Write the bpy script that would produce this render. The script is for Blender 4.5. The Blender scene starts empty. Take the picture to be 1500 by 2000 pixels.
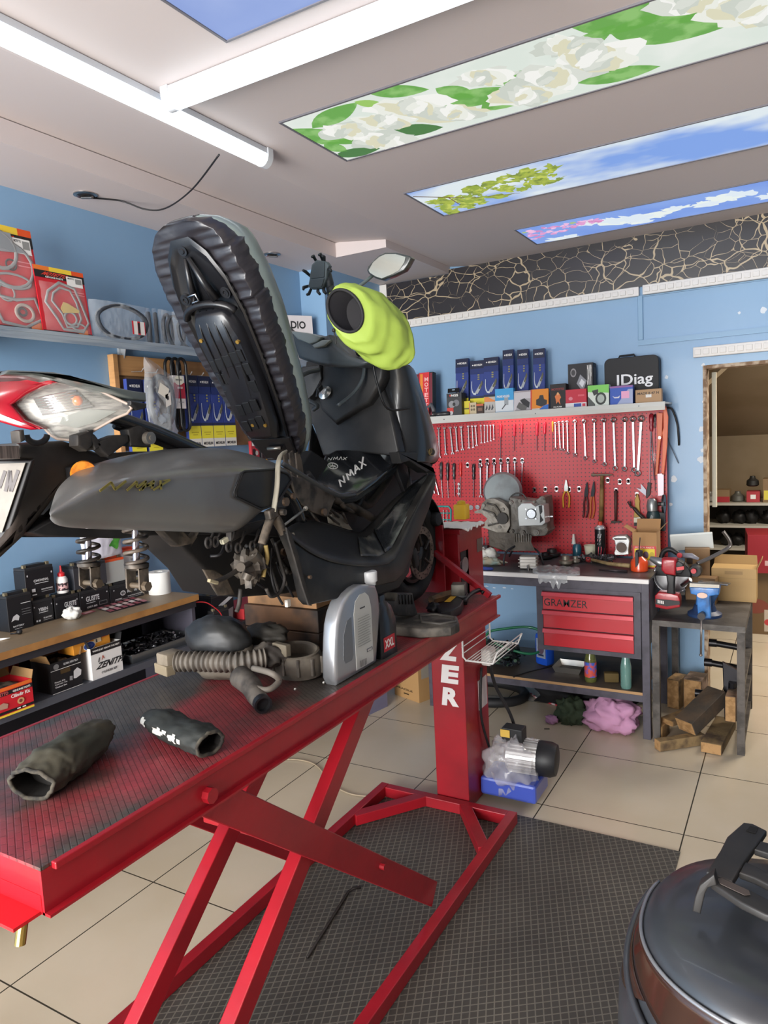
import bpy, bmesh, random
from math import *
from mathutils import Vector, Matrix, Euler, noise
random.seed(7)
D = bpy.data; SC = bpy.context.scene; COL = SC.collection
V = Vector
# ---------------- camera, world, exposure ----------------
FPX = 1402.2; YAW, PIT, ROL = 0.5241074, 0.10321195, -0.05173055
CF = V((-sin(YAW)*cos(PIT), cos(YAW)*cos(PIT), -sin(PIT))); _r = V((cos(YAW), sin(YAW), 0)); _u = _r.cross(CF)
CR = _r*cos(ROL)+_u*sin(ROL); CU = -_r*sin(ROL)+_u*cos(ROL); CO = V((0, 0, 1.7))
cd = D.cameras.new('camera'); cam = D.objects.new('camera', cd); COL.objects.link(cam)
cd.sensor_fit = 'HORIZONTAL'; cd.sensor_width = 36; cd.lens = FPX/1500*36; cd.clip_start = .02
cam.matrix_world = Matrix((( CR.x, CU.x, -CF.x, 0), (CR.y, CU.y, -CF.y, 0), (CR.z, CU.z, -CF.z, 1.7), (0, 0, 0, 1)))
SC.camera = cam
vs = SC.view_settings; vs.view_transform = 'Standard'; vs.look = 'None'; vs.exposure = 0.22; vs.gamma = 1; vs.use_curve_mapping = False
w = D.worlds.new('world'); SC.world = w; w.use_nodes = True
w.node_tree.nodes['Background'].inputs[0].default_value = (1, .985, .96, 1); w.node_tree.nodes['Background'].inputs[1].default_value = 2.6
def area(name, loc, rot, sx, sy, power, col=(1, 1, 1)):
    l = D.lights.new(name, 'AREA'); l.shape = 'RECTANGLE'; l.size = sx; l.size_y = sy; l.energy = power; l.color = col
    o = D.objects.new(name, l); COL.objects.link(o); o.location = loc; o.rotation_euler = rot; return o
area('shopfront_daylight', (-1.35, -2.9, 1.5), (radians(95), 0, 0), 2.8, 2.4, 390, (1, .99, .975))
area('back_room_fill', (.7, 5.3, 2.25), (0, 0, 0), 1.0, .7, 62, (1, .9, .76))  # added fill lamp that brightens the store room, no source there
TUBE_E = 2.4; PANEL_E = .84
# measuring: the point of the place seen at photo pixel (px, py) on the plane X=.., Y=.. or Z=..
def P(px, py, X=None, Y=None, Z=None):
    d = (px-750)/FPX*CR-(py-1000)/FPX*CU+CF
    i, v = (0, X) if X is not None else (1, Y) if Y is not None else (2, Z)
    return CO+d*((v-CO[i])/d[i])
# ---------------- materials ----------------
def lin(c):
    if isinstance(c, str):
        c = c.lstrip('#'); c = [int(c[i:i+2], 16)/255 for i in (0, 2, 4)]
    return tuple(x/12.92 if x <= .04045 else ((x+.055)/1.055)**2.4 for x in c)+(1,)
MC = {}
def mat(col, rough=.5, metal=0, coat=0, alpha=1, trans=0, emit=0, bump=0, bscale=60, mix=None, mscale=6, mlo=.45, mhi=.6, mstretch=(1, 1, 1), spec=.5, ior=1.45, detail=4, bstretch=(1,1,1)):
    k = (col, rough, metal, coat, alpha, trans, emit, bump, bscale, mix, mscale, mlo, mhi, mstretch, spec, detail, bstretch)
    if k in MC: return MC[k]
    m = D.materials.new('mat_'+str(len(MC))); m.use_nodes = True; nt = m.node_tree; b = nt.nodes['Principled BSDF']; I = b.inputs
    I['Base Color'].default_value = lin(col); I['Roughness'].default_value = rough; I['Metallic'].default_value = metal
    I['Coat Weight'].default_value = coat; I['Coat Roughness'].default_value = .08; I['Alpha'].default_value = alpha; I['Transmission Weight'].default_value = trans
    I['Specular IOR Level'].default_value = spec; I['IOR'].default_value = ior
    if emit: I['Emission Color'].default_value = lin(col); I['Emission Strength'].default_value = emit
    tc = None
    if mix or bump:
        tc = nt.nodes.new('ShaderNodeTexCoord')
    if mix:
        mp = nt.nodes.new('ShaderNodeMapping'); mp.inputs['Scale'].default_value = mstretch; nt.links.new(tc.outputs['Object'], mp.inputs[0])
        n = nt.nodes.new('ShaderNodeTexNoise'); n.inputs['Scale'].default_value = mscale; n.inputs['Detail'].default_value = detail; nt.links.new(mp.outputs[0], n.inputs[0])
        r = nt.nodes.new('ShaderNodeValToRGB'); r.color_ramp.elements[0].position = mlo; r.color_ramp.elements[1].position = mhi
        r.color_ramp.elements[0].color = lin(col); r.color_ramp.elements[1].color = lin(mix)
        nt.links.new(n.outputs[0], r.inputs[0]); nt.links.new(r.outputs[0], I['Base Color'])
        if emit: nt.links.new(r.outputs[0], I['Emission Color'])
    if bump:
        mp = nt.nodes.new('ShaderNodeMapping'); mp.inputs['Scale'].default_value = bstretch; nt.links.new(tc.outputs['Object'], mp.inputs[0])
        n = nt.nodes.new('ShaderNodeTexNoise'); n.inputs['Scale'].default_value = bscale; nt.links.new(mp.outputs[0], n.inputs[0])
        q = nt.nodes.new('ShaderNodeBump'); q.inputs['Strength'].default_value = bump; q.inputs['Distance'].default_value = .01
        nt.links.new(n.outputs[0], q.inputs['Height']); nt.links.new(q.outputs[0], I['Normal'])
    MC[k] = m; return m
def M(c, r=.5, **k): return mat(c, r, **k)
# ---------------- mesh building ----------------
class MB:
    def __init__(s): s.b = bmesh.new(); s.m = []; s.cur = 0
    def use(s, m):
        if m not in s.m: s.m.append(m)
        s.cur = s.m.index(m); return s
    def face(s, pts):
        try:
            f = s.b.faces.new([s.b.verts.new(p) for p in pts]); f.material_index = s.cur; return f
        except ValueError: return None
    def _f(s, vs):
        try: f = s.b.faces.new(vs); f.material_index = s.cur; return f
        except ValueError: return None
    def box(s, c, d, rot=None, bev=0):
        c = V(c); R = (rot if isinstance(rot, Matrix) else Euler(rot or (0, 0, 0)).to_matrix())
        vs = [s.b.verts.new(c+R@V((x*d[0]/2, y*d[1]/2, z*d[2]/2))) for x in (-1, 1) for y in (-1, 1) for z in (-1, 1)]
        fs = [s._f([vs[i] for i in q]) for q in ((0, 1, 3, 2), (4, 6, 7, 5), (0, 4, 5, 1), (2, 3, 7, 6), (0, 2, 6, 4), (1, 5, 7, 3))]
        if bev:
            es = list({e for f in fs for e in f.edges})
            r = bmesh.ops.bevel(s.b, geom=es, offset=bev, segments=2, affect='EDGES', profile=.5)
            for f in r['faces']: f.material_index = s.cur
        return s
    def bb(s, lo, hi, bev=0):
        return s.box([(a+b)/2 for a, b in zip(lo, hi)], [abs(b-a) for a, b in zip(lo, hi)], None, bev)
    def cyl(s, p, q, r, r2=None, n=16, caps=True):
        p = V(p); q = V(q); d = (q-p).normalized(); a = d.orthogonal().normalized(); b = d.cross(a); r2 = r if r2 is None else r2
        A = [s.b.verts.new(p+(a*cos(t)+b*sin(t))*r) for t in [2*pi*i/n for i in range(n)]]
        B = [s.b.verts.new(q+(a*cos(t)+b*sin(t))*r2) for t in [2*pi*i/n for i in range(n)]]
        for i in range(n): s._f([A[i], A[(i+1) % n], B[(i+1) % n], B[i]])
        if caps: s._f(A[::-1]); s._f(B)
        return s
    def tube(s, pts, r, n=10, caps=True, flat=1.0, up=None, closed=False):
        pts = [V(p) for p in pts]; N = len(pts); rs = r if isinstance(r, (list, tuple)) else [r]*N; rings = []; prev = None
        for i, p in enumerate(pts):
            t = (pts[min(i+1, N-1)]-pts[max(i-1, 0)]) if not closed else (pts[(i+1) % N]-pts[i-1])
            t = t.normalized() if t.length > 1e-9 else V((0, 0, 1))
            if up is not None: a = t.cross(V(up)).normalized() if t.cross(V(up)).length > 1e-6 else t.orthogonal().normalized()
            elif prev is None: a = t.orthogonal().normalized()
            else: a = (prev-t*prev.dot(t)); a = a.normalized() if a.length > 1e-6 else t.orthogonal().normalized()
            prev = a; b = t.cross(a)
            rings.append([s.b.verts.new(p+(a*cos(x)+b*sin(x)*flat)*rs[i]) for x in [2*pi*j/n+pi/n for j in range(n)]])
        for i in range(N if closed else N-1):
            A = rings[i]; B = rings[(i+1) % N]
            for j in range(n): s._f([A[j], A[(j+1) % n], B[(j+1) % n], B[j]])
        if caps and not closed: s._f(rings[0][::-1]); s._f(rings[-1])
        return s
    def lathe(s, prof, o, ax=(0, 0, 1), n=24, sx=1, sy=1, xd=None):
        o = V(o); ax = V(ax).normalized(); a = V(xd).normalized() if xd else (V((1, 0, 0)) if abs(ax.z) > .99 else ax.orthogonal().normalized()); b = ax.cross(a); rings = []
        for r, h in prof:
            rings.append([s.b.verts.new(o+ax*h+a*cos(t)*r*sx+b*sin(t)*r*sy) for t in [2*pi*i/n for i in range(n)]])
        for A, B in zip(rings, rings[1:]):
            for j in range(n): s._f([A[j], A[(j+1) % n], B[(j+1) % n], B[j]])
        s._f(rings[0][::-1]); s._f(rings[-1]); return s
    def prism(s, pts, v, bev=0):
        v = V(v); A = [s.b.verts.new(V(p)) for p in pts]; B = [s.b.verts.new(V(p)+v) for p in pts]; n = len(A)
        fs = [s._f(A[::-1]), s._f(B)]+[s._f([A[i], A[(i+1) % n], B[(i+1) % n], B[i]]) for i in range(n)]
        fs = [f for f in fs if f]
        bmesh.ops.recalc_face_normals(s.b, faces=fs)
        if bev:
            es = list({e for f in fs[:2] for e in f.edges})
            r = bmesh.ops.bevel(s.b, geom=es, offset=bev, segments=3, affect='EDGES', profile=.5)
            for f in r['faces']: f.material_index = s.cur
        return s
    def loft(s, rings, caps=True, closed=True):
        R = [[s.b.verts.new(V(p)) for p in r] for r in rings]; n = len(R[0])
        for A, B in zip(R, R[1:]):
            for j in range(n if closed else n-1): s._f([A[j], A[(j+1) % n], B[(j+1) % n], B[j]])
        if caps and closed: s._f(R[0][::-1]); s._f(R[-1])
        return s
    def grid(s, P0, nu, nv):   # P0(u,v) -> point
        G = [[s.b.verts.new(P0(i/nu, j/nv)) for j in range(nv+1)] for i in range(nu+1)]
        for i in range(nu):
            for j in range(nv): s._f([G[i][j], G[i+1][j], G[i+1][j+1], G[i][j+1]])
        return s
    def ball(s, c, r, n=16, sc=(1, 1, 1)):
        c = V(c); k = n//2
        rings = [[c+V((r*sin(pi*i/k)*cos(2*pi*j/n)*sc[0], r*sin(pi*i/k)*sin(2*pi*j/n)*sc[1], r*cos(pi*i/k)*sc[2])) for j in range(n)] for i in range(1, k)]
        R = [[s.b.verts.new(p) for p in q] for q in rings]; t = s.b.verts.new(c+V((0, 0, r*sc[2]))); u = s.b.verts.new(c-V((0, 0, r*sc[2])))
        for A, B in zip(R, R[1:]):
            for j in range(n): s._f([A[j], A[(j+1) % n], B[(j+1) % n], B[j]])
        for j in range(n): s._f([t, R[0][(j+1) % n], R[0][j]][::-1]); s._f([u, R[-1][j], R[-1][(j+1) % n]][::-1])
        return s
    def build(s, name, m=None, parent=None, smooth=False, sub=0, solid=0, bevel=0, ang=40, off=0):
        me = D.meshes.new(name); bmesh.ops.recalc_face_normals(s.b, faces=s.b.faces) if not solid else None
        s.b.to_mesh(me); s.b.free()
        if m is not None and not s.m: s.m = [m]
        for x in s.m: me.materials.append(x)
        o = D.objects.new(name, me); COL.objects.link(o)
        if smooth:
            for p in me.polygons: p.use_smooth = True
            if smooth != 2: me.set_sharp_from_angle(angle=radians(ang))
        if solid: q = o.modifiers.new('solid', 'SOLIDIFY'); q.thickness = solid; q.offset = off
        if bevel: q = o.modifiers.new('bevel', 'BEVEL'); q.width = bevel; q.segments = 2; q.limit_method = 'ANGLE'
        if sub: q = o.modifiers.new('sub', 'SUBSURF'); q.levels = q.render_levels = sub
        if parent is not None:
            o.parent = parent; o.matrix_parent_inverse = wm(parent).inverted()
        return o
def wm(o):
    return o.matrix_basis if o.parent is None else wm(o.parent)@o.matrix_parent_inverse@o.matrix_basis
def tag(o, label=None, cat=None, group=None, kind=None):
    if label: o['label'] = label
    if cat: o['category'] = cat
    if group: o['group'] = group
    if kind: o['kind'] = kind
    return o
def thing(name, label, cat, loc=(0, 0, 0), group=None, rz=0):
    o = D.objects.new(name, None); COL.objects.link(o); o.location = loc; o.rotation_euler = (0, 0, rz); o.empty_display_size = .05
    return tag(o, label, cat, group)
def one(mb, name, label, cat, m=None, group=None, **k):
    return tag(mb.build(name, m, None, **k), label, cat, group)
def struct(mb, name, m=None, parent=None, **k):
    o = mb.build(name, m, parent, **k)
    if parent is None: o['kind'] = 'structure'
    return o
def dup(r, loc, rz=0, label=None, group=None, parent=None):
    c = r.copy(); COL.objects.link(c)
    if parent is None:
        c.location = loc; c.rotation_euler = (0, 0, rz)
        if label: c['label'] = label
        if group: c['group'] = group
    else: c.parent = parent
    for ch in list(r.children): dup(ch, None, parent=c)
    return c
# text as mesh faces placed in a frame: origin o, unit axes ux (reading direction) and uy (up)
TX = {}
def text_tris(t, bold=.0):
    k = (t, bold)
    if k not in TX:
        cu = D.curves.new('t', 'FONT'); cu.body = t; cu.size = 1; cu.offset = bold; cu.resolution_u = 3
        o = D.objects.new('t', cu); me = o.to_mesh()
        vs = [v.co.copy() for v in me.vertices]; fs = [list(p.vertices) for p in me.polygons]
        x0 = min((v.x for v in vs), default=0); x1 = max((v.x for v in vs), default=1)
        y0 = min((v.y for v in vs), default=0); y1 = max((v.y for v in vs), default=1)
        TX[k] = ([((v.x-x0)/(x1-x0), (v.y-y0)/(y1-y0)) for v in vs], fs); o.to_mesh_clear(); D.objects.remove(o); D.curves.remove(cu)
    return TX[k]
def text(mb, t, o, ux, uy, m, bold=.02, slant=0):    # ux, uy span the full width and height
    vs, fs = text_tris(t, bold); mb.use(m); o = V(o); ux = V(ux); uy = V(uy)
    Q = [mb.b.verts.new(o+ux*(x+slant*y)+uy*y) for x, y in vs]
    for f in fs: mb._f([Q[i] for i in f])
def decor(mb, o, ux, uy, specs, lift=.0006):
    # o: corner of a face, ux/uy: full width / height vectors, specs in 0..1 face units
    o = V(o); ux = V(ux); uy = V(uy); n = ux.cross(uy).normalized()
    for i, s in enumerate(specs):
        oo = o+n*lift*(1+i*.6)
        if s[0] == 'r':
            _, x0, y0, x1, y1, c = s; mb.use(c if not isinstance(c, str) else M(c, .5)); mb.face([oo+ux*x+uy*y for x, y in ((x0, y0), (x1, y0), (x1, y1), (x0, y1))])
        elif s[0] == 'p':
            mb.use(M(s[2], .5)); mb.face([oo+ux*x+uy*y for x, y in s[1]])
        elif s[0] == 'c':
            _, x, y, r, c = s[:5]; rr = s[5] if len(s) > 5 else r; mb.use(M(c, .5)); mb.face([oo+ux*(x+r*cos(t))+uy*(y+rr*sin(t)) for t in [2*pi*i/16 for i in range(16)]])
        elif s[0] == 't':
            _, t, x0, y0, x1, y1, c = s[:7]; text(mb, t, oo+ux*x0+uy*y0, ux*(x1-x0), uy*(y1-y0), M(c, .5), .03, s[7] if len(s) > 7 else 0)
def carton(name, label, cat, p, w, d, h, col, front=(), yaw=0, tilt=0, side=(), top=(), group=None, m=None, bev=.001, rough=.55, topcol=None, roll=0):
    # p: bottom left front corner; +x right, +y back, +z up before yaw; tilt leans the top backwards
    R = Matrix.Rotation(yaw, 3, 'Z')@Matrix.Rotation(-tilt, 3, 'X')@Matrix.Rotation(roll, 3, 'Y'); p = V(p); X, Y, Z = R@V((1, 0, 0)), R@V((0, 1, 0)), R@V((0, 0, 1))
    mb = MB(); mm = m or M(col, rough); mb.use(mm); mb.box(p+X*w/2+Y*d/2+Z*h/2, (w, d, h), R, bev)
    decor(mb, p, X*w, Z*h, front); decor(mb, p+X*w, Y*d, Z*h, side); decor(mb, p+Z*h, X*w, Y*d, top)
    return one(mb, name, label, cat, group=group)
# ---------------- setting ----------------
XL, YB, ZC, ZS = -2.83, 4.7, 2.83, 2.805
WB = '#83a6c6'
wallm = mat(WB, .45, mix='#7b9fc1', mscale=1.2, mlo=.3, mhi=.8, bump=.05, bscale=25, coat=.1)
ceilm = mat('#cabfbc', .6, bump=.03, bscale=6); soffm = ceilm
# floor: 60 cm glossy beige tiles with dark joints
fm = D.materials.new('floor_tiles'); fm.use_nodes = True; nt = fm.node_tree; b = nt.nodes['Principled BSDF']
tc = nt.nodes.new('ShaderNodeTexCoord'); mp = nt.nodes.new('ShaderNodeMapping'); mp.inputs['Location'].default_value = (.395, -.025, 0)
br = nt.nodes.new('ShaderNodeTexBrick'); br.offset = 0; br.inputs['Scale'].default_value = 1; br.inputs['Brick Width'].default_value = .6; br.inputs['Row Height'].default_value = .6; br.inputs['Mortar Size'].default_value = .0028; br.inputs['Mortar Smooth'].default_value = .1
ns = nt.nodes.new('ShaderNodeTexNoise'); ns.inputs['Scale'].default_value = 3; ns.inputs['Detail'].default_value = 6; rp = nt.nodes.new('ShaderNodeValToRGB'); rp.color_ramp.elements[0].position = .3; rp.color_ramp.elements[1].position = .7
rp.color_ramp.elements[0].color = lin('#c2b49c'); rp.color_ramp.elements[1].color = lin('#cabda8')
nt.links.new(tc.outputs['Object'], mp.inputs[0]); nt.links.new(mp.outputs[0], br.inputs['Vector']); nt.links.new(tc.outputs['Object'], ns.inputs[0]); nt.links.new(ns.outputs[0], rp.inputs[0])
nt.links.new(rp.outputs[0], br.inputs['Color1']); nt.links.new(rp.outputs[0], br.inputs['Color2']); br.inputs['Mortar'].default_value = lin('#3e3930'); nt.links.new(br.outputs[0], b.inputs['Base Color'])
b.inputs['Roughness'].default_value = .22; b.inputs['Specular IOR Level'].default_value = .4
mb = MB(); mb.bb((XL-.1, -3, -.1), (3, 8.2, 0)); struct(mb, 'floor', fm)
mb = MB(); mb.bb((XL-.12, -3, 0), (XL, 4.0, 3.1)); struct(mb, 'wall_left', wallm)
mb = MB(); mb.bb((XL, 3.95, 0), (-2.64, YB, 3.1)); struct(mb, 'wall_pier', wallm)
DX0, DX1, DZ = -.485, .62, 2.026
mb = MB(); mb.bb((-2.64, YB, 0), (DX0, YB+.12, 3.1)); mb.bb((DX1, YB, 0), (3, YB+.12, 3.1)); mb.bb((DX0, YB, DZ), (DX1, YB+.12, 3.1)); struct(mb, 'wall_back', wallm)
mb = MB(); mb.bb((3, -3, 0), (3.1, 8.2, 3.1)); struct(mb, 'wall_right', M('#6f7276', .6))
mb = MB(); mb.bb((.05, -3.1, 0), (3, -3, 3.1)); struct(mb, 'wall_front_blocker', M('#6f7276', .6))  # unseen wall added so that daylight enters only by the left half
mb = MB(); mb.bb((XL-.1, -3, 2.98), (3, YB, 3.1)); mb.bb((-1.93, -3, ZC), (3, YB, 2.98)); 
mb.prism([(-1.93, -3, ZC), (-1.93, -3, 2.98), (-2.7, -3, 2.98), (-2.7, -3, 2.925)], (0, YB+3, 0)); struct(mb, 'ceiling', ceilm)
mb = MB(); pts = [(XL, -3), (-2.44, -3), (-2.44, 3.8), (-2.09, 3.8), (-2.09, YB), (-2.64, YB), (-2.64, 3.95), (XL, 3.95)]
mb.prism([(x, y, ZS) for x, y in pts], (0, 0, .085)); struct(mb, 'ceiling_soffit', M('#cdc2c0', .6))
mb = MB(); mb.bb((-2.5, 3.83, ZS+.086), (-2.28, 3.95, 2.979)); struct(mb, 'ceiling_block', M('#bfb5b0', .6))
# marble strip, cornices
mm = D.materials.new('black_marble'); mm.use_nodes = True; nt = mm.node_tree; b = nt.nodes['Principled BSDF']; tc = nt.nodes.new('ShaderNodeTexCoord')
def veins(scale, lo, seed):
    n0 = nt.nodes.new('ShaderNodeTexNoise'); n0.inputs['Scale'].default_value = 2.5; n0.inputs['Detail'].default_value = 3
    mx = nt.nodes.new('ShaderNodeMixRGB'); mx.inputs[0].default_value = .22; mp = nt.nodes.new('ShaderNodeMapping'); mp.inputs['Location'].default_value = (seed, seed*2, seed); mp.inputs['Scale'].default_value = (1, 1, 1.3); mp.inputs['Rotation'].default_value = (0, .5, 0)
    nt.links.new(tc.outputs['Object'], mp.inputs[0]); nt.links.new(mp.outputs[0], n0.inputs[0]); nt.links.new(mp.outputs[0], mx.inputs[1]); nt.links.new(n0.outputs[1], mx.inputs[2])
    v = nt.nodes.new('ShaderNodeTexVoronoi'); v.feature = 'DISTANCE_TO_EDGE'; v.inputs['Scale'].default_value = scale; nt.links.new(mx.outputs[0], v.inputs[0])
    n1 = nt.nodes.new('ShaderNodeTexNoise'); n1.inputs['Scale'].default_value = 5; nt.links.new(mp.outputs[0], n1.inputs[0])
    mr = nt.nodes.new('ShaderNodeMapRange'); mr.inputs[1].default_value = .35; mr.inputs[2].default_value = .7; mr.inputs[3].default_value = 0; mr.inputs[4].default_value = lo; nt.links.new(n1.outputs[0], mr.inputs[0])
    lt = nt.nodes.new('ShaderNodeMath'); lt.operation = 'LESS_THAN'; nt.links.new(v.outputs[0], lt.inputs[0]); nt.links.new(mr.outputs[0], lt.inputs[1]); return lt
a_, b_ = veins(5.5, .022, 0), veins(12, .03, 3.3)
mxx = nt.nodes.new('ShaderNodeMath'); mxx.operation = 'MAXIMUM'; nt.links.new(a_.outputs[0], mxx.inputs[0]); nt.links.new(b_.outputs[0], mxx.inputs[1])
cm = nt.nodes.new('ShaderNodeMixRGB'); cm.inputs[1].default_value = lin('#2a282c'); cm.inputs[2].default_value = lin('#b5a386'); nt.links.new(mxx.outputs[0], cm.inputs[0]); nt.links.new(cm.outputs[0], b.inputs['Base Color']); b.inputs['Roughness'].default_value = .3
mb = MB(); mb.bb((-2.09, YB-.02, 2.53), (3, YB, ZC)); mb.bb((-2.60, YB-.02, 2.53), (-2.09, YB, 2.8)); struct(mb, 'wall_marble_strip', mm)
whm = M('#d9d6d2', .5)
def cornice(name, x0, x1, z0, z1, y=YB):
    mb = MB(); mb.bb((x0, y-.035, z0), (x1, y, z1), .004); n = int((x1-x0)/.045)
    for i in range(n): mb.bb((x0+.01+i*.045, y-.042, z0+.014), (x0+.01+i*.045+.033, y-.034, z1-.014), .002)
    struct(mb, name, whm)
cornice('trim_1', -2.62, -.836, 2.475, 2.53); cornice('trim_2', -.815, 2.9, 2.478, 2.535); cornice('trim_3', -.535, 1.2, 2.075, 2.135)
mb = MB(); mb.bb((-2.64, YB-.03, 2.47), (-2.585, YB, 2.8)); struct(mb, 'trim_4', whm)
# raised rectangular moulding painted with the wall
mm2 = M('#7a9fbe', .4); mb = MB(); a0 = -.83; zz = 2.20
mb.bb((a0-.018, YB-.014, zz+.012), (a0+.012, YB, 2.48), .003); mb.bb((a0-.018, YB-.0145, zz-.02), (2.6, YB+.001, zz+.0115)); mb.bb((a0, YB-.011, 2.47), (2.6, YB, 2.476)); struct(mb, 'trim_5', mm2)
# chipped paint and filler spots
mb = MB(); random.seed(5)
for px, py, r in [(1375, 785, .012), (1370, 838, .02), (1372, 880, .012), (1369, 897, .022), (1369, 895, .012), (1316, 936, .02), (1310, 985, .013), (1490, 606, .02), (1444, 611, .009), (1440, 650, .012), (1499, 645, .012), (1302, 737, .012), (1374, 713, .012),
        (950, 1145, .02), (965, 1148, .015), (985, 1148, .02), (1000, 1150, .012)]:
    q = P(px, py, Y=YB-.0015); k = .25 if py > 1100 else 1
    mb.face([q+V((r*cos(t)*random.uniform(.6, 1.1), -.0002*random.random(), r*k*sin(t)*random.uniform(.7, 1.2))) for t in [2*pi*i/11 for i in range(11)]])
struct(mb, 'wall_filler_spots', M('#d5dce2', .7))
# doorway frame and the store room behind
mb = MB(); mb.bb((DX0, YB-.004, 0), (DX0+.02, YB+.13, DZ)); mb.bb((DX0+.021, YB-.004, DZ-.02), (DX1, YB+.13, DZ+.001)); struct(mb, 'door_1', M('#7b6048', .7, mix='#b7a58f', mscale=20))
mb = MB(); mb.bb((DX0+.02, YB+.3, 1.15), (DX0+.045, YB+.33, 2.0)); struct(mb, 'trim_6', M('#e8dfc8', .5))
brm = mat('#7d6a50', .8, mix='#86735a', mscale=2)
mb = MB(); mb.bb((-1.6, 7.4, 0), (3, 7.5, 2.9)); struct(mb, 'wall_storeroom_back', brm)
mb = MB(); mb.bb((-1.7, YB+.12, 0), (-1.6, 7.5, 2.9)); struct(mb, 'wall_storeroom_left', brm)
mb = MB(); mb.prism([(-1.6, YB+.12, 2.62), (-1.6, 7.4, 1.55), (-1.6, 7.4, 1.6), (-1.6, YB+.12, 2.68)], (4.6, 0, 0)); struct(mb, 'ceiling_storeroom', brm)
# ---------------- ceiling lights ----------------
tubem = mat('#e9f6ff', .4, emit=TUBE_E); hsg = M('#c9ccd2', .4); capm = M('#d7dadf', .4)
def tube_light(label, p, q, rz):
    L = (V(q)-V(p)).length; t = thing('tube_light', label, 'ceiling light', p, 'linear tube lights')
    d = (V(q)-V(p)).normalized(); s = d.cross(V((0, 0, 1)))
    R = Matrix((s, d, V((0, 0, 1)))).transposed(); c = (V(p)+V(q))/2
    mb = MB(); mb.box(c+V((0, 0, .03)), (.062, L-.02, .026), R, .002); mb.build('housing', hsg, t)
    mb = MB(); prof = [s*(.033*cos(a))+V((0, 0, .02-.04*sin(a))) for a in [pi*i/10 for i in range(11)]]
    mb.loft([[V(p)+d*.028+k for k in prof], [V(q)-d*.028+k for k in prof]]); mb.build('diffuser', tubem, t, smooth=True)
    for e, g in ((V(p), d), (V(q), -d)):
        prof2 = [s*(.036*cos(a))+V((0, 0, .022-.043*sin(a))) for a in [pi*i/10 for i in range(11)]]+[s*-.036+V((0, 0, .044)), s*.036+V((0, 0, .044))]
        mb = MB(); mb.loft([[e+k for k in prof2], [e+g*.03+k for k in prof2]]); mb.build('end_cap', capm, t, smooth=True)
tube_light('long white tube light running along the left side of the ceiling', (-1.8, 1.1, 2.785), (-1.8, 2.34, 2.785), 0)
tube_light('white tube light crossing the ceiling from the junction towards the right', (-1.74, 1.78, 2.785), (-.52, 1.78, 2.785), 0)
def cable(name, label, cat, pts, r, m, **k):
    mb = MB(); pp = [V(p) for p in pts]; out = []
    n = len(pp)
    for i in range(n-1):
        a, b_, c, d = pp[max(i-1, 0)], pp[i], pp[i+1], pp[min(i+2, n-1)]
        for j in range(6):
            t = j/6; out.append(.5*((2*b_)+(c-a)*t+(2*a-5*b_+4*c-d)*t*t+(3*b_-a-3*c+d)*t**3))
    out.append(pp[-1]); mb.tube(out, r, 6)
    if label is None: return mb.build(name, m, **k)
    return one(mb, name, label, cat, m, smooth=2, **k)
def spl(pts, k=6):
    pp = [V(p) for p in pts]; n = len(pp); out = []
    for i in range(n-1):
        a, b_, c, d = pp[max(i-1, 0)], pp[i], pp[i+1], pp[min(i+2, n-1)]
        for j in range(k):
            t = j/k; out.append(.5*((2*b_)+(c-a)*t+(2*a-5*b_+4*c-d)*t*t+(3*b_-a-3*c+d)*t**3))
    return out+[pp[-1]]
blk = M('#1b1a1c', .5)
cable('ceiling_wire', 'black wire sagging from the round ceiling socket to the tube light', 'wire', [(-2.66, 2.2, 2.795), P(235, 392, X=-2.6), P(285, 409, X=-2.5), P(325, 406, X=-2.4), P(375, 370, X=-2.15), P(428, 302, X=-1.86)], .0035, blk)
cable('ceiling_wire', 'thin pale wire looped on the ceiling beside the tube light junction', 'wire', [P(360, 218, Z=2.826), P(378, 238, Z=2.82), P(400, 255, Z=2.826), P(425, 270, Z=2.826), P(500, 312, Z=2.826)], .003, M('#8b8e94', .5))
for i, (x, y) in enumerate([(-2.66, 2.18), (-2.68, 3.48)]):
    t = thing('downlight_socket', ['round metal ceiling socket with a wire hanging from it', 'small round metal ceiling socket above the DIO box'][i], 'ceiling socket', (x, y, ZS), 'empty recessed ceiling sockets')
    mb = MB(); mb.lathe([(.05, 0), (.05, -.004), (.038, -.008), (.032, -.002), (.032, 0)], (x, y, ZS)); mb.build('rim', M('#b9b4b0', .25, metal=1), t, smooth=True)
    mb = MB(); mb.cyl((x, y, ZS-.001), (x, y, ZS-.004), .03); mb.build('socket', M('#2b2625', .4), t)
    mb = MB(); mb.cyl((x-.025, y, ZS-.008), (x+.03, y+.01, ZS-.016), .007, n=8); mb.build('spring_clip', M('#8d8884', .3, metal=1), t)
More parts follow.
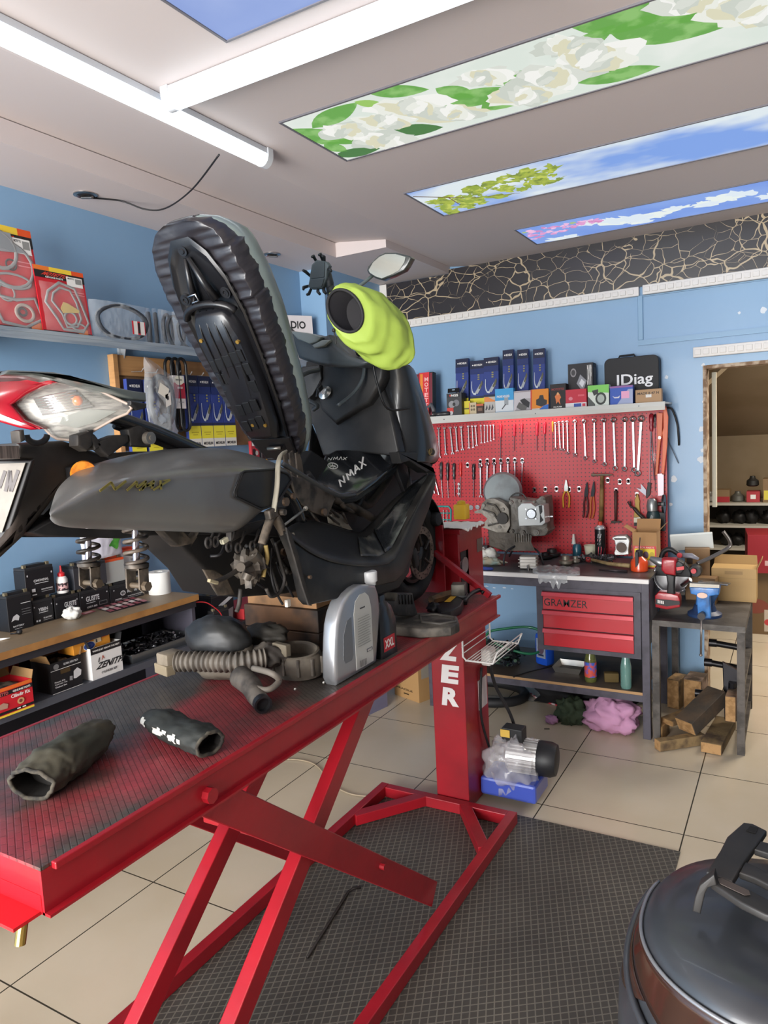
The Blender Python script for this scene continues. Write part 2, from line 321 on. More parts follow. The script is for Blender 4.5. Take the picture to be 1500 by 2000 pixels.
# printed ceiling panels
def cpanel(label, x0, x1, y0, y1, draw, base):
    t = thing('ceiling_light_panel', label, 'ceiling light panel', ((x0+x1)/2, (y0+y1)/2, ZC))
    mb = MB(); g = .008; z0, z1 = ZC-.006, ZC
    for a, b_ in (((x0-g, y0-g), (x1+g, y0)), ((x0-g, y1), (x1+g, y1+g)), ((x0-g, y0), (x0, y1)), ((x1, y0), (x1+g, y1))): mb.bb((a[0], a[1], z0), (b_[0], b_[1], z1))
    mb.build('frame', M('#6d6a70', .5), t)
    mb = MB(); mb.use(base); mb.bb((x0, y0, ZC-.003), (x1, y1, ZC)); mb.use(base)
    draw(mb); mb.build('printed_panel', None, t)
EMC = {}
def em(c, mix=None, **k):      # backlit printed film: gives light, reflects little
    q = (c, mix, str(k))
    if q not in EMC:
        m = mat(c, .5, emit=PANEL_E, mix=mix, spec=.1, **k); b = m.node_tree.nodes['Principled BSDF']
        for l in list(b.inputs['Base Color'].links): m.node_tree.links.remove(l)
        b.inputs['Base Color'].default_value = (.02, .02, .02, 1); EMC[q] = m
    return EMC[q]
def blob(mb, x, y, rx, ry, m, lv, n=22, rough=.25, rot=0, cl=None):
    pts = []; sd = random.random()*50
    for i in range(n):
        t = 2*pi*i/n; k = 1+rough*noise.noise(V((cos(t)*2+sd, sin(t)*2, sd)))*2; a, b_ = rx*k*cos(t), ry*k*sin(t)
        px, py = x+a*cos(rot)-b_*sin(rot), y+a*sin(rot)+b_*cos(rot)
        if cl: px = min(max(px, cl[0]), cl[1]); py = min(max(py, cl[2]), cl[3])
        pts.append((px, py, ZC-.0032-lv*.0002))
    mb.use(m); mb.face(pts)
def leaf(mb, x, y, L, W, rot, m, lv, cl):
    pts = []
    for s in (1, -1):
        for i in range(9):
            t = i/8 if s == 1 else 1-i/8; a = (t-.5)*L; b_ = s*W*sin(pi*t)**.8*(1-.3*t)
            px, py = x+a*cos(rot)-b_*sin(rot), y+a*sin(rot)+b_*cos(rot); pts.append((min(max(px, cl[0]), cl[1]), min(max(py, cl[2]), cl[3]), ZC-.0032-lv*.0002))
    mb.use(m); mb.face(pts)
skyw = em('#7fa3e6', mix='#dfe9ee', mscale=1.5, mlo=.45, mhi=.62, mstretch=(1, 1.8, 1))
skyb = em('#7799e4', mix='#86a6e8', mscale=2)
cpanel('plain pale blue ceiling panel at the top edge of the photo', -1.39, 0.6, 1.25, 1.663, lambda m: None, em('#8ea4dc', mix='#9db0e2', mscale=2))
def roses(mb):
    random.seed(3); cl = (-1.59, 1.2, 2.17, 2.6); G = [em('#6aa84f', mix='#8dc070', mscale=12), em('#4c7d45'), em('#9bc765')]
    for u, v, L, W, r, g in [(.02, .6, .30, .08, .9, 0), (.05, .1, .2, .05, .2, 1), (.1, .35, .26, .05, .3, 0), (.17, .6, .1, .03, 0, 0), (.30, .9, .2, .05, .5, 0), (.33, .45, .04, .02, 0, 2), (.43, .45, .30, .075, .2, 0), (.5, .3, .28, .08, -.3, 0), (.55, .55, .22, .05, .1, 0), (.62, .35, .1, .03, .4, 2),
            (.78, .9, .3, .09, .3, 0), (.84, .6, .35, .1, .55, 0), (.93, .75, .3, .08, -.2, 0), (.24, .2, .2, .06, .4, 1), (.40, .62, .16, .05, 1.0, 0), (.72, .15, .26, .06, .2, 0), (.70, .75, .2, .05, -.5, 0), (.12, .85, .25, .06, -.3, 0), (.02, .3, .12, .04, 1.3, 0), (.22, .85, .12, .03, .9, 2)]:
        leaf(mb, cl[0]+u*1.5, 2.6-v*.43 if 0 else 2.17+(1-v)*.43, L, W, r, G[g], 1, cl)
    W_ = [em('#eaece3'), em('#ccd2c8'), em('#f3f3ee'), em('#dcd9bd'), em('#d9ddd4')]
    for u, v, s in [(.1, .45, .12), (.2, .5, .12), (.28, .4, .14), (.14, .8, .13), (.35, .72, .12), (.52, .75, .13), (.48, .3, .10), (.6, .6, .14), (.7, .5, .15), (.66, .2, .1), (1.0, .5, .16), (.9, .15, .12)]:
        x, y = cl[0]+u*1.5, 2.17+v*.43
        for k in range(7): blob(mb, x+random.uniform(-.02, .02)*k/3, y+random.uniform(-.01, .01), s*(1-.13*k), s*.55*(1-.13*k), W_[(k*3+int(u*10)) % 5], 3+k, cl=cl, rot=.3+k*.4)
cpanel('ceiling panel printed with white roses and green leaves', -1.59, 1.2, 2.17, 2.6, roses, em('#dce5dc', mix='#e6ebe4', mscale=4))
def tree(mb):
    random.seed(4); cl = (-1.59, 1.2, 3.105, 3.53); G = [em('#93a843', mix='#c2cc5c', mscale=25), em('#a9b84a', mix='#7e9140', mscale=30)]
    for i in range(80):
        u = random.random()**1.3; blob(mb, -1.55+u*.62, 3.4-u*.12+random.uniform(-.13, .1), random.uniform(.02, .05), random.uniform(.015, .035), G[i % 2], i*.3, 14, .6, random.random()*3, cl)
    mb.use(em('#6c5532'));
    for a, b_, w_ in [((-1.58, 3.16), (-1.36, 3.36), .006), ((-1.36, 3.36), (-1.15, 3.44), .004), ((-1.45, 3.28), (-1.45, 3.42), .004)]:
        d = (V(b_)-V(a)).normalized(); n_ = V((-d.y, d.x))*w_; mb.face([(p_.x, p_.y, ZC-.0066) for p_ in (V(a)-n_, V(b_)-n_*.5, V(b_)+n_*.5, V(a)+n_)])
    for i in range(8): blob(mb, .0+random.uniform(-.02, .12), 3.4+random.uniform(-.05, .05), .03, .02, em('#c79ac8'), i*.3, 12, .6, 0, cl)
cpanel('ceiling panel printed with a blue sky and a yellow-green tree', -1.59, 1.2, 3.105, 3.53, tree, skyw)
def blossom(mb):
    random.seed(6); cl = (-1.383, 1.2, 4.04, 4.43)
    for x, y, s in [(-1.2, 4.4, .09), (-.85, 4.25, .13), (-.7, 4.27, .1), (-.98, 4.2, .07), (-.3, 4.2, .12), (-.42, 4.25, .08), (-.56, 4.22, .05), (-.1, 4.35, .1), (.1, 4.25, .13), (-.75, 4.37, .05)]:
        for k in range(4): blob(mb, x+random.uniform(-.05, .05), y+random.uniform(-.02, .02), s*.7, s*.45, em(['#e9f1ee', '#dfeaf3'][k % 2]), k, 20, .5, random.random(), cl)
    for i in range(60):
        u = random.random()**1.2; blob(mb, -1.37+u*.42, 4.2+random.uniform(-.1, .1)*(1-u*.6)-u*.04, random.uniform(.012, .03), random.uniform(.01, .022), em(['#e19fd2', '#d58cc0', '#efbfe2', '#a9bf8a'][i % 4 if i % 7 == 0 else i % 3]), 5+i*.1, 10, .6, random.random()*3, cl)
cpanel('ceiling panel printed with a blue sky and pink blossom, nearest the marble strip', -1.383, 1.2, 4.04, 4.43, blossom, skyb)
# ---------------- motorcycle lift ----------------
RED = mat('#9c1622', .38, mix='#84141e', mscale=5, mlo=.4, mhi=.75, coat=.15, bump=.05, bscale=40)
lift = thing('motorcycle_lift', 'red steel scissor lift table carrying the scooter', 'motorcycle lift', (-1.38, 1.8, 0))
# worn diamond plate
pm = D.materials.new('worn_plate'); pm.use_nodes = True; nt = pm.node_tree; b = nt.nodes['Principled BSDF']; tc = nt.nodes.new('ShaderNodeTexCoord')
def nz(sc, st, det=6):
    mp = nt.nodes.new('ShaderNodeMapping'); mp.inputs['Scale'].default_value = st; nt.links.new(tc.outputs['Object'], mp.inputs[0]); n = nt.nodes.new('ShaderNodeTexNoise'); n.inputs['Scale'].default_value = sc; n.inputs['Detail'].default_value = det; nt.links.new(mp.outputs[0], n.inputs[0]); return n
def rmp(n, lo, hi, c0, c1):
    r = nt.nodes.new('ShaderNodeValToRGB'); r.color_ramp.elements[0].position = lo; r.color_ramp.elements[1].position = hi; r.color_ramp.elements[0].color = lin(c0); r.color_ramp.elements[1].color = lin(c1); nt.links.new(n.outputs[0], r.inputs[0]); return r
n1 = rmp(nz(3.2, (1, .6, 1), 9),   .43, .56, '#000000', '#ffffff'); n2 = nz(16, (1, 1, 1), 8); r2 = rmp(n2, .35, .7, '#98383e', '#772c31'); r3 = rmp(n2, .3, .75, '#534c46', '#39342f')
mx = nt.nodes.new('ShaderNodeMixRGB'); nt.links.new(n1.outputs[0], mx.inputs[0]); nt.links.new(r2.outputs[0], mx.inputs[1]); nt.links.new(r3.outputs[0], mx.inputs[2])
# raised tread pattern
mpb = nt.nodes.new('ShaderNodeMapping'); mpb.inputs['Rotation'].default_value = (0, 0, .55); mpb.inputs['Scale'].default_value = (1, 1, 1); nt.links.new(tc.outputs['Object'], mpb.inputs[0])
bk = nt.nodes.new('ShaderNodeTexBrick'); bk.inputs['Scale'].default_value = 1; bk.inputs['Brick Width'].default_value = .030; bk.inputs['Row Height'].default_value = .012; bk.inputs['Mortar Size'].default_value = .0016; bk.inputs['Mortar Smooth'].default_value = .6; nt.links.new(mpb.outputs[0], bk.inputs['Vector'])
bp = nt.nodes.new('ShaderNodeBump'); bp.inputs['Strength'].default_value = .55; bp.inputs['Distance'].default_value = .003; bp.invert = True; nt.links.new(bk.outputs['Fac'], bp.inputs['Height']); nt.links.new(bp.outputs[0], b.inputs['Normal'])
dk = nt.nodes.new('ShaderNodeMixRGB'); dk.blend_type = 'MULTIPLY'; dk.inputs[2].default_value = (.7, .68, .68, 1); nt.links.new(bk.outputs['Fac'], dk.inputs[0]); nt.links.new(mx.outputs[0], dk.inputs[1]); nt.links.new(dk.outputs[0], b.inputs['Base Color'])
b.inputs['Roughness'].default_value = .42
TX0, TX1, TY0, TY1, TZ = -1.675, -1.083, .675, 2.775, 1.02
mb = MB(); mb.bb((TX0, TY0, TZ-.006), (TX1, TY1, TZ)); mb.build('deck', pm, lift)
def chan(x, s):   # C-channel side beam
    mb = MB(); mb.use(RED); mb.bb((x, TY0, TZ-.085), (x-s*.006, TY1, TZ-.0065)); mb.bb((x+s*.014, TY0, TZ-.085), (x-s*.035, TY1, TZ-.08)); mb.bb((x+s*.012, TY0+.02, TZ-.012), (x-s*.001, TY1+.02, TZ+.001), .002); mb.build('side_beam', None, lift)
chan(TX1, 1); chan(TX0, -1)
mb = MB(); mb.bb((TX0+.006, TY0, TZ-.05), (TX1-.006, TY0+.006, TZ-.006)); mb.bb((TX0+.006, TY0-.05, TZ-.085), (TX1-.01, TY0+.006, TZ-.079)); mb.bb((TX0+.006, TY0-.001, TZ-.08), (TX1-.006, TY0+.005, TZ-.05)); mb.build('end_beam', mat('#c3101c', .35, coat=.2), lift)
mb = MB(); mb.cyl((TX1-.03, TY0-.02, TZ-.085), (TX1-.03, TY0-.03, TZ-.125), .009, n=12); mb.build('lock_pin', M('#b49a5a', .3, metal=1), lift)
mb = MB(); mb.bb((TX0+.04, TY1-.003, TZ-.08), (TX1-.04, TY1, TZ-.007)); mb.build('end_beam', RED, lift)
def arm(name, p, q, w_, th, m=RED, ext=.0, xd=(1, 0, 0)):
    p = V(p); q = V(q); d = (q-p).normalized(); x = V(xd); n = d.cross(x).normalized(); p = p-d*ext; q = q+d*ext
    R = Matrix((x, n, d)).transposed(); mb = MB(); mb.box((p+q)/2, (th, w_, (q-p).length), R, .003); return mb.build(name, m, lift)
arm('scissor_arm', (-1.10, 1.07, .955), (-1.10, 2.085, .115), .082, .012, ext=.035)
arm('scissor_arm', (-1.66, 1.07, .955), (-1.66, 2.085, .115), .082, .012, ext=.035)
arm('scissor_arm', (-1.14, 1.84, .955), (-1.14, .86, .1), .06, .04)
arm('scissor_arm', (-1.40, 1.84, .955), (-1.40, .86, .1), .06, .04)
arm('cross_shaft', (-1.62, 1.575, .535), (-1.1, 1.575, .535), .03, .03, xd=(0, 1, 0))
for x, y, z in [(-1.078, 1.06, .965), (-1.09, 1.76, .4)]:
    mb = MB(); mb.cyl((x-.01, y, z), (x+.012, y, z), .017 if z > .5 else .009, n=8); mb.build('bolt', RED, lift)
# floor frame
mb = MB(); mb.use(RED); bx = .05
for x in (-1.06, -1.70): mb.bb((x-.02, .25, .006), (x+.02, 2.82, .056), .003)
mb.bb((-1.68, 2.78, .006), (-1.08, 2.82, .055), .003)
for s in (1, -1):
    a, c = V((-1.38+s*.32, 2.5, .031)), V((-1.38+s*.085, 2.82, .031)); d = (c-a).normalized(); mb.box((a+c)/2, (.05, (c-a).length-.04, .047), Matrix((V((d.y, -d.x, 0)), d, V((0, 0, 1)))).transposed(), .003)
mb.build('floor_frame', RED, lift)
# column with hydraulic parts
CX0, CX1, CY0, CY1, CZ = -1.43, -1.27, 2.83, 3.10, 1.285
mb = MB(); mb.use(RED); mb.bb((CX0, CY0, .006), (CX1, CY1, CZ), .004); mb.bb((CX1-.001, CY0+.02, CZ-.32), (CX1+.0, CY0+.1, CZ-.1))
mb.bb((CX0-.005, CY0-.008, CZ-.02), (CX1+.012, CY1+.008, CZ+.003), .003)
colo = mb.build('column', None, lift)
mb = MB(); mw = M('#e6dfdc', .5)
zt = .80
for i, ch in enumerate('ZER'):
    text(mb, ch, (CX0+.045, CY0-.002, zt-.105*(i+1)), (.085, 0, 0), (0, 0, .085), mw, .055, .12)
for i, ch in enumerate('MA'):
    text(mb, ch, (CX0+.045, CY0-.002, zt+.02+.105*i), (.085, 0, 0), (0, 0, .085), mw, .055, .12)
tag(mb.build('lettering', None, colo), 'white slanted capital letters ZER down the column')
mb = MB(); mb.bb((CX1+.0, CY0+.012, CZ-.33), (CX1+.003, CY0+.07, CZ-.1)); mb.build('slot', M('#1a1112', .6), colo)
mb = MB(); mb.cyl((CX1+.0, CY0+.04, CZ-.16), (CX1+.01, CY0+.04, CZ-.16), .035, n=20); mb.build('pulley', M('#9a9a9c', .3, metal=.9), colo)
mb = MB(); mb.bb((CX1+.001, CY1-.07, CZ-.13), (CX1+.004, CY1-.015, CZ-.07)); mb.build('name_plate', M('#7a706c', .35, metal=.7), colo)
mb = MB(); mb.bb((CX1+.001, CY0+.15, .42), (CX1+.003, CY1-.02, .56)); mb.build('sticker', M('#c9bfc0', .5), colo)
mb = MB(); mb.bb((CX1, CY1-.08, .62), (CX1+.05, CY1+.0, .70), .012); mb.build('switch_box', M('#d8d5cf', .4), colo)
mb = MB(); mb.tube(spl([(CX1+.03, CY1-.04, .62), (CX1+.04, CY1-.0, .5), (CX1+.09, CY1+.05, .35), (CX1+.11, CY1+.1, .2)]), .008, 8); mb.build('power_cable', blk, colo, smooth=2)
mb = MB(); mb.tube(spl([(CX1+.012, CY1-.1, .62), (CX1+.01, CY1-.12, .4), (CX1+.02, CY1-.06, .22)]), .006, 8); mb.build('power_cable', blk, colo, smooth=2)
# motor and pump wrapped in film
mo = V((CX1+.02, 3.0, .18))
mot = MB(); m0 = P(965, 1500, Y=3.08); m1 = P(1010, 1515, Y=3.08); ax = V((1, .12, -.03)).normalized()
c0 = V((CX1+.10, 3.08, .19))
mot.cyl(c0, c0+ax*.15, .072, n=28)
for i in range(28):
    t = 2*pi*i/28; a = ax.orthogonal().normalized(); b_ = ax.cross(a); d = a*cos(t)+b_*sin(t); mot.box(c0+ax*.075+d*.076, (.005, .01, .13), Matrix((d.cross(ax), d, ax)).transposed())
mobj = mot.build('motor', M('#b9b7b6', .35, metal=.6), lift, smooth=False)
mb = MB(); mb.lathe([(.076, 0), (.08, .01), (.08, .06), (.07, .085), (.05, .09)], c0+ax*.14, ax, 28); mb.build('fan_cover', M('#17171a', .5), mobj, smooth=True)
mb = MB(); mb.box(c0+ax*.03+V((0, 0, .1)), (.1, .07, .07), None, .005); mb.build('capacitor_box', M('#1a1b1c', .5), mobj)
mb = MB(); mb.box(c0+ax*.0+V((.0, -.036, .11)), (.045, .003, .035)); mb.build('label_plate', M('#c8a546', .5), mobj)
mb = MB(); mb.bb((CX1+.005, 2.95, .03), (CX1+.27, 3.14, .115), .012); tag(mb.build('oil_tank', mat('#3f51a8', .3, coat=.6), lift), 'blue oil tank wrapped in film')
film = mat('#d9d6da', .12, alpha=.32, bump=1, bscale=18, coat=1)
def lump(mb, c, s, amp=.25, n=24, seed=0, fr=2.2, floor=None):
    c = V(c); k = n//2
    def pt(i, j):
        a, b_ = pi*i/k, 2*pi*j/n; d = V((sin(a)*cos(b_), sin(a)*sin(b_), cos(a))); q = 1+amp*(noise.noise(d*fr+V((seed, 0, 0)))*1.3+noise.noise(d*fr*2.7+V((0, seed, 0)))*.8)
        p = c+V((d.x*s[0]*q, d.y*s[1]*q, d.z*s[2]*q))
        if floor is not None: p.z = max(p.z, floor)
        return p
    R = [[mb.b.verts.new(pt(i, j)) for j in range(n)] for i in range(1, k)]; t = mb.b.verts.new(pt(0, 0)); u = mb.b.verts.new(pt(k, 0))
    for A, B in zip(R, R[1:]):
        for j in range(n): mb._f([A[j], A[(j+1) % n], B[(j+1) % n], B[j]])
    for j in range(n): mb._f([t, R[0][j], R[0][(j+1) % n]]); mb._f([u, R[-1][(j+1) % n], R[-1][j]])
    return mb
mb = MB(); lump(mb, (CX1+.13, 3.04, .15), (.125, .115, .13), .3, 40, 5, 3, floor=.02); mb.build('plastic_film', film, lift, smooth=2)
# wheel clamp at the front end
mb = MB(); mb.use(RED); wr, wz = P(867, 1100, Y=2.755).x, P(855, 1026, Y=2.755).z; mb.prism([(wr, 2.755, TZ), (wr, 2.755, wz), (wr-.07, 2.755, wz), (-1.60, 2.755, 1.22), (-1.62, 2.755, TZ)], (0, .010, 0)); 
a, c = P(850, 1080, Y=2.745), V((-1.10, 2.735, 1.03)); d = (c-a).normalized(); x = d.cross(V((0, 0, 1))).normalized(); mb.box((a+c)/2, (.022, .022, (c-a).length+.01), Matrix((x, d.cross(x), d)).transposed())
wc = mb.build('wheel_clamp', None, lift)
mb = MB(); mb.lathe([(.016, 0), (.03, .003), (.03, .055), (.026, .06), (.01, .062)], P(834, 1014, Y=2.75), (.98, -.1, .02), 20); mb.build('rubber_roller', M('#17171a', .6), wc, smooth=True)
# wire basket hung on the column
wire = M('#dedcd8', .35); bt = thing('wire_basket', 'white coated wire basket hanging on the side of the red column', 'wire basket', (CX1, 2.95, .72))
x0, x1, y0, y1 = CX1+.012, CX1+.17, 2.80, 3.12; zb, ztp = .715, .90; xs = [x0, x1]
rail = lambda y: [(x0, y, ztp), (x0, y, zb+.015), (x0+.015, y, zb), (x1-.02, y, zb), (x1, y, zb+.05)]
for y in (y0, y1): mb = MB(); mb.tube(rail(y), .0042, 8); mb.build('basket_rail', wire, bt, smooth=2)
mb = MB()
for i in range(6): mb.cyl((x0, y0-.008, zb+.03+i*.03), (x0, y1, zb+.03+i*.03), .0022, n=6)
for i in range(9): mb.cyl((x0+.015+i*.0155, y0-.008, zb), (x0+.015+i*.0155, y1+.005, zb), .0022, n=6)
mb.cyl((x1, y0, zb+.05), (x1, y1, zb+.05), .003, n=6); mb.cyl((x1-.01, y0, zb+.025), (x1-.01, y1, zb+.025), .0022, n=6)
mb.build('basket_wires', wire, bt, smooth=2)
# floor mat
mm3 = D.materials.new('rubber_mat'); mm3.use_nodes = True; nt = mm3.node_tree; b = nt.nodes['Principled BSDF']; tc = nt.nodes.new('ShaderNodeTexCoord')
outs = []
for ang in (.95, -.35):
    mp = nt.nodes.new('ShaderNodeMapping'); mp.inputs['Rotation'].default_value = (0, 0, ang); nt.links.new(tc.outputs['Object'], mp.inputs[0])
    sx = nt.nodes.new('ShaderNodeSeparateXYZ'); nt.links.new(mp.outputs[0], sx.inputs[0]); mu = nt.nodes.new('ShaderNodeMath'); mu.operation = 'MULTIPLY'; mu.inputs[1].default_value = 42; nt.links.new(sx.outputs[0], mu.inputs[0])
    fr_ = nt.nodes.new('ShaderNodeMath'); fr_.operation = 'FRACT'; nt.links.new(mu.outputs[0], fr_.inputs[0]); lt = nt.nodes.new('ShaderNodeMath'); lt.operation = 'LESS_THAN'; lt.inputs[1].default_value = .16; nt.links.new(fr_.outputs[0], lt.inputs[0]); outs.append(lt)
mx_ = nt.nodes.new('ShaderNodeMath'); mx_.operation = 'MAXIMUM'; nt.links.new(outs[0].outputs[0], mx_.inputs[0]); nt.links.new(outs[1].outputs[0], mx_.inputs[1])
bp = nt.nodes.new('ShaderNodeBump'); bp.inputs['Strength'].default_value = .5; bp.inputs['Distance'].default_value = .004; nt.links.new(mx_.outputs[0], bp.inputs['Height']); nt.links.new(bp.outputs[0], b.inputs['Normal'])
n1 = rmp(nz(2.2, (1, 1, 1), 6), .35, .7, '#33302c', '#45413b'); n2 = rmp(nz(2.2, (1, 1, 1), 6), .35, .7, '#57534b', '#706b60')
mx = nt.nodes.new('ShaderNodeMixRGB'); nt.links.new(mx_.outputs[0], mx.inputs[0]); nt.links.new(n1.outputs[0], mx.inputs[1]); nt.links.new(n2.outputs[0], mx.inputs[2]); nt.links.new(mx.outputs[0], b.inputs['Base Color']); b.inputs['Roughness'].default_value = .6
mb = MB(); mb.bb((-1.72, -.3, .0005), (-.39, 2.885, .005)); one(mb, 'rubber_mat', 'black diamond-patterned rubber mat on the floor under the lift', 'floor mat', mm3)
# ---------------- left wall: shelf, display board, desk ----------------
PL = pi/2      # cartons facing the room from the left wall
galv = mat('#8f9ba6', .4, metal=.35, mix='#a9b2b8', mscale=9, mstretch=(1, .3, 4))
sh = thing('wall_shelf', 'grey galvanised steel shelf fixed high on the blue left wall', 'shelf', (-2.73, 2.6, 2.2))
mb = MB(); mb.bb((-2.829, 1.66, 2.196), (-2.635, 3.90, 2.2)); mb.bb((-2.638, 1.66, 2.158), (-2.634, 3.90, 2.2)); mb.bb((-2.634, 1.66, 2.185), (-2.631, 3.90, 2.2)); mb.bb((-2.634, 1.66, 2.158), (-2.631, 3.90, 2.168)); mb.build('shelf_board', galv, sh)
for y in (2.42, 3.3):
    mb = MB(); mb.bb((-2.829, y, 2.06), (-2.815, y+.03, 2.195)); mb.prism([(-2.829, y+.012, 2.06), (-2.829, y+.012, 2.195), (-2.78, y+.012, 2.195)], (0, .004, 0)); mb.build('bracket', M('#b8bcc0', .4, metal=.5), sh)
mb = MB(); mb.bb((-2.829, 1.60, 2.13), (-2.64, 1.655, 2.215)); one(mb, 'steel_bracket', 'dark steel bracket end beside the left end of the wall shelf', 'bracket', M('#454d57', .4))
K = '#1c1a1b'; WH = '#e6e4e0'; RD = '#c4202c'; ORG = '#e2772a'; YL = '#e8c63a'
def gasket(label, p, w_, h_, tilt, yaw, kind):
    t = thing('gasket_pack', label, 'gasket pack', p, 'red gasket packs on the wall shelf')
    R = Matrix.Rotation(yaw, 3, 'Z')@Matrix.Rotation(-tilt, 3, 'X'); p = V(p); X, Y_, Z = R@V((1, 0, 0)), R@V((0, 1, 0)), R@V((0, 0, 1))
    mb = MB(); mb.use(M(RD, .35)); mb.box(p+X*w_/2+Y_*.002+Z*h_/2, (w_, .004, h_), R)
    decor(mb, p, X*w_, Z*h_, [('r', 0, .93, .5, 1, ORG), ('r', .3, .93, 1, 1, YL), ('r', .75, .93, 1, 1, '#d9501f'), ('r', 0, .82, 1, .93, K), ('t', 'MOTETTO', .12, .86, .6, .915, '#d8402c', .2), ('t', 'GENUINE PARTS', .2, .825, .55, .85, WH), ('r', .62, .75, .95, .9, WH), ('t', 'MOTETTO', .65, .86, .78, .885, K), ('r', .8, .8, .93, .88, '#8a8a88'), ('r', 0, 0, 1, .02, K),
        ('r', .7, .01, .9, .08, '#d8702c'), ('r', .65, .66, .95, .67, '#e4848a'), ('r', .65, .62, .95, .63, '#e4848a')])
    mb.build('card', None, t)
    gm = M('#8e8f8f', .45); def_o = p-Y_*.004
    def ring(pts, r, m, nm='gasket', lab=None):
        mb = MB(); mb.tube([def_o+X*w_*a+Z*h_*b_ for a, b_ in pts], r, 8, closed=True, flat=.3, up=Y_); o = mb.build(nm, m, t, smooth=2)
        if lab: o['label'] = lab
    def circ(cx, cy, rx, ry, n=20): return [(cx+rx*cos(2*pi*i/n), cy+ry*sin(2*pi*i/n)) for i in range(n)]
    if kind:
        ring([(.2, .62), (.45, .78), (.75, .72), (.85, .5), (.95, .2), (.8, .04), (.4, .06), (.3, .22), (.12, .45)], .006, gm); ring([(.3, .6), (.45, .7), (.65, .68), (.75, .5), (.8, .25), (.7, .12), (.48, .1), (.42, .3), (.25, .48)], .005, gm)
        ring(circ(.58, .24, .12, .1), .005, gm); ring(circ(.72, .12, .14, .05), .004, gm)
        mb = MB(); c = def_o-Y_*.003; mb.use(M('#c8ab60', .5)); mb.prism([c+X*w_*a+Z*h_*b_ for a, b_ in ((.4, .38), (.47, .48), (.56, .47), (.78, .38), (.76, .34), (.6, .33), (.44, .31))], Y_*.002); mb.build('gasket', None, t)
    else:
        ring(circ(.5, .62, .42, .22), .007, gm); ring(circ(.35, .75, .3, .18), .008, gm); ring(circ(.5, .46, .33, .07), .005, gm); ring(circ(.35, .34, .14, .08), .004, gm); ring([(.1, .5), (.2, .3), (.5, .28), (.85, .32), (.95, .12), (.6, .02), (.2, .05), (.05, .25)], .007, gm)
        ring(circ(.62, .16, .16, .08), .007, M('#a89a90', .4)); ring(circ(.58, .17, .07, .035), .005, M('#3a3234', .4)); ring(circ(.52, .62, .09, .05), .004, M('#3a3234', .4))
        mb = MB(); mb.use(M('#8c9094', .5)); mb.prism([def_o-Y_*.002+X*w_*a+Z*h_*b_ for a, b_ in ((.15, .72), (.25, .82), (.3, .93), (.6, .93), (.62, .83), (.8, .76))], Y_*.002); mb.build('gasket', None, t)
    mb = MB(); mb.grid(lambda u, v: def_o-Y_*(.010+.005*noise.noise(V((u*6, v*8, kind)))-.008*max(abs(u-.5)*2, abs(v-.5)*2)**6)+X*w_*(.05+.9*u)+Z*h_*(.02+.74*v), 14, 18); mb.build('clear_film', mat('#ffffff', .08, alpha=.12, coat=1), t, smooth=2)
gasket('tall red gasket pack at the left end of the wall shelf', (-2.665, 1.70, 2.2), .235, .41, .12, PL, 0)
gasket('shorter red gasket pack in front, with a small brass-coloured gasket', (-2.648, 1.905, 2.2), .235, .27, .10, PL, 1)
film2 = mat('#e8eef4', .1, alpha=.22, bump=.8, bscale=30, coat=1)
def belt_bag(label, p, w_, h_, yaw, lab=True, r=.009):
    t = thing('belt_bag', label, 'drive belt in bag', p, 'drive belts in clear bags on the wall shelf'); p = V(p)
    X = V((-sin(yaw)*-1*0+cos(yaw), sin(yaw), 0)); N = V((sin(yaw), -cos(yaw), 0)); Z = V((0, 0, 1))
    mb = MB(); pts = [p+X*(w_/2+w_*.46*cos(a)+.01*noise.noise(V((a, 0, w_))))+Z*(h_*.5+h_*.47*sin(a)*(1 if sin(a) > 0 else 1)+0)+N*.012 for a in [2*pi*i/30 for i in range(30)]]
    mb.tube(pts, r, 8, closed=True, flat=1.6, up=N); mb.build('belt', M('#2c3138', .55), t, smooth=2)
    mb = MB(); mb.grid(lambda u, v: p+N*(.026*sin(pi*u)**.4+.006*noise.noise(V((u*8, v*5, w_))))+X*(-.015+(w_+.03)*u)+Z*(h_*1.04*v), 16, 12); mb.build('clear_bag', film2, t, smooth=2)
    if lab:
        mb = MB(); decor(mb, p+N*.03+X*w_*.62+Z*h_*.18, X*.075, Z*.06, [('r', 0, 0, 1, 1, '#d8d6d2'), ('r', 0, 0, .12, 1, RD), ('r', .42, 0, .62, 1, RD), ('r', .44, .1, .6, .9, K), ('r', .95, 0, 1, 1, RD)]); mb.build('paper_label', None, t)
belt_bag('large drive belt loop in a clear bag, right of the red gasket packs', (-2.66, 2.16, 2.2), .30, .155, PL)
for i, (y, w_, yw, dx) in enumerate([(2.50, .11, PL+.9, 0), (2.53, .13, PL+.8, .01), (2.565, .16, PL+.5, .02), (2.60, .2, PL+.35, .01), (2.66, .22, PL+.2, .02)]):
    belt_bag(['folded belt bag standing edge-on next to the large belt loop', 'second edge-on belt bag from the large belt loop', 'belt bag turned slightly, third in the row of small ones', 'belt bag partly hidden, next to last before the raised seat', 'belt bag at the end of the row, touching the raised seat in the photo'][i], (-2.70+dx, y, 2.2), w_, .165, yw, False, .006)
carton('carton', 'white carton marked DIO standing on the end of the wall shelf', 'carton', (-2.785, 3.70, 2.2), .19, .07, .295, '#d9d4d6', [('t', 'DIO', .22, .72, .75, .88, '#2a2a2c'), ('r', .38, .25, .85, .42, '#2c2742'), ('r', .42, .27, .8, .34, '#cfccd6')], yaw=PL-.55, tilt=.02)
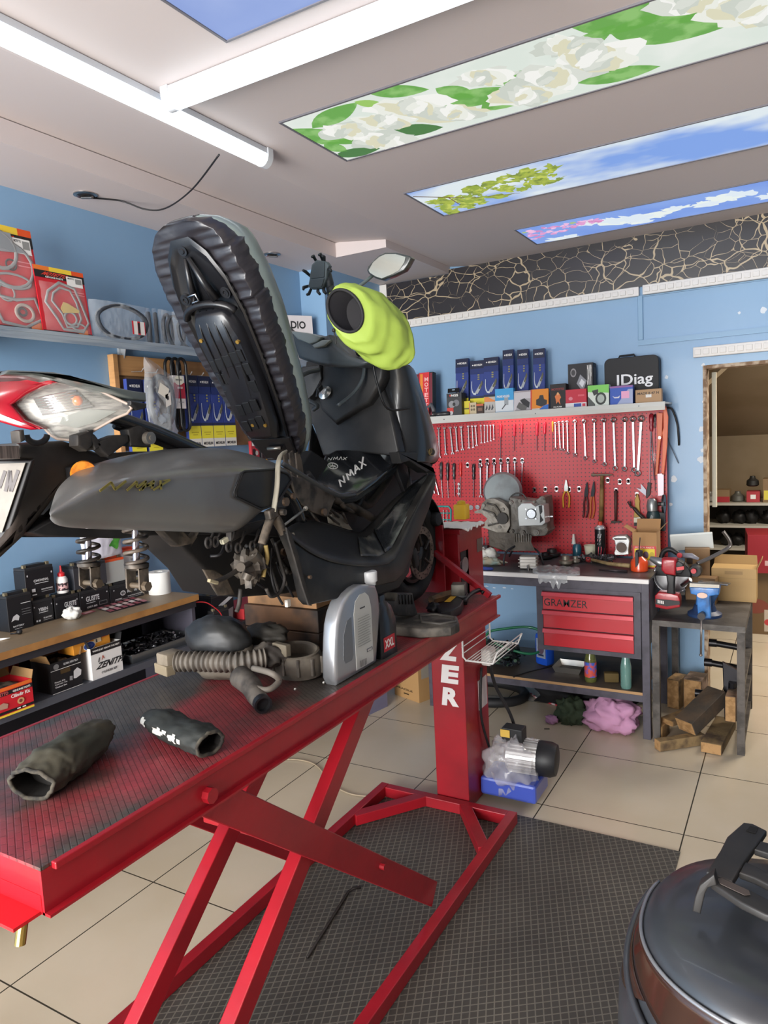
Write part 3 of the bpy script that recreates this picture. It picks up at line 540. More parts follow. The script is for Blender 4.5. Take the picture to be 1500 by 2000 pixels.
# display board with hanging goods
bd = thing('display_board', 'pale wooden display board with metal hooks below the wall shelf', 'display board', (-2.8, 2.8, 1.75))
wd = mat('#b98a58', .6, mix='#a97b4c', mscale=6, mstretch=(1, .2, 5))
mb = MB(); mb.bb((-2.829, 2.37, 1.70), (-2.815, 3.55, 2.155)); mb.build('back_panel', mat('#8a6a48', .6, mix='#7a5c3e', mscale=5), bd)
for a, b_ in (((2.36, 1.69), (2.385, 2.156)), ((3.55, 1.69), (3.575, 2.156))): 
    mb = MB(); mb.bb((-2.829, a[0], a[1]), (-2.79, b_[0], b_[1])); mb.build('frame_rail', wd, bd)
mb = MB(); mb.bb((-2.814, 2.386, 2.06), (-2.80, 3.549, 2.155)); mb.build('frame_rail', wd, bd)
for y in (2.47, 2.56, 2.71, 2.79, 2.875, 2.96, 3.06):
    mb = MB(); mb.tube([(-2.80, y, 2.08), (-2.73, y, 2.075), (-2.715, y, 2.09)], .003, 6); mb.build('hook', M('#c8c8ca', .3, metal=.9), bd)
BL = '#2c3f86'
def wiper_pack(label, y, z, h_, x=-2.755, group='blue wiper packs on the display board', yaw=PL, wd_=.088, loc=None, tilt=0):
    fr = [('r', 0, 0, 1, .12, '#dcd9cf'), ('r', 0, .12, 1, .30, '#e3d73a'), ('r', 0, .30, 1, .34, '#1e2a4a'), ('t', 'MICHELIN', .12, .03, .9, .07, '#26262c'), ('r', .2, .2, .8, .215, '#b9a92e'), ('r', .3, .17, .7, .18, '#b9a92e'),
          ('r', 0, .85, 1, 1, '#151d3c'), ('t', 'MICHELIN', .3, .9, .85, .935, WH), ('c', .2, .917, .05, WH, .012), ('r', 0, .75, 1, .85, '#1a2c66')]
    arc = [(.9-.75*sin(a)+.0, .36+.34*(1-cos(a))*1.6) for a in [pi/2*i/10 for i in range(11)]]
    fr += [('p', [(.12, .62), (.10, .5), (.14, .42), (.25, .37), (.4, .36), (.7, .5), (.62, .52), (.4, .40), (.27, .40), (.18, .45), (.15, .5), (.15, .62)], '#c9d2da'), ('p', [(.35, .40), (.55, .38), (.82, .5), (.72, .56)], '#aab0b4'), ('p', [(.6, .48), (.72, .46), (.9, .56), (.88, .62), (.8, .6)], '#5c5b45')]
    fr += [('r', .55, .68, .68, .70, '#9a9550'), ('r', .55, .72, .68, .74, '#9a9550'), ('r', .55, .64, .68, .66, '#9a9550')]
    return carton('wiper_pack', label, 'wiper pack', loc or (x, y, z), wd_, .022, h_, BL, fr, yaw=yaw, tilt=tilt, group=group)
ls = ['blue and yellow wiper pack hanging right beside the belts in the red and white sleeve', 'second hanging wiper pack from the belts in the red and white sleeve', 'third hanging wiper pack, nearest the raised seat', 'hanging wiper pack farthest behind the raised seat']
for i in range(4): wiper_pack(ls[i], 2.775+i*.092, 1.70, .375)
wiper_pack('dark blue wiper pack hanging at the left edge of the board behind the bagged belt', 2.395, 1.64, .40)
wiper_pack('dark blue wiper pack hanging behind the bagged belt, second from the board edge', 2.50, 1.64, .40)
t = thing('sleeved_belts', 'bundle of black drive belts in a red and white paper sleeve on the board', 'drive belts', (-2.73, 2.70, 1.9))
for k in range(3):
    mb = MB(); y0 = 2.665+k*.03; x_ = -2.745+k*.012
    pts = [(x_, y0-.028+.0*k, 1.80)]; pts = [V((x_, y0+.03*cos(a)*1.0, (2.11 if sin(a) > 0 else 1.83)+.035*sin(a)*1.2)) for a in [2*pi*i/24 for i in range(24)]]
    mb.tube(pts, .008, 8, closed=True); mb.build('belt', M('#17181a', .4), t, smooth=2)
carton_ = carton('paper_sleeve', 'x y z w', 'x', (-2.715, 2.655, 1.90), .075, .03, .165, '#d5d0ce', [('r', 0, .3, 1, .78, '#a92438'), ('c', .5, .85, .42, '#e6e2cf', .14), ('t', 'BANDO', .2, .84, .8, .9, '#2a2a2c'), ('t', 'DRIVE BELT', .3, .6, .8, .66, WH), ('r', .3, .18, .8, .2, '#77777a')], yaw=PL)
for k_ in ('label', 'category'): del carton_[k_]
carton_.parent = t; carton_.matrix_parent_inverse = wm(t).inverted()
# belt in a clear bag hanging diagonally, sprocket
t = thing('bagged_belt', 'toothed belt in a crumpled clear bag hanging from the board hook', 'bagged belt', (-2.72, 2.55, 2.0))
mb = MB(); pts = [V((-2.72, 2.575+.075*cos(a), 1.93+.125*sin(a))) for a in [2*pi*i/28 for i in range(28)]]; mb.tube(pts, .012, 8, closed=True, flat=1.2); mb.build('belt', M('#2c2f33', .5), t, smooth=2)
Q = [V((-2.70, 2.45, 2.12)), V((-2.70, 2.67, 2.03)), V((-2.70, 2.60, 1.79)), V((-2.70, 2.45, 1.84))]
Q = [V((-2.70, 2.455, 2.14)), V((-2.70, 2.475, 2.14)), V((-2.70, 2.675, 2.03)), V((-2.70, 2.61, 1.77)), V((-2.70, 2.45, 1.83)), V((-2.70, 2.44, 1.99))]
mb = MB(); cc = sum(Q, V())/6
def bagp(u, v):
    a = u*6; i = int(a) % 6; f = a-int(a); e = Q[i].lerp(Q[(i+1) % 6], f); q = cc.lerp(e, v); q.x += .03*sin(pi*v*.9)+.008*noise.noise(V((q.y*30, q.z*30, 0))); return q
mb.grid(bagp, 36, 8); mb.build('clear_bag', mat('#dfe4e8', .1, alpha=.3, bump=1, bscale=25, coat=1), t, smooth=2)
mb = MB(); decor(mb, V((-2.665, 2.50, 1.97)), V((0, .055, -.03)), V((0, .02, .05)), [('r', 0, 0, 1, 1, '#dcd6c8')]); decor(mb, V((-2.665, 2.545, 1.90)), V((0, .035, .015)), V((0, .0, .06)), [('r', 0, 0, 1, 1, '#d8d2ca'), ('r', .3, .5, .6, .8, K)]); mb.build('paper_label', None, t)
t = thing('sprocket', 'grey toothed sprocket hanging low on the board', 'sprocket', (-2.74, 2.60, 1.80))
mb = MB(); n = 40; c = V((-2.735, 2.60, 1.80)); mb.prism([c+V((0, (.075+(.004 if i % 2 else -.003))*cos(2*pi*i/n), (.075+(.004 if i % 2 else -.003))*sin(2*pi*i/n))) for i in range(n)], (.006, 0, 0)); mb.build('toothed_ring', M('#a7b0b6', .35, metal=.8), t)
mb = MB(); mb.cyl(c+V((.006, 0, 0)), c+V((.008, 0, 0)), .035); mb.build('hub_hole', blk, t)
# small hanging packs lower on the board and along the wall behind the scooter
random.seed(8)
hang = [(2.66, 1.60, .06, .12, '#c8502c', 'orange pack with black parts hanging under the sprocket'), (2.74, 1.60, .055, .1, '#2f2c2e', 'small dark pack hanging under the sleeved belts'), (2.95, 1.55, .05, .12, '#bfb8b2', 'blister pack with a silver tool shape below the wiper packs'), (3.02, 1.55, .05, .11, '#55504e', 'dark blister pack below the wiper packs'),
    (3.28, 1.60, .07, .12, '#a83038', 'red blister pack hanging behind the seat edge'), (3.37, 1.58, .06, .14, '#3a3436', 'black blister pack behind the seat edge'), (3.44, 1.60, .06, .1, '#b8323c', 'red and white pack at the right end of the board')]
for y, z, w_, h_, c, lb in hang:
    carton('hanging_pack', lb, 'hanging pack', (-2.77, y, z), w_, .02, h_, c, [('r', .1, .75, .9, .95, WH), ('r', .15, .1, .5, .6, K), ('c', .65, .4, .18, '#b0aaa6', .12), ('r', .55, .12, .85, .2, '#d8a03a')], yaw=PL)
for i in range(8):
    c_, r_ = i % 2, i//2
    carton('fuse_pack', 'small white and green pack hanging in the grid seen under the seat', 'hanging pack', (-2.775, 3.62+c_*.085, 1.70-r_*.105), .072, .015, .095, '#dcdcd2', [('r', .1, .1, .9, .45, ['#7fae5a', '#c8433a'][r_ % 2]), ('r', .2, .2, .4, .38, WH), ('r', .6, .2, .8, .38, WH), ('r', .1, .7, .9, .9, '#c9ccc4')], yaw=PL, group='white and green packs hanging behind the seat')
# desk
ds = thing('work_desk', 'dark steel workbench with a worn wooden top along the left wall', 'workbench', (-2.64, 1.4, 0))
dwood = mat('#8a7356', .5, mix='#6d6355', mscale=3, mlo=.4, mhi=.75, mstretch=(1, .25, 1), bump=.05)
DT = 1.01; DXF, DY0, DY1 = -2.45, .2, 2.445
mb = MB(); mb.bb((-2.829, DY0, DT-.028), (DXF, DY1, DT)); mb.build('wooden_top', dwood, ds)
mb = MB(); mb.bb((DXF-.002, DY0, DT-.028), (DXF+.002, DY1, DT-.001)); mb.build('wooden_edge', mat('#a87a45', .55, mix='#94693c', mscale=8), ds)
dst = M('#4a4853', .45)
mb = MB(); mb.bb((DXF-.04, DY0+.01, DT-.06), (DXF-.01, DY1-.01, DT-.029)); mb.build('top_rail', M('#2c2b30', .5), ds)
mb = MB(); mb.bb((-2.828, DY1-.03, .0), (DXF-.02, DY1-.01, DT-.029)); mb.build('side_panel', dst, ds)
for z in (.785, .42):
    mb = MB(); mb.bb((-2.82, DY0, z-.03), (DXF, DY1-.031, z)); mb.build('lower_shelf', M('#4c4f57', .4), ds)
for x in (DXF-.03, -2.81):
    mb = MB(); mb.bb((x-.015, DY0+.02, 0), (x+.015, DY0+.05, DT-.06)); mb.build('leg', dst, ds)
mb = MB(); mb.bb((-2.828, DY0, .02), (-2.822, DY1-.03, DT-.03)); mb.build('back_panel', M('#1f1e22', .6), ds)
# batteries
bat_body = '#1d1d20'
def battery(label, y, w_, h_, z=DT, x=-2.70, d=.075, front=(), yaw=PL, col=bat_body, topc=None, lidh=.022):
    t = thing('battery', label, 'battery', (x, y, z), 'motorcycle batteries on the wooden workbench')
    R = Matrix.Rotation(yaw, 3, 'Z'); p = V((x, y, z)); X, Y_, Z = R@V((1, 0, 0)), R@V((0, 1, 0)), V((0, 0, 1))
    mb = MB(); mb.use(M(col, .4)); mb.box(p+X*w_/2+Y_*d/2+Z*(h_-lidh)/2, (w_, d, h_-lidh), R, .002); decor(mb, p, X*w_, Z*(h_-lidh), front); mb.build('case', None, t)
    mb = MB(); mb.use(M(topc or '#262628', .45)); mb.box(p+X*w_/2+Y_*d/2+Z*(h_-lidh*.75), (w_*.98, d*.98, lidh*.5), R, .001); mb.box(p+X*w_/2+Y_*d/2+Z*(h_-lidh*.3), (w_*.6, d*.5, lidh*.5), R, .001); mb.build('lid', None, t)
    for s in (.1, .9):
        mb = MB(); mb.use(M('#8b8168', .4, metal=.6)); mb.box(p+X*w_*s+Y_*d*.3+Z*(h_-lidh*.3), (.014, .014, lidh*.7), R, .001); mb.build('terminal', None, t)
    return t
g_ = '#c9c9cb'; rv = [('c', .08, .82, .025, '#b5b5b8', .04), ('c', .92, .82, .025, '#b5b5b8', .04)]
battery('black battery with a small horse mark, at the left edge of the photo', 1.655, .105, .155, x=-2.69, front=[('r', .55, .78, .95, .8, g_), ('p', [(.1, .3), (.2, .45), (.35, .5), (.45, .42), (.4, .3), (.25, .34)], g_), ('r', .55, .45, .92, .46, '#8a8a8c'), ('r', .55, .52, .92, .53, '#8a8a8c'), ('r', .55, .6, .92, .61, '#8a8a8c'), ('t', 'BATTERY', .15, .12, .6, .17, g_), ('r', .2, .06, .5, .07, g_)])
battery('square black battery marked YIBEN under the tall battery', 1.768, .093, .11, front=rv+[('t', 'YIBEN', .25, .58, .72, .74, g_), ('r', .27, .5, .72, .53, g_), ('t', 'YB BATTERY', .45, .2, .9, .27, g_), ('r', .45, .13, .9, .14, g_), ('r', .1, .12, .18, .2, g_), ('r', .22, .12, .3, .2, g_)])
battery('tall black battery with a round logo stacked on the YIBEN battery', 1.755, .13, .135, z=DT+.111, x=-2.71, front=rv+[('t', 'MONDIAL', .38, .55, .8, .64, g_), ('c', .32, .595, .05, g_, .05), ('c', .32, .595, .03, bat_body, .03), ('r', .3, .48, .78, .5, g_), ('r', .18, .2, .3, .32, g_), ('r', .18, .08, .33, .12, g_), ('t', 'MAINTENANCE', .5, .22, .9, .27, g_), ('r', .5, .16, .9, .17, g_)])
battery('black battery marked GUSITE with a crumpled white rag in front', 1.868, .118, .10, front=rv+[('t', 'GUSITE', .38, .52, .88, .8, g_), ('r', .72, .15, .96, .32, '#6a6a6c'), ('r', .74, .18, .94, .29, bat_body), ('r', .4, .3, .6, .34, g_)])
battery('black battery marked GUSITE beside the sticker sheet', 1.99, .155, .10, front=rv+[('t', 'GUSITE', .2, .5, .65, .8, g_), ('r', .2, .4, .5, .43, g_), ('r', .62, .15, .9, .38, '#6a6a6c'), ('r', .64, .19, .88, .34, bat_body), ('t', 'GB7-BS', .2, .14, .55, .24, g_)])
battery('flat black battery with a ringed logo at the right end of the front row', 2.15, .19, .09, front=[('c', .37, .55, .08, g_, .17), ('c', .37, .55, .05, bat_body, .11), ('r', .36, .47, .38, .64, g_), ('t', 'RAME', .5, .5, .8, .68, g_), ('t', 'MAINTENANCE FREE', .5, .22, .95, .3, g_), ('r', .1, .14, .9, .155, g_), ('r', .12, .2, .32, .25, g_), ('c', .1, .86, .02, '#b5b5b8', .04)])
battery('grey battery standing on the two GUSITE batteries behind the left shock absorber', 1.975, .17, .115, z=DT+.101, x=-2.705, d=.09, col='#36373c', front=[('r', .3, .1, .42, .12, g_), ('r', .3, .2, .42, .22, g_), ('r', .6, .5, .68, .53, g_), ('r', .6, .4, .68, .43, g_), ('r', .6, .6, .68, .63, g_), ('t', 'YTX', .5, .15, .7, .3, '#77787c')])
battery('light grey battery with an orange lid on the right end stack', 2.15, .11, .12, z=DT+.091, x=-2.72, d=.09, col='#a9aba8', topc='#d8552a')
battery('white battery with an orange band, topmost of the right stack', 2.27, .105, .12, z=DT+.115, x=-2.745, d=.075, col='#bdbcbc', topc='#cf4a2c', front=[('t', 'YTECH', .45, .55, .85, .66, '#3a3a3e'), ('r', .2, .5, .95, .52, '#3a3a3e'), ('t', 'LITHIUM', .4, .34, .95, .48, '#c8552c')])
battery('white battery with red lettering, lowest of the right stack', 2.30, .105, .114, x=-2.745, d=.075, col='#b4b2b4', topc='#26262a', front=[('r', .15, .52, .75, .76, '#b8323c'), ('t', 'A-TE', .2, .55, .7, .73, '#e6e4e0'), ('r', .15, .85, .8, .87, '#8a8a90'), ('t', 'YTX7', .2, .15, .7, .36, '#b8323c')])
t = thing('glue_bottle', 'small white glue bottle with a red nozzle on the battery row', 'glue bottle', (-2.735, 1.925, DT+.10))
p0 = V((-2.725, 1.93, DT+.10)); mb = MB(); mb.use(M('#dddbd8', .35)); mb.lathe([(.022, 0), (.024, .004), (.024, .058), (.018, .07), (.012, .074)], p0, n=24)
for a, b_, c in ((.004, .042, '#2a2426'),): pass
mb.build('bottle', None, t, smooth=True); mb = MB(); mb.lathe([(.0244, .012), (.0245, .045)], p0, n=24); mb.build('printed_label', mat('#c8a0a0', .5, mix='#33262a', mscale=70, mlo=.48, mhi=.52), t, smooth=True)
mb = MB(); mb.lathe([(.015, .072), (.015, .085), (.006, .092), (.003, .118), (.001, .119)], p0, n=16); mb.build('nozzle', M('#c0262c', .35), t, smooth=True)
t = thing('grocery_bag', 'white plastic bag with a green print on top of the batteries', 'plastic bag', (-2.76, 2.15, 1.22))
mb = MB()
for s in (0,):
    mb.use(mat('#c9c8d4', .35, mix='#dcdbe2', mscale=8)); mb.grid(lambda u, v: V((-2.735+.02*sin(pi*u)+.006*noise.noise(V((u*9, v*7, 1))), 2.05+.21*u, DT+.215+.15*v)), 18, 12)
bo = mb.build('bag', None, t, smooth=2, solid=.012)
mb = MB(); mb.use(mat('#4f9a3a', .4, mix='#3a7c30', mscale=20)); c = V((-2.715, 2.205, DT+.30)); mb.face([c+V((.004, (.045+.012*sin(3*a))*cos(a), (.05+.01*cos(5*a))*sin(a))) for a in [2*pi*i/24 for i in range(24)]]); tag(mb.build('green_print', None, t), 'green leafy print')
mb = MB(); mb.lathe([(.02, 0), (.052, 0), (.052, .105), (.02, .105), (.019, .05)], (-2.66, 2.405, DT), n=32); one(mb, 'paper_towel_roll', 'white paper towel roll standing at the end of the workbench', 'paper towel', M('#dcdcd8', .8), smooth=True)
mb = MB(); decor(mb, P(182, 1187, Z=DT), P(215, 1197, Z=DT)-P(182, 1187, Z=DT), P(262, 1167, Z=DT)-P(182, 1187, Z=DT), [('r', 0, 0, 1, 1, '#2b2627')]+[('p', [(.08+.3*j, .03+.16*i), (.34+.3*j, .03+.16*i), (.3+.3*j, .15+.16*i), (.04+.3*j, .15+.16*i)], ['#b07078', '#c9b2ae', '#8e4a52', '#d8cfcc'][(i*2+j*3) % 4]) for i in range(6) for j in range(3)]); one(mb, 'sticker_sheet', 'sheet of pink and white stickers lying on the wooden workbench', 'sticker sheet')
mb = MB(); decor(mb, P(155, 1199, Z=DT+.0005), P(165, 1201, Z=DT)-P(155, 1199, Z=DT), P(178, 1192, Z=DT)-P(155, 1199, Z=DT), [('r', 0, 0, 1, 1, '#a2505a'), ('r', .2, .2, .8, .8, '#d0a8a8')]); one(mb, 'sticker', 'small torn pink sticker beside the crumpled rag', 'sticker')
ragm = mat('#d9d8d2', .8, bump=.6, bscale=40)
mb = MB(); lump(mb, V((-2.635, 1.90, DT+.022)), (.033, .035, .026), .35, 24, 3, 2.5, floor=DT+.001); one(mb, 'rag', 'crumpled white rag in front of the GUSITE battery', 'rag', ragm, smooth=2)
mb = MB(); lump(mb, P(38, 1234, Z=DT+.01), (.011, .011, .01), .1, 12, 2, floor=DT+.001); mb.tube([P(38, 1236, Z=DT+.004), P(20, 1238, Z=DT+.004)], .003, 6); one(mb, 'knob', 'small black knob lying alone on the wooden workbench', 'knob', blk, smooth=2)
mb = MB(); mb.tube([P(0, 1249, Z=DT+.004), P(20, 1246, Z=DT+.004)], [.005, .002], 6); one(mb, 'pen', 'white pen tip at the left edge of the workbench', 'pen', M('#dcdad5', .4), smooth=2)
# boxes on the lower shelf
SZ = .785
def open_box(label, y, w_, h_, x, d, col, front, side, flap='#8a6a44', fill='#2b2824', yaw=PL, z=SZ, cat='parts box'):
    t = thing('parts_box', label, cat, (x, y, z), 'parts boxes on the lower shelf of the workbench')
    R = Matrix.Rotation(yaw, 3, 'Z'); p = V((x, y, z)); X, Y_, Z = R@V((1, 0, 0)), R@V((0, 1, 0)), V((0, 0, 1)); q = .003
    mb = MB(); mb.use(M(col, .5))
    mb.box(p+X*w_/2+Y_*q/2+Z*h_/2, (w_, q, h_), R); mb.box(p+X*w_/2+Y_*(d-q/2)+Z*h_/2, (w_, q, h_), R); mb.box(p+X*q/2+Y_*d/2+Z*h_/2, (q, d-2*q, h_), R); mb.box(p+X*(w_-q/2)+Y_*d/2+Z*h_/2, (q, d-2*q, h_), R); mb.box(p+X*w_/2+Y_*d/2+Z*q/2, (w_-2*q, d-2*q, q), R)
    decor(mb, p, X*w_, Z*h_, front); decor(mb, p+X*w_, Y_*d, Z*h_, side); mb.build('box_body', None, t)
    for k_, (o_, a_, b2) in enumerate([(p+Z*h_+Y_*d, X*w_, Z*.03+Y_*.03), (p+X*w_+Z*h_, Y_*d, X*.012+Z*.03), (p+Z*h_, Y_*d, -X*.01+Z*.032)]):
        mb = MB(); mb.use(M(flap, .8)); mb.prism([o_, o_+a_, o_+a_*.96+b2, o_+a_*.04+b2], a_.cross(b2).normalized()*.002); mb.build('flap', None, t)
    mb = MB(); lump(mb, p+X*w_/2+Y_*d/2+Z*h_*.78, (d/2*.8, w_/2*.8, h_*.2), .3, 20, y*10, 4); mb.build('contents', mat(fill, .6, mix='#6b6257', mscale=40), t, smooth=2)
    return t
open_box('red cylinder-kit box with torn flaps, at the left edge below the workbench', 1.385, .17, .105, -2.425, .13, RD, [('r', 0, .88, 1, 1, '#dc6a2a'), ('r', 0, .0, 1, .07, YL), ('r', 0, .1, 1, .19, K), ('r', 0, .72, 1, .86, K), ('t', 'MOTETTO', .1, .735, .45, .845, '#c05a58'), ('t', 'GENUINE PARTS', .55, .75, .95, .82, WH), ('t', 'Cilindir Kit', .5, .56, .93, .68, WH), ('p', [(.2, .3), (.4, .28), (.42, .42), (.32, .5), (.18, .45)], '#b08a78'), ('c', .7, .38, .08, '#c8a070', .11), ('c', .7, .38, .04, '#7a3a30', .06), ('r', .6, .13, .68, .17, WH), ('r', .72, .13, .8, .17, WH)], [('r', 0, .1, 1, .9, '#9c1c2a')])
open_box('black piston-kit box with an open top and white piston picture', 1.66, .135, .12, -2.465, .12, '#19191b', [('r', 0, .74, 1, .755, WH), ('r', 0, .0, 1, .015, WH), ('t', 'GLOBAL HIGH TECH', .42, .84, .9, .91, g_), ('c', .18, .86, .09, '#777777', .09), ('r', .3, .58, .62, .72, '#4a3a20'), ('p', [(.7, .3), (.78, .28), (.95, .34), (.98, .5), (.85, .62), (.72, .54)], '#c9c9cb'), ('p', [(.56, .28), (.66, .26), (.67, .4), (.58, .42)], '#8f8f92'), ('t', 'Piston Kit', .08, .34, .42, .39, g_), ('t', 'Cylinder Kit', .08, .26, .48, .31, g_), ('t', 'Gasket Set', .08, .18, .46, .23, g_)], [], '#7a5c38')
open_box('white box marked ZENITH cylinder set with a black top band', 1.835, .15, .13, -2.455, .12, '#dcdbd9', [('r', 0, .8, 1, 1, K), ('t', "WE'RE JUST ABOVE THE BEST", .06, .86, .95, .93, WH), ('t', 'ZENITH', .1, .3, .98, .5, '#1c1c1e', .15), ('p', [(.32, .56), (.36, .7), (.38, .7), (.42, .58), (.4, .58), (.37, .65), (.34, .56)], '#a8442c'), ('p', [(.2, .52), (.24, .66), (.27, .66), (.24, .52)], '#3a3a3c'), ('t', 'CYLINDER SET', .28, .13, .8, .2, '#3a3a3c')], [('r', 0, 0, 1, .8, '#c9c8c4')], '#19191b')
t = carton('parts_box', 'orange box with a blue ring print lying tilted on the ZENITH box', 'parts box', (-2.475, 1.775, SZ+.119), .175, .1, .044, '#d08a2c', [('c', .42, .4, .17, '#e6e0d0', .4), ('c', .42, .4, .15, '#2c4c9c', .35), ('c', .42, .4, .09, '#4a6ab8', .2), ('c', .42, .4, .05, '#2c4c9c', .12), ('r', .55, .45, .75, .85, '#c8b898'), ('r', .6, .5, .64, .8, '#4a4a4c'), ('t', 'PARTS', .78, .75, .95, .88, '#b8402c')], yaw=PL, roll=-.04)
# steel tray of bolts
t = thing('steel_tray', 'long steel tray full of blackened bolts on the lower shelf', 'tray', (-2.58, 2.2, SZ))
mb = MB(); y0, y1, x0, x1 = 2.035, 2.41, -2.66, -2.455
mb.loft([[(x0+.02, y0+.02, SZ), (x1-.02, y0+.02, SZ), (x1-.02, y1-.02, SZ), (x0+.02, y1-.02, SZ)], [(x0, y0, SZ+.045), (x1, y0, SZ+.045), (x1, y1, SZ+.045), (x0, y1, SZ+.045)], [(x0-.006, y0-.006, SZ+.045), (x1+.006, y0-.006, SZ+.045), (x1+.006, y1+.006, SZ+.045), (x0-.006, y1+.006, SZ+.045)]], caps=False)
mb.face([(x0+.02, y0+.02, SZ+.001), (x1-.02, y0+.02, SZ+.001), (x1-.02, y1-.02, SZ+.001), (x0+.02, y1-.02, SZ+.001)]); mb.build('tray', M('#7f8488', .35, metal=.8), t, solid=.002)
random.seed(11)
def junk(c, sx, sy, sz, n, m1, m2=None, size=.012, floor=None):
    mb = MB(); c = V(c)
    for i in range(n):
        mb.use(m1 if (i % 5 or not m2) else m2); p = c+V((random.uniform(-sx, sx), random.uniform(-sy, sy), random.uniform(0, sz))); d = V((random.uniform(-1, 1), random.uniform(-1, 1), random.uniform(-.4, .4))).normalized()*size*random.uniform(.6, 1.8)
        mb.cyl(p-d, p+d, size*random.uniform(.2, .35), n=7)
        if random.random() < .6: mb.cyl(p+d, p+d*1.35, size*random.uniform(.45, .6), n=6)
    return mb
blkm = M('#26262a', .4, metal=.5); slv = M('#a9a9ab', .3, metal=.9)
tag(junk((-2.557, 2.222, SZ+.02), .075, .155, .035, 260, blkm, slv, .011).build('loose_bolts', None), 'pile of small blackened bolts and nuts filling the steel tray', 'bolts', kind='stuff')
tag(junk((-2.55, 2.1, .42+.03), .08, .22, .08, 160, blkm, slv, .016).build('loose_fittings', None), 'heap of black metal fittings on the lowest shelf', 'fittings', kind='stuff')
carton('parts_box', 'red box half hidden on the lowest shelf behind the lift table', 'parts box', (-2.47, 1.72, .42), .2, .15, .14, '#b8202c', [('r', .1, .6, .9, .66, '#e08a90')], yaw=PL)
mb = MB(); lump(mb, V((-2.53, 1.93, .58)), (.06, .12, .02), .3, 24, 8); one(mb, 'rag', 'pale cloth lying on the red box on the lowest shelf', 'rag', M('#b0a5a5', .8), smooth=2)
mb = MB(); mb.lathe([(.035, 0), (.035, .1), (.03, .105), (.0, .105)], (-2.5, 1.55, .42)); one(mb, 'tin_can', 'green tin can on the lowest shelf of the workbench', 'tin', M('#2f7a66', .35), smooth=True)
carton('parts_box', 'dark red carton at the back of the lower shelf', 'parts box', (-2.66, 1.52, SZ), .14, .1, .17, '#7c1f28', [], yaw=PL)
carton('parts_box', 'crumpled orange and brown bag-like box behind the red kit box', 'parts box', (-2.60, 1.36, SZ), .22, .12, .13, '#b8742c', [('p', [(.2, 1), (.5, .7), (.9, 1)], '#8a5a2a')], yaw=PL)
carton('parts_box', 'black box with white letters squeezed behind the ZENITH box', 'parts box', (-2.52, 1.80, SZ), .05, .12, .12, '#19191b', [('t', 'ITH', .1, .6, .9, .75, WH)], yaw=PL)
# tool trolley with batteries behind the scooter
tr = thing('tool_trolley', 'dark wheeled tool trolley standing beyond the wooden workbench', 'tool trolley', (-2.62, 3.1, 0))
mb = MB(); mb.bb((-2.80, 2.56, .10), (-2.46, 3.62, .80), .004); mb.build('body', M('#1f1d21', .5), tr)
for x, y in ((-2.5, 2.62), (-2.5, 3.0), (-2.49, 3.56), (-2.76, 2.62)):
    mb = MB(); mb.cyl((x-.012, y, .035), (x+.012, y, .035), .035, n=18); mb.use(M('#8d8d90', .3, metal=.8)); mb.bb((x-.016, y-.012, .035), (x+.016, y+.012, .10)); mb.build('caster', M('#1a1a1b', .5), tr)
battery('big black battery with a white diagonal print on the trolley', 2.60, .16, .17, z=.80, x=-2.52, d=.12, front=[('p', [(.3, .55), (1, .85), (1, .98), (.3, .7)], '#c9c9cb'), ('p', [(.6, .1), (.7, .45), (.95, .5), (.9, .1)], '#9a9a9c')])
battery('black battery marked GUSITE on the trolley by the end of the workbench', 2.56, .11, .105, z=.80, x=-2.475, d=.04, front=[('t', 'GUSITE', .1, .35, .9, .6, g_)])
carton('tool_case', 'flat red tool case lying on the trolley', 'tool case', (-2.475, 2.78, .80), .25, .2, .055, '#a82a2e', [('r', .45, .1, .55, .9, '#3a2426'), ('c', .2, .8, .04, '#d8a03a', .15)], yaw=PL)
carton('speaker_box', 'dark grey box with a black frame and red ring line on the trolley', 'speaker', (-2.50, 3.07, .80), .22, .25, .24, '#1a191c', [('r', .04, .06, .86, .95, '#4b4955'), ('r', .9, .3, 1, .6, '#b8202c'), ('t', 'L', .92, .36, .97, .54, WH)]+[('p', [(.5+.16*cos(a), .9+.1*sin(a)), (.5+.16*cos(b_), .9+.1*sin(b_)), (.5+.15*cos(b_), .9+.09*sin(b_)), (.5+.15*cos(a), .9+.09*sin(a))], '#b8323c') for a, b_ in [(pi+pi*i/12, pi+pi*(i+1)/12) for i in range(12)]], yaw=.35, tilt=0)
cable('red_wire', 'thin red wire curling beside the batteries at the end of the workbench', 'wire', [(-2.47, 2.44, .97), (-2.455, 2.50, .955), (-2.45, 2.57, .90), (-2.455, 2.6, .86)], .0025, M('#c02a30', .4))
carton('carton', 'brown cardboard carton with printed handling symbols on the floor behind the lift', 'carton', P(771, 1356, Z=.0), .24, .26, .25, '#b18b5c', [('t', 'FRAGILE', .1, .22, .75, .27, '#3a2c1c'), ('r', .1, .6, .2, .7, '#3a2c1c'), ('p', [(.3, .68), (.36, .6), (.42, .68)], '#3a2c1c'), ('r', .52, .58, .6, .72, '#3a2c1c'), ('r', .1, .3, .18, .42, '#3a2c1c'), ('r', .4, .12, .6, .15, '#3a2c1c')], yaw=-.35, side=[('r', .1, .6, .5, .95, '#9c9488')])
carton('carton', 'lavender-grey carton on the floor behind the lift table', 'carton', P(662, 1400, Z=0), .14, .3, .2, '#77758f', [('r', 0, .5, 1, .9, '#a5a4b5')], yaw=-.2)
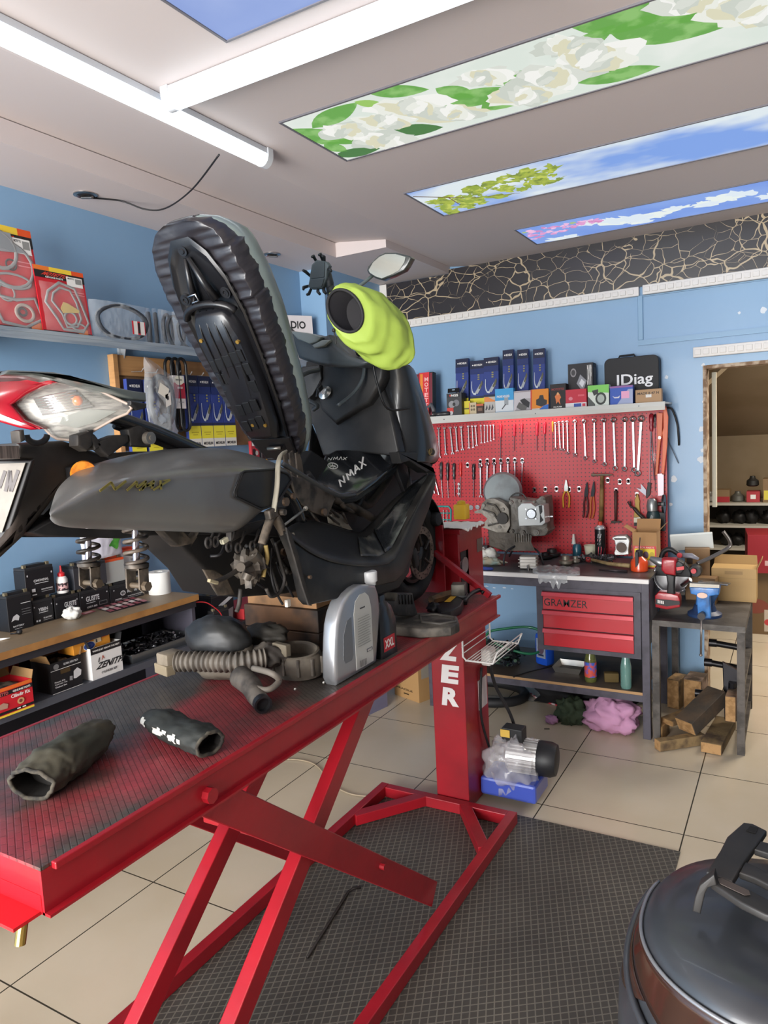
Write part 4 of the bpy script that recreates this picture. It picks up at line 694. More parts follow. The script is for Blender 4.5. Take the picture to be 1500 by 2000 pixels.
# ---------------- back wall: shelf, pegboard, bench ----------------
PY = 4.59
pg = D.materials.new('pegboard_red'); pg.use_nodes = True; nt = pg.node_tree; b = nt.nodes['Principled BSDF']; tc = nt.nodes.new('ShaderNodeTexCoord')
vm = nt.nodes.new('ShaderNodeVectorMath'); vm.operation = 'SCALE'; vm.inputs['Scale'].default_value = 1/.025; nt.links.new(tc.outputs['Object'], vm.inputs[0])
sx = nt.nodes.new('ShaderNodeSeparateXYZ'); nt.links.new(vm.outputs[0], sx.inputs[0]); sq = []
for ax in (0, 2):
    f = nt.nodes.new('ShaderNodeMath'); f.operation = 'FRACT'; nt.links.new(sx.outputs[ax], f.inputs[0]); s = nt.nodes.new('ShaderNodeMath'); s.operation = 'SUBTRACT'; s.inputs[1].default_value = .5; nt.links.new(f.outputs[0], s.inputs[0]); q = nt.nodes.new('ShaderNodeMath'); q.operation = 'MULTIPLY'; nt.links.new(s.outputs[0], q.inputs[0]); nt.links.new(s.outputs[0], q.inputs[1]); sq.append(q)
ad = nt.nodes.new('ShaderNodeMath'); nt.links.new(sq[0].outputs[0], ad.inputs[0]); nt.links.new(sq[1].outputs[0], ad.inputs[1]); lt = nt.nodes.new('ShaderNodeMath'); lt.operation = 'LESS_THAN'; lt.inputs[1].default_value = .024; nt.links.new(ad.outputs[0], lt.inputs[0])
mx = nt.nodes.new('ShaderNodeMixRGB'); mx.inputs[1].default_value = lin('#b8222c'); mx.inputs[2].default_value = lin('#2a0c10'); nt.links.new(lt.outputs[0], mx.inputs[0]); nt.links.new(mx.outputs[0], b.inputs['Base Color']); b.inputs['Roughness'].default_value = .4
mb = MB(); mb.bb((-2.42, PY, .885), (-.675, PY+.004, 1.80)); one(mb, 'pegboard', 'red perforated steel pegboard on the blue back wall above the workbench', 'pegboard', pg)
sh = thing('wall_shelf', 'white shelf with a rounded front lip above the red pegboard', 'shelf', (-1.45, 4.55, 1.8))
mb = MB(); mb.bb((-2.22, 4.425, 1.812), (-.657, YB-.001, 1.822)); mb.prism([(-2.22, 4.42, 1.776), (-2.22, 4.414, 1.80), (-2.22, 4.42, 1.824), (-2.22, 4.426, 1.824), (-2.22, 4.426, 1.776)], (1.563, 0, 0)); mb.build('shelf_board', M('#c9c9c4', .4), sh)
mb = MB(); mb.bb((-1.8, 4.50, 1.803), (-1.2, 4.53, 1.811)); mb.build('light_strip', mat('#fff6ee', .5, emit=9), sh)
for x, z in ((-2.05, 1.80), (-1.42, 1.80), (-.8, 1.806)):
    mb = MB(); mb.cyl((x, 4.413, z), (x, 4.418, z), .004, n=8); mb.build('screw', M('#55585a', .4, metal=.8), sh)
S0 = 1.8225
def sp(px, Y): return P(px, 800, Y=Y).x
def shelf_box(name, label, cat, px0, px1, ptop, col, front, Y=4.46, d=.05, group='packs along the shelf above the pegboard', yaw=0, tilt=.03, **k):
    x0, x1 = P(780+px0/2.679, 660+365/2.679, Y=Y).x, P(780+px1/2.679, 660+365/2.679, Y=Y).x; h = P(780+(px0+px1)/5.358, 660+ptop/2.679, Y=Y).z-S0
    return carton(name, label, cat, (x0, Y, S0), x1-x0, d, h, col, front, yaw=yaw, tilt=tilt, group=group, **k)
for i, (a, b_, t_) in enumerate([(310, 380, 95), (385, 462, 105), (458, 538, 88), (540, 616, 48), (618, 696, 46), (700, 780, 42)]):
    x0 = P(780+a/2.679-(8 if i < 3 else 2), 800, Y=4.54).x; x1 = P(780+b_/2.679-8, 800, Y=4.54).x; h = P(780+(a+b_)/5.358, 660+t_/2.679, Y=4.56).z-S0-.01
    wiper_pack(['shortest-looking blue wiper pack, first from the left on the white shelf', 'blue wiper pack leaning right, second from the left on the white shelf', 'blue wiper pack, third from the left on the white shelf', 'tall blue wiper pack behind the blue phone holder box', 'tall blue wiper pack behind the grey brake pad card', 'tall blue wiper pack behind the orange brake pad card'][i], 0, 0, h, group='blue wiper packs standing on the white shelf', yaw=0, wd_=x1-x0-.004, loc=(x0, 4.555+.004*(i % 2), S0), tilt=.10)
shelf_box('parts_pack', 'red and black pack with yellow letters leaning at the left end of the shelf', 'parts pack', 62, 118, 190, '#7c1a26', [('r', .1, .3, .4, .98, '#d8332e'), ('r', .6, .2, .8, .95, '#8a2a30')], Y=4.56, d=.03)
shelf_box('parts_pack', 'red, orange and black pack with sideways letters at the left end of the shelf', 'parts pack', 100, 175, 178, K, [('r', .05, .0, .75, 1, '#cc2f35'), ('r', .12, .0, .3, .97, '#e0852c'), ('r', .8, .05, .95, .98, '#7a2a38')]+[('t', c, .42, .8-.115*i, .68, .89-.115*i, '#f2b8b4') for i, c in enumerate('MOTETTO')], Y=4.52, d=.05, tilt=.08)
t = thing('grip_device', 'dark grey and red grip in clear plastic before the red pack', 'hand grip', P(835, 805, Y=4.45), 'packs along the shelf above the pegboard')
c = P(835, 805, Y=4.46); c.z = S0; mb = MB(); mb.tube([c+V((-.02, 0, .02)), c+V((.0, 0, .06)), c+V((.03, 0, .085)), c+V((.045, 0, .05)), c+V((.05, 0, .02))], .014, 8); mb.build('grip', M('#5c5c60', .35), t, smooth=2)
mb = MB(); mb.box(c+V((-.01, -.008, .05)), (.05, .02, .028), (0, 0, .1), .003); mb.build('red_tag', M('#c83a34', .5), t)
mb = MB(); c = P(780+215/2.679, 660+393/2.679, Y=4.45); c.z = S0+.016; mb.lathe([(.008, -.07), (.016, -.06), (.016, -.02), (.012, 0), (.011, .03), (.019, .04), (.019, .055)], c, (-1, -.2, 0), 16); one(mb, 'flashlight', 'black cylindrical tool lying left of the black and grey lamp box', 'tool', M('#2a2a2d', .35), smooth=True)
shelf_box('parts_box', 'black and grey box with a folded hang tab and red badge', 'parts box', 248, 326, 288, '#3a3a3c', [('r', .05, .82, .9, .97, '#262628'), ('t', 'NGS', .3, .84, .78, .95, WH), ('r', .2, .86, .28, .93, '#c8322c'), ('c', .35, .5, .22, '#8c8c90', .16), ('c', .65, .55, .2, '#77777c', .15), ('r', .02, .15, .45, .35, '#c23a32'), ('c', .3, .12, .12, '#b9b9bb', .09), ('c', .5, .5, .1, '#2a2a2c', .08)], Y=4.46, d=.07, side=[('r', 0, 0, 1, 1, '#19191b')])
x0 = P(780+255/2.679, 760, Y=4.48).x; mb = MB(); mb.use(M('#1a1a1c', .4)); hz = P(870+20, 660+287/2.679, Y=4.47).z
mb.prism([(x0, 4.47, hz+.002), (x0+.085, 4.47, hz+.002), (x0+.08, 4.485, hz+.032), (x0-.005, 4.485, hz+.032)], (0, .002, 0)); decor(mb, V((x0+.03, 4.476, hz+.017)), V((.02, 0, 0)), V((0, .003, .007)), [('r', 0, 0, 1, 1, '#9fb4c4')]); one(mb, 'hang_tab', 'black hang tab standing up on the black and grey box', 'hang tab')
def sbx(label, a, b_, t_, col, fr, **k): return shelf_box(k.pop('name', 'parts_pack'), label, k.pop('cat', 'parts pack'), a, b_, t_, col, fr, **k)
sbx('small yellow pack peeking out right of the black and grey box', 338, 370, 330, '#d8c93a', [('r', 0, .4, 1, .5, '#6a6a3a')], Y=4.50, d=.02)
sbx('beige blister card with dark oval shapes', 365, 402, 338, '#c2b292', [('c', .35, .7, .14, '#6b5f48', .1), ('c', .7, .7, .14, '#6b5f48', .1), ('c', .35, .4, .14, '#6b5f48', .1), ('c', .7, .4, .14, '#6b5f48', .1), ('r', 0, 0, .08, 1, '#d86a2c')], d=.015)
sbx('small brown pack with an orange band on top', 403, 440, 345, '#3c2a24', [('r', 0, .8, 1, 1, '#c8603a'), ('r', .2, .3, .8, .6, '#7a5a48')], d=.02)
sbx('grey card with three dark brake shoes and an orange top', 443, 500, 308, '#b9b5b0', [('p', [(0, .7), (0, 1), (.35, 1), (1, .75), (1, .7)], '#e08a4a')]+[('p', [(.1+.27*i, .2), (.2+.27*i, .18), (.33+.27*i, .32), (.25+.27*i, .55), (.18+.27*i, .4)], '#4b4c50') for i in range(3)], d=.012, tilt=.1)
sbx('sky blue and white phone holder box', 502, 598, 264, '#3f9fd8', [('r', 0, .0, 1, .5, '#d5dbe0'), ('t', 'PHONE HOLDER', .1, .62, .8, .72, WH), ('r', .5, .3, .72, .62, '#9aa0a6'), ('p', [(.35, .15), (.38, .12), (.6, .32), (.55, .34)], '#3a3a3e'), ('r', 0, .0, 1, .03, '#3f9fd8')], d=.035)
sbx('white and grey card holding black brake pads', 598, 692, 275, '#c9c4c8', [('p', [(.05, 0), (.45, .6), (1, .6), (.9, 0)], '#a7a3a6'), ('p', [(.35, .55), (.6, .62), (.9, .4), (.85, .15), (.6, .2)], '#26262a'), ('p', [(.15, .2), (.3, .45), (.75, .2), (.7, .05), (.4, .05)], '#5b5a58'), ('r', 0, .93, 1, .98, '#9a9094'), ('r', .94, 0, 1, 1, '#c83a3a')], d=.015, tilt=.1)
sbx('orange card holding black brake pads', 688, 780, 266, '#e08a2c', [('p', [(.3, .25), (.3, .5), (.45, .55), (.5, .7), (.7, .7), (.75, .5), (.92, .45), (.9, .25), (.6, .15)], '#2a2a2c'), ('p', [(.45, .02), (.75, .2), (1, .25), (1, .02)], '#2c6cc0'), ('r', 0, .0, .5, .08, '#d9d4cc')], d=.015, tilt=.1)
sbx('black box with an orange figure under red letters', 790, 872, 240, '#1c1617', [('t', 'MOTETTO', .1, .74, .9, .83, '#8a2a2c'), ('p', [(.4, .2), (.35, .4), (.3, .5), (.45, .62), (.6, .6), (.7, .45), (.6, .35), (.65, .15), (.5, .3)], '#d8753a'), ('c', .5, .6, .07, '#d8a06a', .06), ('t', 'OIL FILTER', .2, .05, .75, .1, WH)], d=.06, name='parts_box', cat='parts box')
sbx('black and silver box standing upright behind the red and white box', 885, 1015, 132, '#222024', [('c', .22, .8, .12, '#8a8688', .1), ('c', .22, .8, .08, '#3a383a', .065), ('c', .8, .3, .1, '#77747a', .09), ('p', [(.35, .55), (.5, .75), (.75, .6), (.6, .35)], '#8f9096'), ('p', [(.45, .55), (.55, .65), (.68, .57), (.58, .45)], '#d6d8dc'), ('t', 'DAYVIP', .78, .5, .95, .95, WH), ('p', [(.1, .2), (.4, .4), (.45, .3), (.2, .1)], '#6a676c')], Y=4.54, d=.09, name='parts_box', cat='parts box', side=[('r', .1, .1, .9, .9, '#4a484c')])
sbx('red and white box, shiny and low, in front of the upright silver box', 870, 980, 268, '#c22c40', [('r', 0, 0, 1, .26, '#d9d5d6'), ('r', .4, .04, .75, .22, '#2c4a9a'), ('c', .25, .5, .1, '#d8808c', .1), ('r', .8, .05, .95, .2, '#c22c40'), ('r', .6, .6, .9, .7, '#d65a68')], name='parts_box', cat='parts box')
sbx('green and white pack with a round dark ring', 987, 1097, 246, '#d5dcd2', [('p', [(0, .7), (0, 1), (1, 1), (1, .6)], '#7cc85a'), ('c', .62, .35, .26, '#2b302c', .3), ('c', .62, .35, .17, '#a8b0a8', .2), ('p', [(0, .0), (0, .5), (.35, .1), (.35, 0)], '#4a4f4c'), ('p', [(.2, .75), (.3, .5), (.5, .6), (.5, .8)], '#2b302c')], d=.05)
sbx('blue box with a grey arc and pink label', 1103, 1222, 250, '#3658b0', [('p', [(.3, 0), (.8, .8), (1, .8), (1, 0)], '#9aa4c4'), ('r', .5, .32, .85, .7, '#e0a0c0'), ('p', [(.1, .5), (.2, .35), (.4, .35), (.45, .5), (.35, .42), (.2, .42)], '#c9c9d4'), ('r', 0, .9, 1, 1, '#8a5a98')], name='parts_box', cat='parts box')
sbx('plain brown cardboard box at the right end of the shelf', 1236, 1372, 268, '#a88560', [('r', .4, .4, .62, .62, '#d5d2cc'), ('t', 'MADE 8 47 N', .08, .62, .9, .8, '#3c2e20')], name='carton', cat='carton')
# diagnostic case
Y_ = 4.60; x0, x1 = P(780+1076/2.679, 800, Y=Y_).x, P(780+1360/2.679, 800, Y=Y_).x; zt_ = P(780+1220/2.679, 660+97/2.679, Y=Y_).z
t = thing('tool_case', 'black zipped soft case with white letters behind the small boxes', 'tool case', (x0, Y_, S0), 'packs along the shelf above the pegboard'); mb = MB(); r_ = .035; pts = []
for cx, cz, a0 in ((x1-r_, zt_-r_, 0), (x0+r_, zt_-r_, pi/2), (x0+r_, S0+r_, pi), (x1-r_, S0+r_, 3*pi/2)):
    for i in range(7): a = a0+i*pi/12; pts.append((cx+r_*cos(a), Y_, cz+r_*sin(a)))
mb.use(M('#1c1c1f', .6)); mb.prism(pts, (0, .085, 0), .004); text(mb, 'IDiag', (x0+.075, Y_-.001, S0+.10), (.21, 0, 0), (0, 0, .085), M('#e6e6e8', .5), .015); mb.build('case', None, t)
mb = MB(); mb.tube([(x0+.08, Y_+.04, zt_-.002), (x0+.085, Y_+.04, zt_+.012), (x0+.17, Y_+.04, zt_+.014), (x0+.178, Y_+.04, zt_-.002)], .006, 8); mb.build('handle', M('#141416', .6), t, smooth=2)
# ---- hanging tools ----
chr_ = M('#c9c9cc', .22, metal=1); hk = M('#d5d3d2', .25, metal=.9); ORD = ['first', 'second', 'third', 'fourth', 'fifth', 'sixth', 'seventh', 'eighth', 'ninth', 'tenth', 'eleventh', 'twelfth', 'thirteenth', 'fourteenth', 'fifteenth', 'sixteenth']
def q6(x, y, Y=PY-.018): return P(780+x/2.679, 660+y/2.679, Y=Y)
def ringend(mb, c, r, th=.006, hole=True):
    c = V(c)
    if hole: mb.tube([c+V((r*cos(a), 0, r*sin(a))) for a in [2*pi*i/18 for i in range(18)]], r*.38, 6, closed=True)
    else: mb.cyl(c-V((0, th/2, 0)), c+V((0, th/2, 0)), r, n=16)
def spanner(label, x0, y0, x1, y1, w_, kind, group):
    a, b_ = q6(x0, y0), q6(x1, y1); mb = MB(); d = (b_-a).normalized(); s = d.cross(V((0, 1, 0))); R = Matrix((s, V((0, 1, 0)), d)).transposed()
    if R.determinant() < 0: R = Matrix((-s, V((0, 1, 0)), d)).transposed()
    mb.box((a+b_)/2, (w_*.85, .005, (b_-a).length-w_*1.6), R, .0012)
    if kind == 'open':       # two jaws top and bottom
        for c, dd in ((a, -d), (b_, d)):
            for sg in (1, -1): mb.prism([c-dd*w_*.8+s*sg*.2*w_-V((0, .003, 0)), c-dd*w_*.2+s*sg*w_*1.0-V((0, .003, 0)), c+dd*w_*.7+s*sg*w_*.9-V((0, .003, 0)), c+dd*w_*.7+s*sg*w_*.45-V((0, .003, 0)), c+s*sg*w_*.4-V((0, .003, 0)), c-dd*w_*.2-V((0, .003, 0))], (0, .006, 0))
    elif kind == 'ring':
        ringend(mb, a+V((0, -.002, 0)), w_*.85); ringend(mb, b_+V((0, -.004, 0)), w_*.8)
    else:
        ringend(mb, a, w_*.85)
        for sg in (1, -1): mb.prism([b_-d*w_*.6+s*sg*.2*w_-V((0, .003, 0)), b_-d*w_*.1+s*sg*w_*1.0-V((0, .003, 0)), b_+d*w_*.7+s*sg*w_*.9-V((0, .003, 0)), b_+d*w_*.7+s*sg*w_*.45-V((0, .003, 0)), b_+s*sg*w_*.4-V((0, .003, 0)), b_-V((0, .003, 0))], (0, .006, 0))
    c = a+V((0, .0, .004)); mb.use(hk); mb.cyl(c+V((0, .02, 0)), c+V((0, -.008, 0)), .0022, n=6)
    return one(mb, 'spanner', label, 'spanner', chr_ if not mb.m or mb.m[0] != chr_ else None, group) if False else _sp(mb, label, group)
def _sp(mb, label, group, name='spanner', cat='spanner'):
    mb.m.insert(0, chr_)
    for f in mb.b.faces: pass
    return one(mb, name, label, cat, group=group)
class MB2(MB): pass
_oldinit = MB.__init__
gA = 'open-ended spanners in the upper left row of the pegboard'
xs = [(168, 192, 473, 600), (205, 210, 473, 622), (235, 243, 472, 608), (266, 279, 470, 603), (295, 303, 468, 590), (323, 331, 466, 583), (361, 365, 463, 575), (381, 387, 462, 572), (399, 405, 462, 562), (427, 430, 460, 549), (446, 447, 459, 547), (461, 462, 459, 543), (477, 479, 458, 538), (493, 495, 457, 530)]
for i, (x0, x1, y0, y1) in enumerate(xs): spanner('open-ended chrome spanner, %s from the left of the upper left row' % ORD[i], x0, y0, x1, y1, .0105 if i < 6 else .008 if i < 9 else .006, 'open', gA)
gB = 'long ring spanners in the upper right row of the pegboard'
xs = [(816, 818, 448, 580, 8), (835, 842, 444, 583, 8), (857, 860, 442, 585, 9), (878, 882, 440, 602, 9), (919, 921, 438, 612, 11), (967, 974, 436, 628, 12), (1020, 1022, 432, 645, 12), (1071, 1075, 430, 660, 13), (1120, 1130, 428, 682, 15), (1180, 1179, 426, 685, 15), (1222, 1229, 424, 690, 16), (1266, 1248, 422, 708, 18)]
for i, (x0, x1, y0, y1, w_) in enumerate(xs): spanner('double ring chrome spanner, %s from the left of the long upper right row' % ORD[i], x0, y0, x1, y1, w_*.001, 'ring', gB)
gC = 'combination spanners in the middle row of the pegboard'
xs = [(424, 426, 668, 828, 13), (460, 458, 660, 815, 12), (496, 495, 658, 800, 11), (531, 530, 656, 790, 10), (568, 570, 652, 775, 9), (604, 606, 650, 770, 8), (643, 641, 648, 763, 7)]
for i, (x0, x1, y0, y1, w_) in enumerate(xs): spanner('combination spanner on a round hook, %s from the left of the middle row' % ORD[i], x0, y0, x1, y1, w_*.001, 'combi', gC)
def hook(label, x, y, group, two=False):
    c = q6(x, y, PY+.001); mb = MB(); mb.use(hk)
    for dz in (.008, -.008): mb.cyl(c+V((0, 0, dz)), c+V((0, -.002, dz)), .011, n=18)
    mb.box(c+V((0, -.001, 0)), (.018, .002, .02)); mb.tube([c+V((0, -.002, .0)), c+V((0, -.02, -.004)), c+V((0, -.024, .004))], .0028, 6); return one(mb, 'pegboard_hook', label, 'pegboard hook', group=group)
for i, (x, y) in enumerate([(424, 655), (460, 652), (496, 650), (531, 650), (568, 648), (604, 648), (643, 650)]): hook('round steel hook plate behind the %s combination spanner from the left' % ORD[i], x, y-8, 'steel hook plates on the pegboard')
for x, y, l in [(357, 665, 'empty round steel hook between the red and black screwdrivers'), (706, 795, 'empty steel hook, first of three left of the yellow pliers'), (764, 792, 'empty steel hook, second of three left of the yellow pliers'), (822, 790, 'empty steel hook just left of the yellow pliers'), (888, 792, 'steel hook half hidden behind the yellow pliers'), (940, 790, 'empty steel hook between the pliers and the snips'), (1090, 745, 'steel hook right of the big hammer head'), (1153, 752, 'left one of two white oval hook plates'), (1198, 750, 'right one of two white oval hook plates'), (1134, 800, 'white hook plate holding the small hammer'), (1243, 822, 'white hook plate above the brass-coloured brush')]: hook(l, x, y, 'steel hook plates on the pegboard')
def screwdriver(label, x, y0, y1, y2, col, r=.010, group='screwdrivers on the pegboard', x2=None, tr=0):
    sy_ = PY-r+.001; a, b_, c = q6(x, y0, sy_), q6(x, y1, sy_), q6(x2 or x, y2, sy_); t = thing('screwdriver', label, 'screwdriver', a, group); d = (b_-a).normalized(); L = (b_-a).length
    mb = MB(); mb.lathe([(r*.5, 0), (r, L*.08), (r, L*.45), (r*.7, L*.6), (r*.95, L*.75), (r*.6, L)], a, d, 12); mb.build('handle', mat(col, .25, coat=.5), t, smooth=True)
    mb = MB(); mb.cyl(b_-d*.002, c, r*.28, n=8); mb.build('shaft', chr_, t, smooth=True)
for i, (x, y0, y1, y2) in enumerate([(530, 450, 520, 638), (601, 448, 515, 590), (641, 446, 500, 560), (720, 438, 512, 590), (760, 440, 503, 592)]): screwdriver('screwdriver with a translucent red handle, %s from the left of the upper row' % ORD[i], x, y0, y1, y2, '#d8203c', .0095 if i not in (2,) else .008, 'red screwdrivers on the pegboard')
screwdriver('slim screwdriver with a yellow handle beside the ring spanners', 802, 436, 492, 596, '#e0a82c', .006)
for i, (x, y0, y1, y2, x2) in enumerate([(219, 650, 742, 838, 226), (253, 652, 745, 838, 256), (286, 655, 740, 828, 291)]): screwdriver('screwdriver with a black ribbed handle, %s from the left of the middle row' % ORD[i], x, y0, y1, y2, '#26262a', .0115, 'black screwdrivers on the pegboard', x2)
screwdriver('screwdriver with a bright red handle in the middle row', 320, 652, 725, 836, '#d8302c', .0095); screwdriver('lone black-handled screwdriver right of the empty round hook', 389, 658, 742, 836, '#26262a', .0115)
screwdriver('large dark red screwdriver with a very long shaft at the right edge', 1318, 396, 490, 745, '#8a1426', .0135, x2=1334); screwdriver('thin black-handled screwdriver beside the orange pipe pliers', 1338, 398, 470, 800, '#1c1416', .007, x2=1338)
for i, (x0, y0, x1, y1) in enumerate([(165, 740, 185, 815), (176, 700, 207, 822)]):
    mb = MB(); mb.cyl(q6(x0, y0), q6(x1, y1), .005, n=10); mb.lathe([(.005, 0), (.007, .002), (.007, .02)], q6(x1, y1), (q6(x0, y0)-q6(x1, y1)).normalized(), 10); one(mb, 'extension_bar', ['shorter chrome extension bar beside the scooter nose', 'longer chrome extension bar left of the black screwdrivers'][i], 'extension bar', chr_, 'chrome bars on the pegboard', smooth=True)
mb = MB(); mb.use(hk); a, b_ = q6(311, 765, PY-.01), q6(311, 828, PY-.01); mb.cyl(a, b_, .004, n=8)
for f_ in (0, .35, .8): c = a.lerp(b_, f_); mb.cyl(c+V((0, .003, 0)), c-V((0, .003, 0)), .009, n=14)
one(mb, 'chain_link_tool', 'small silver linked tool hanging below the red screwdriver', 'tool')
for i, (x, y, r) in enumerate([(313, 882, 22), (347, 880, 17), (380, 886, 20), (414, 884, 19)]):
    mb = MB(); c = q6(x, y, PY+.001); mb.cyl(c, c-V((0, .02, 0)), r*.00085, n=18); mb.use(M('#5a5a5c', .4, metal=.6)); mb.cyl(c-V((0, .0205, 0)), c-V((0, .0215, 0)), r*.0005, n=14); mb.m.insert(0, chr_) if mb.m[0] != chr_ else None
    for f in mb.b.faces: pass
    one(mb, 'socket', 'silver round socket, %s from the left beside the engine' % ORD[i], 'socket', group='silver sockets on the pegboard', smooth=True)
# pliers and snips
def plier(label, x, y, y2, col, jaw='#a9aaa6', sp_=16, x2=None, name='pliers', px=0):
    t = thing(name, label, 'pliers', q6(x, y), 'pliers on the pegboard'); a, c = q6(x, y), q6(x+px, y+(y2-y)*.36); 
    mb = MB()
    mb.prism([q6(x-3, y)+V((0, -.004, 0)), q6(x+3, y)+V((0, -.004, 0)), q6(x+10+px*.5, y+(y2-y)*.25)+V((0, -.004, 0)), q6(x+9+px, y+(y2-y)*.42)+V((0, -.004, 0)), q6(x-9+px, y+(y2-y)*.42)+V((0, -.004, 0)), q6(x-10+px*.5, y+(y2-y)*.25)+V((0, -.004, 0))], (0, .008, 0), .001); mb.build('jaws', M(jaw, .35, metal=.7), t)
    for s in (1, -1):
        mb = MB(); mb.tube(spl([q6(x+px+s*5, y+(y2-y)*.4), q6(x+px+s*sp_, y+(y2-y)*.6), q6(x+px+s*sp_, y+(y2-y)*.8), q6(x+px+s*(sp_-2)+px, y2)], 4), .0055, 8); mb.build('handle', M(col, .4), t, smooth=2)
plier('combination pliers with yellow handles hanging in the middle', 873, 742, 888, '#d8a030')
plier('snips with black jaws and dark red handles', 982, 756, 940, '#4c1a1c', '#1c1c1f', 10, px=-6); plier('snips with black jaws and orange-brown handles', 1018, 752, 945, '#b8602c', '#232326', 9, px=-8)
def hammer(label, hx, hy, hw, hh, x0, x1, ytop, ybot, wcol, hcol, hr, upside=False):
    t = thing('hammer', label, 'hammer', q6(hx, hy), 'hammers on the pegboard'); a, b_ = q6(hx-hw/2, hy), q6(hx+hw/2, hy); s = hh*.00037
    mb = MB(); mb.lathe([(s*.9, 0), (s, .004), (s, .025), (s*.6, .032), (s*.8, .05), (s*.7, (b_-a).length*.8), (s*.35, (b_-a).length)], a+V((0, -.012, 0)), (b_-a).normalized(), 12); mb.build('head', M(hcol, .5, metal=.4), t, smooth=True)
    mb = MB(); mb.tube([q6(x0, ytop)+V((0, -.012, 0)), q6((x0+x1)/2, (ytop+ybot)/2)+V((0, -.012, 0)), q6(x1, ybot)+V((0, -.012, 0))], [hr*.8, hr, hr*1.1], 10); mb.build('handle', mat(wcol, .6, mix='#5c4526', mscale=12), t, smooth=2)
hammer('big hammer with a worn wooden handle standing on its end', 1063, 716, 112, 26, 1063, 1058, 722, 965, '#8a6a3c', '#7a6a5c', .014)
hammer('small hammer hanging head down on a red and black handle', 1138, 962, 56, 22, 1134, 1134, 955, 800, '#4c2e2a', '#4c4844', .0095)
# right-hand tools
t = thing('pipe_pliers', 'long orange pipe pliers at the right edge of the pegboard', 'pipe pliers', q6(1370, 380))
mb = MB(); mb.use(M('#d05c28', .4)); Yq = PY-.05
f4 = lambda x, y: P(1180+x/7.69, 780+y/7.69, Y=Yq)
mb.prism([f4(885, 130), f4(930, 120), f4(960, 260), f4(945, 700), f4(895, 1140), f4(862, 1130), f4(880, 600), f4(868, 500), f4(890, 430)], (0, .012, 0), .002); mb.build('handle', None, t)
mb = MB(); mb.use(M('#c85a28', .4)); mb.prism([f4(790, 200), f4(880, 205), f4(868, 540), f4(845, 640), f4(800, 1140), f4(765, 1140), f4(800, 620), f4(792, 400)], (0, .012, 0), .002); mb.build('handle', None, t)
mb = MB(); c = f4(832, 575); mb.cyl(c+V((0, -.003, 0)), c+V((0, .0, 0)), .008, n=14); mb.build('pivot', chr_, t)
mb = MB(); mb.prism([f4(800, 1120), f4(893, 1110), f4(893, 1440), f4(810, 1450)], (0, .01, 0)); mb.build('jaw', M('#8e8288', .35, metal=.7), t)
t = thing('scraper', 'scraper with a black handle and a light forked blade', 'scraper', f4(650, 1300)); Yq = PY-.02
mb = MB(); mb.prism([f4(655, 1245), f4(705, 1260), f4(690, 1430), f4(640, 1490), f4(625, 1480)], (0, .012, 0), .002); mb.build('handle', blk, t); mb = MB(); mb.prism([f4(480, 1330), f4(555, 1350), f4(550, 1265), f4(630, 1360), f4(625, 1450)], (0, .004, 0)); mb.build('blade', M('#c9cbd8', .4), t)
mb = MB(); mb.prism([f4(690, 480), f4(700, 480), f4(690, 1250), f4(680, 1250)], (0, .004, 0)); mb.build('shaft', M('#5c5a62', .4, metal=.6), t)
t = thing('paint_brush', 'brass-coloured brush with a white label near the grinder', 'brush', f4(495, 1400))
mb = MB(); mb.prism([f4(485, 1420), f4(505, 1420), f4(535, 1530), f4(530, 1580), f4(545, 1780), f4(440, 1780), f4(465, 1580), f4(455, 1520)], (0, .014, 0), .002); mb.build('body', M('#8a6e2c', .4, metal=.3), t)
mb = MB(); mb.prism([f4(445, 1770), f4(545, 1770), f4(545, 1850), f4(445, 1850)], (0, .016, 0)); mb.build('label_band', M('#d5d0b8', .5), t); mb = MB(); mb.prism([f4(450, 1850), f4(540, 1850), f4(545, 1900), f4(445, 1900)], (0, .013, 0)); mb.build('bristles', blk, t)
mb = MB(); Yq = PY-.045; mb.tube(spl([f4(360, 1530), f4(390, 1600), f4(450, 1640), f4(520, 1720), f4(640, 1830)]), [.004]*6+[.006]*6+[.010]*13, 8); 
for a in ((350, 1540), (395, 1530)): mb.tube([f4(400, 1610), f4(*a)], .004, 6)
one(mb, 'oil_filter_wrench', 'curved black-handled wrench in front of the brush', 'wrench', M('#2b2523', .45, metal=.3), smooth=2)
t = thing('angle_grinder', 'dark teal angle grinder with a black disc hung at the right end', 'angle grinder', f4(780, 1700)); Yq = PY-.07
mb = MB(); a, b_ = f4(740, 1980), f4(735, 1680); mb.lathe([(.030, 0), (.034, .01), (.034, (b_-a).length*.8), (.028, (b_-a).length)], a, (b_-a).normalized(), 20, sx=1.15, sy=.9); mb.build('body', M('#1d3336', .45), t, smooth=True)
mb = MB(); decor(mb, f4(690, 1880)+V((0, -.036, 0)), f4(755, 1880)-f4(690, 1880), f4(690, 1720)-f4(690, 1880), [('p', [(0, .5), (.5, 1), (1, .8), (.6, 0)], '#8a9494')]); mb.build('label', None, t)
mb = MB(); a = f4(720, 1600); mb.lathe([(.03, -.03), (.033, 0), (.028, .03), (.015, .045)], a, (0, 0, 1), 18); mb.build('gear_head', M('#9a9c9c', .35, metal=.7), t, smooth=True)
mb = MB(); c = f4(890, 1570); mb.cyl(c+V((.008, 0, 0)), c+V((-.004, 0, 0)), .055, n=32); mb.use(M('#8a8a8c', .3, metal=.8)); mb.cyl(c+V((-.03, 0, 0)), c+V((.012, 0, 0)), .012, n=14); mb.m.insert(0, M('#1a1a1b', .35)) if mb.m[0] != M('#1a1a1b', .35) else None; mb.build('cutting_disc', None, t)
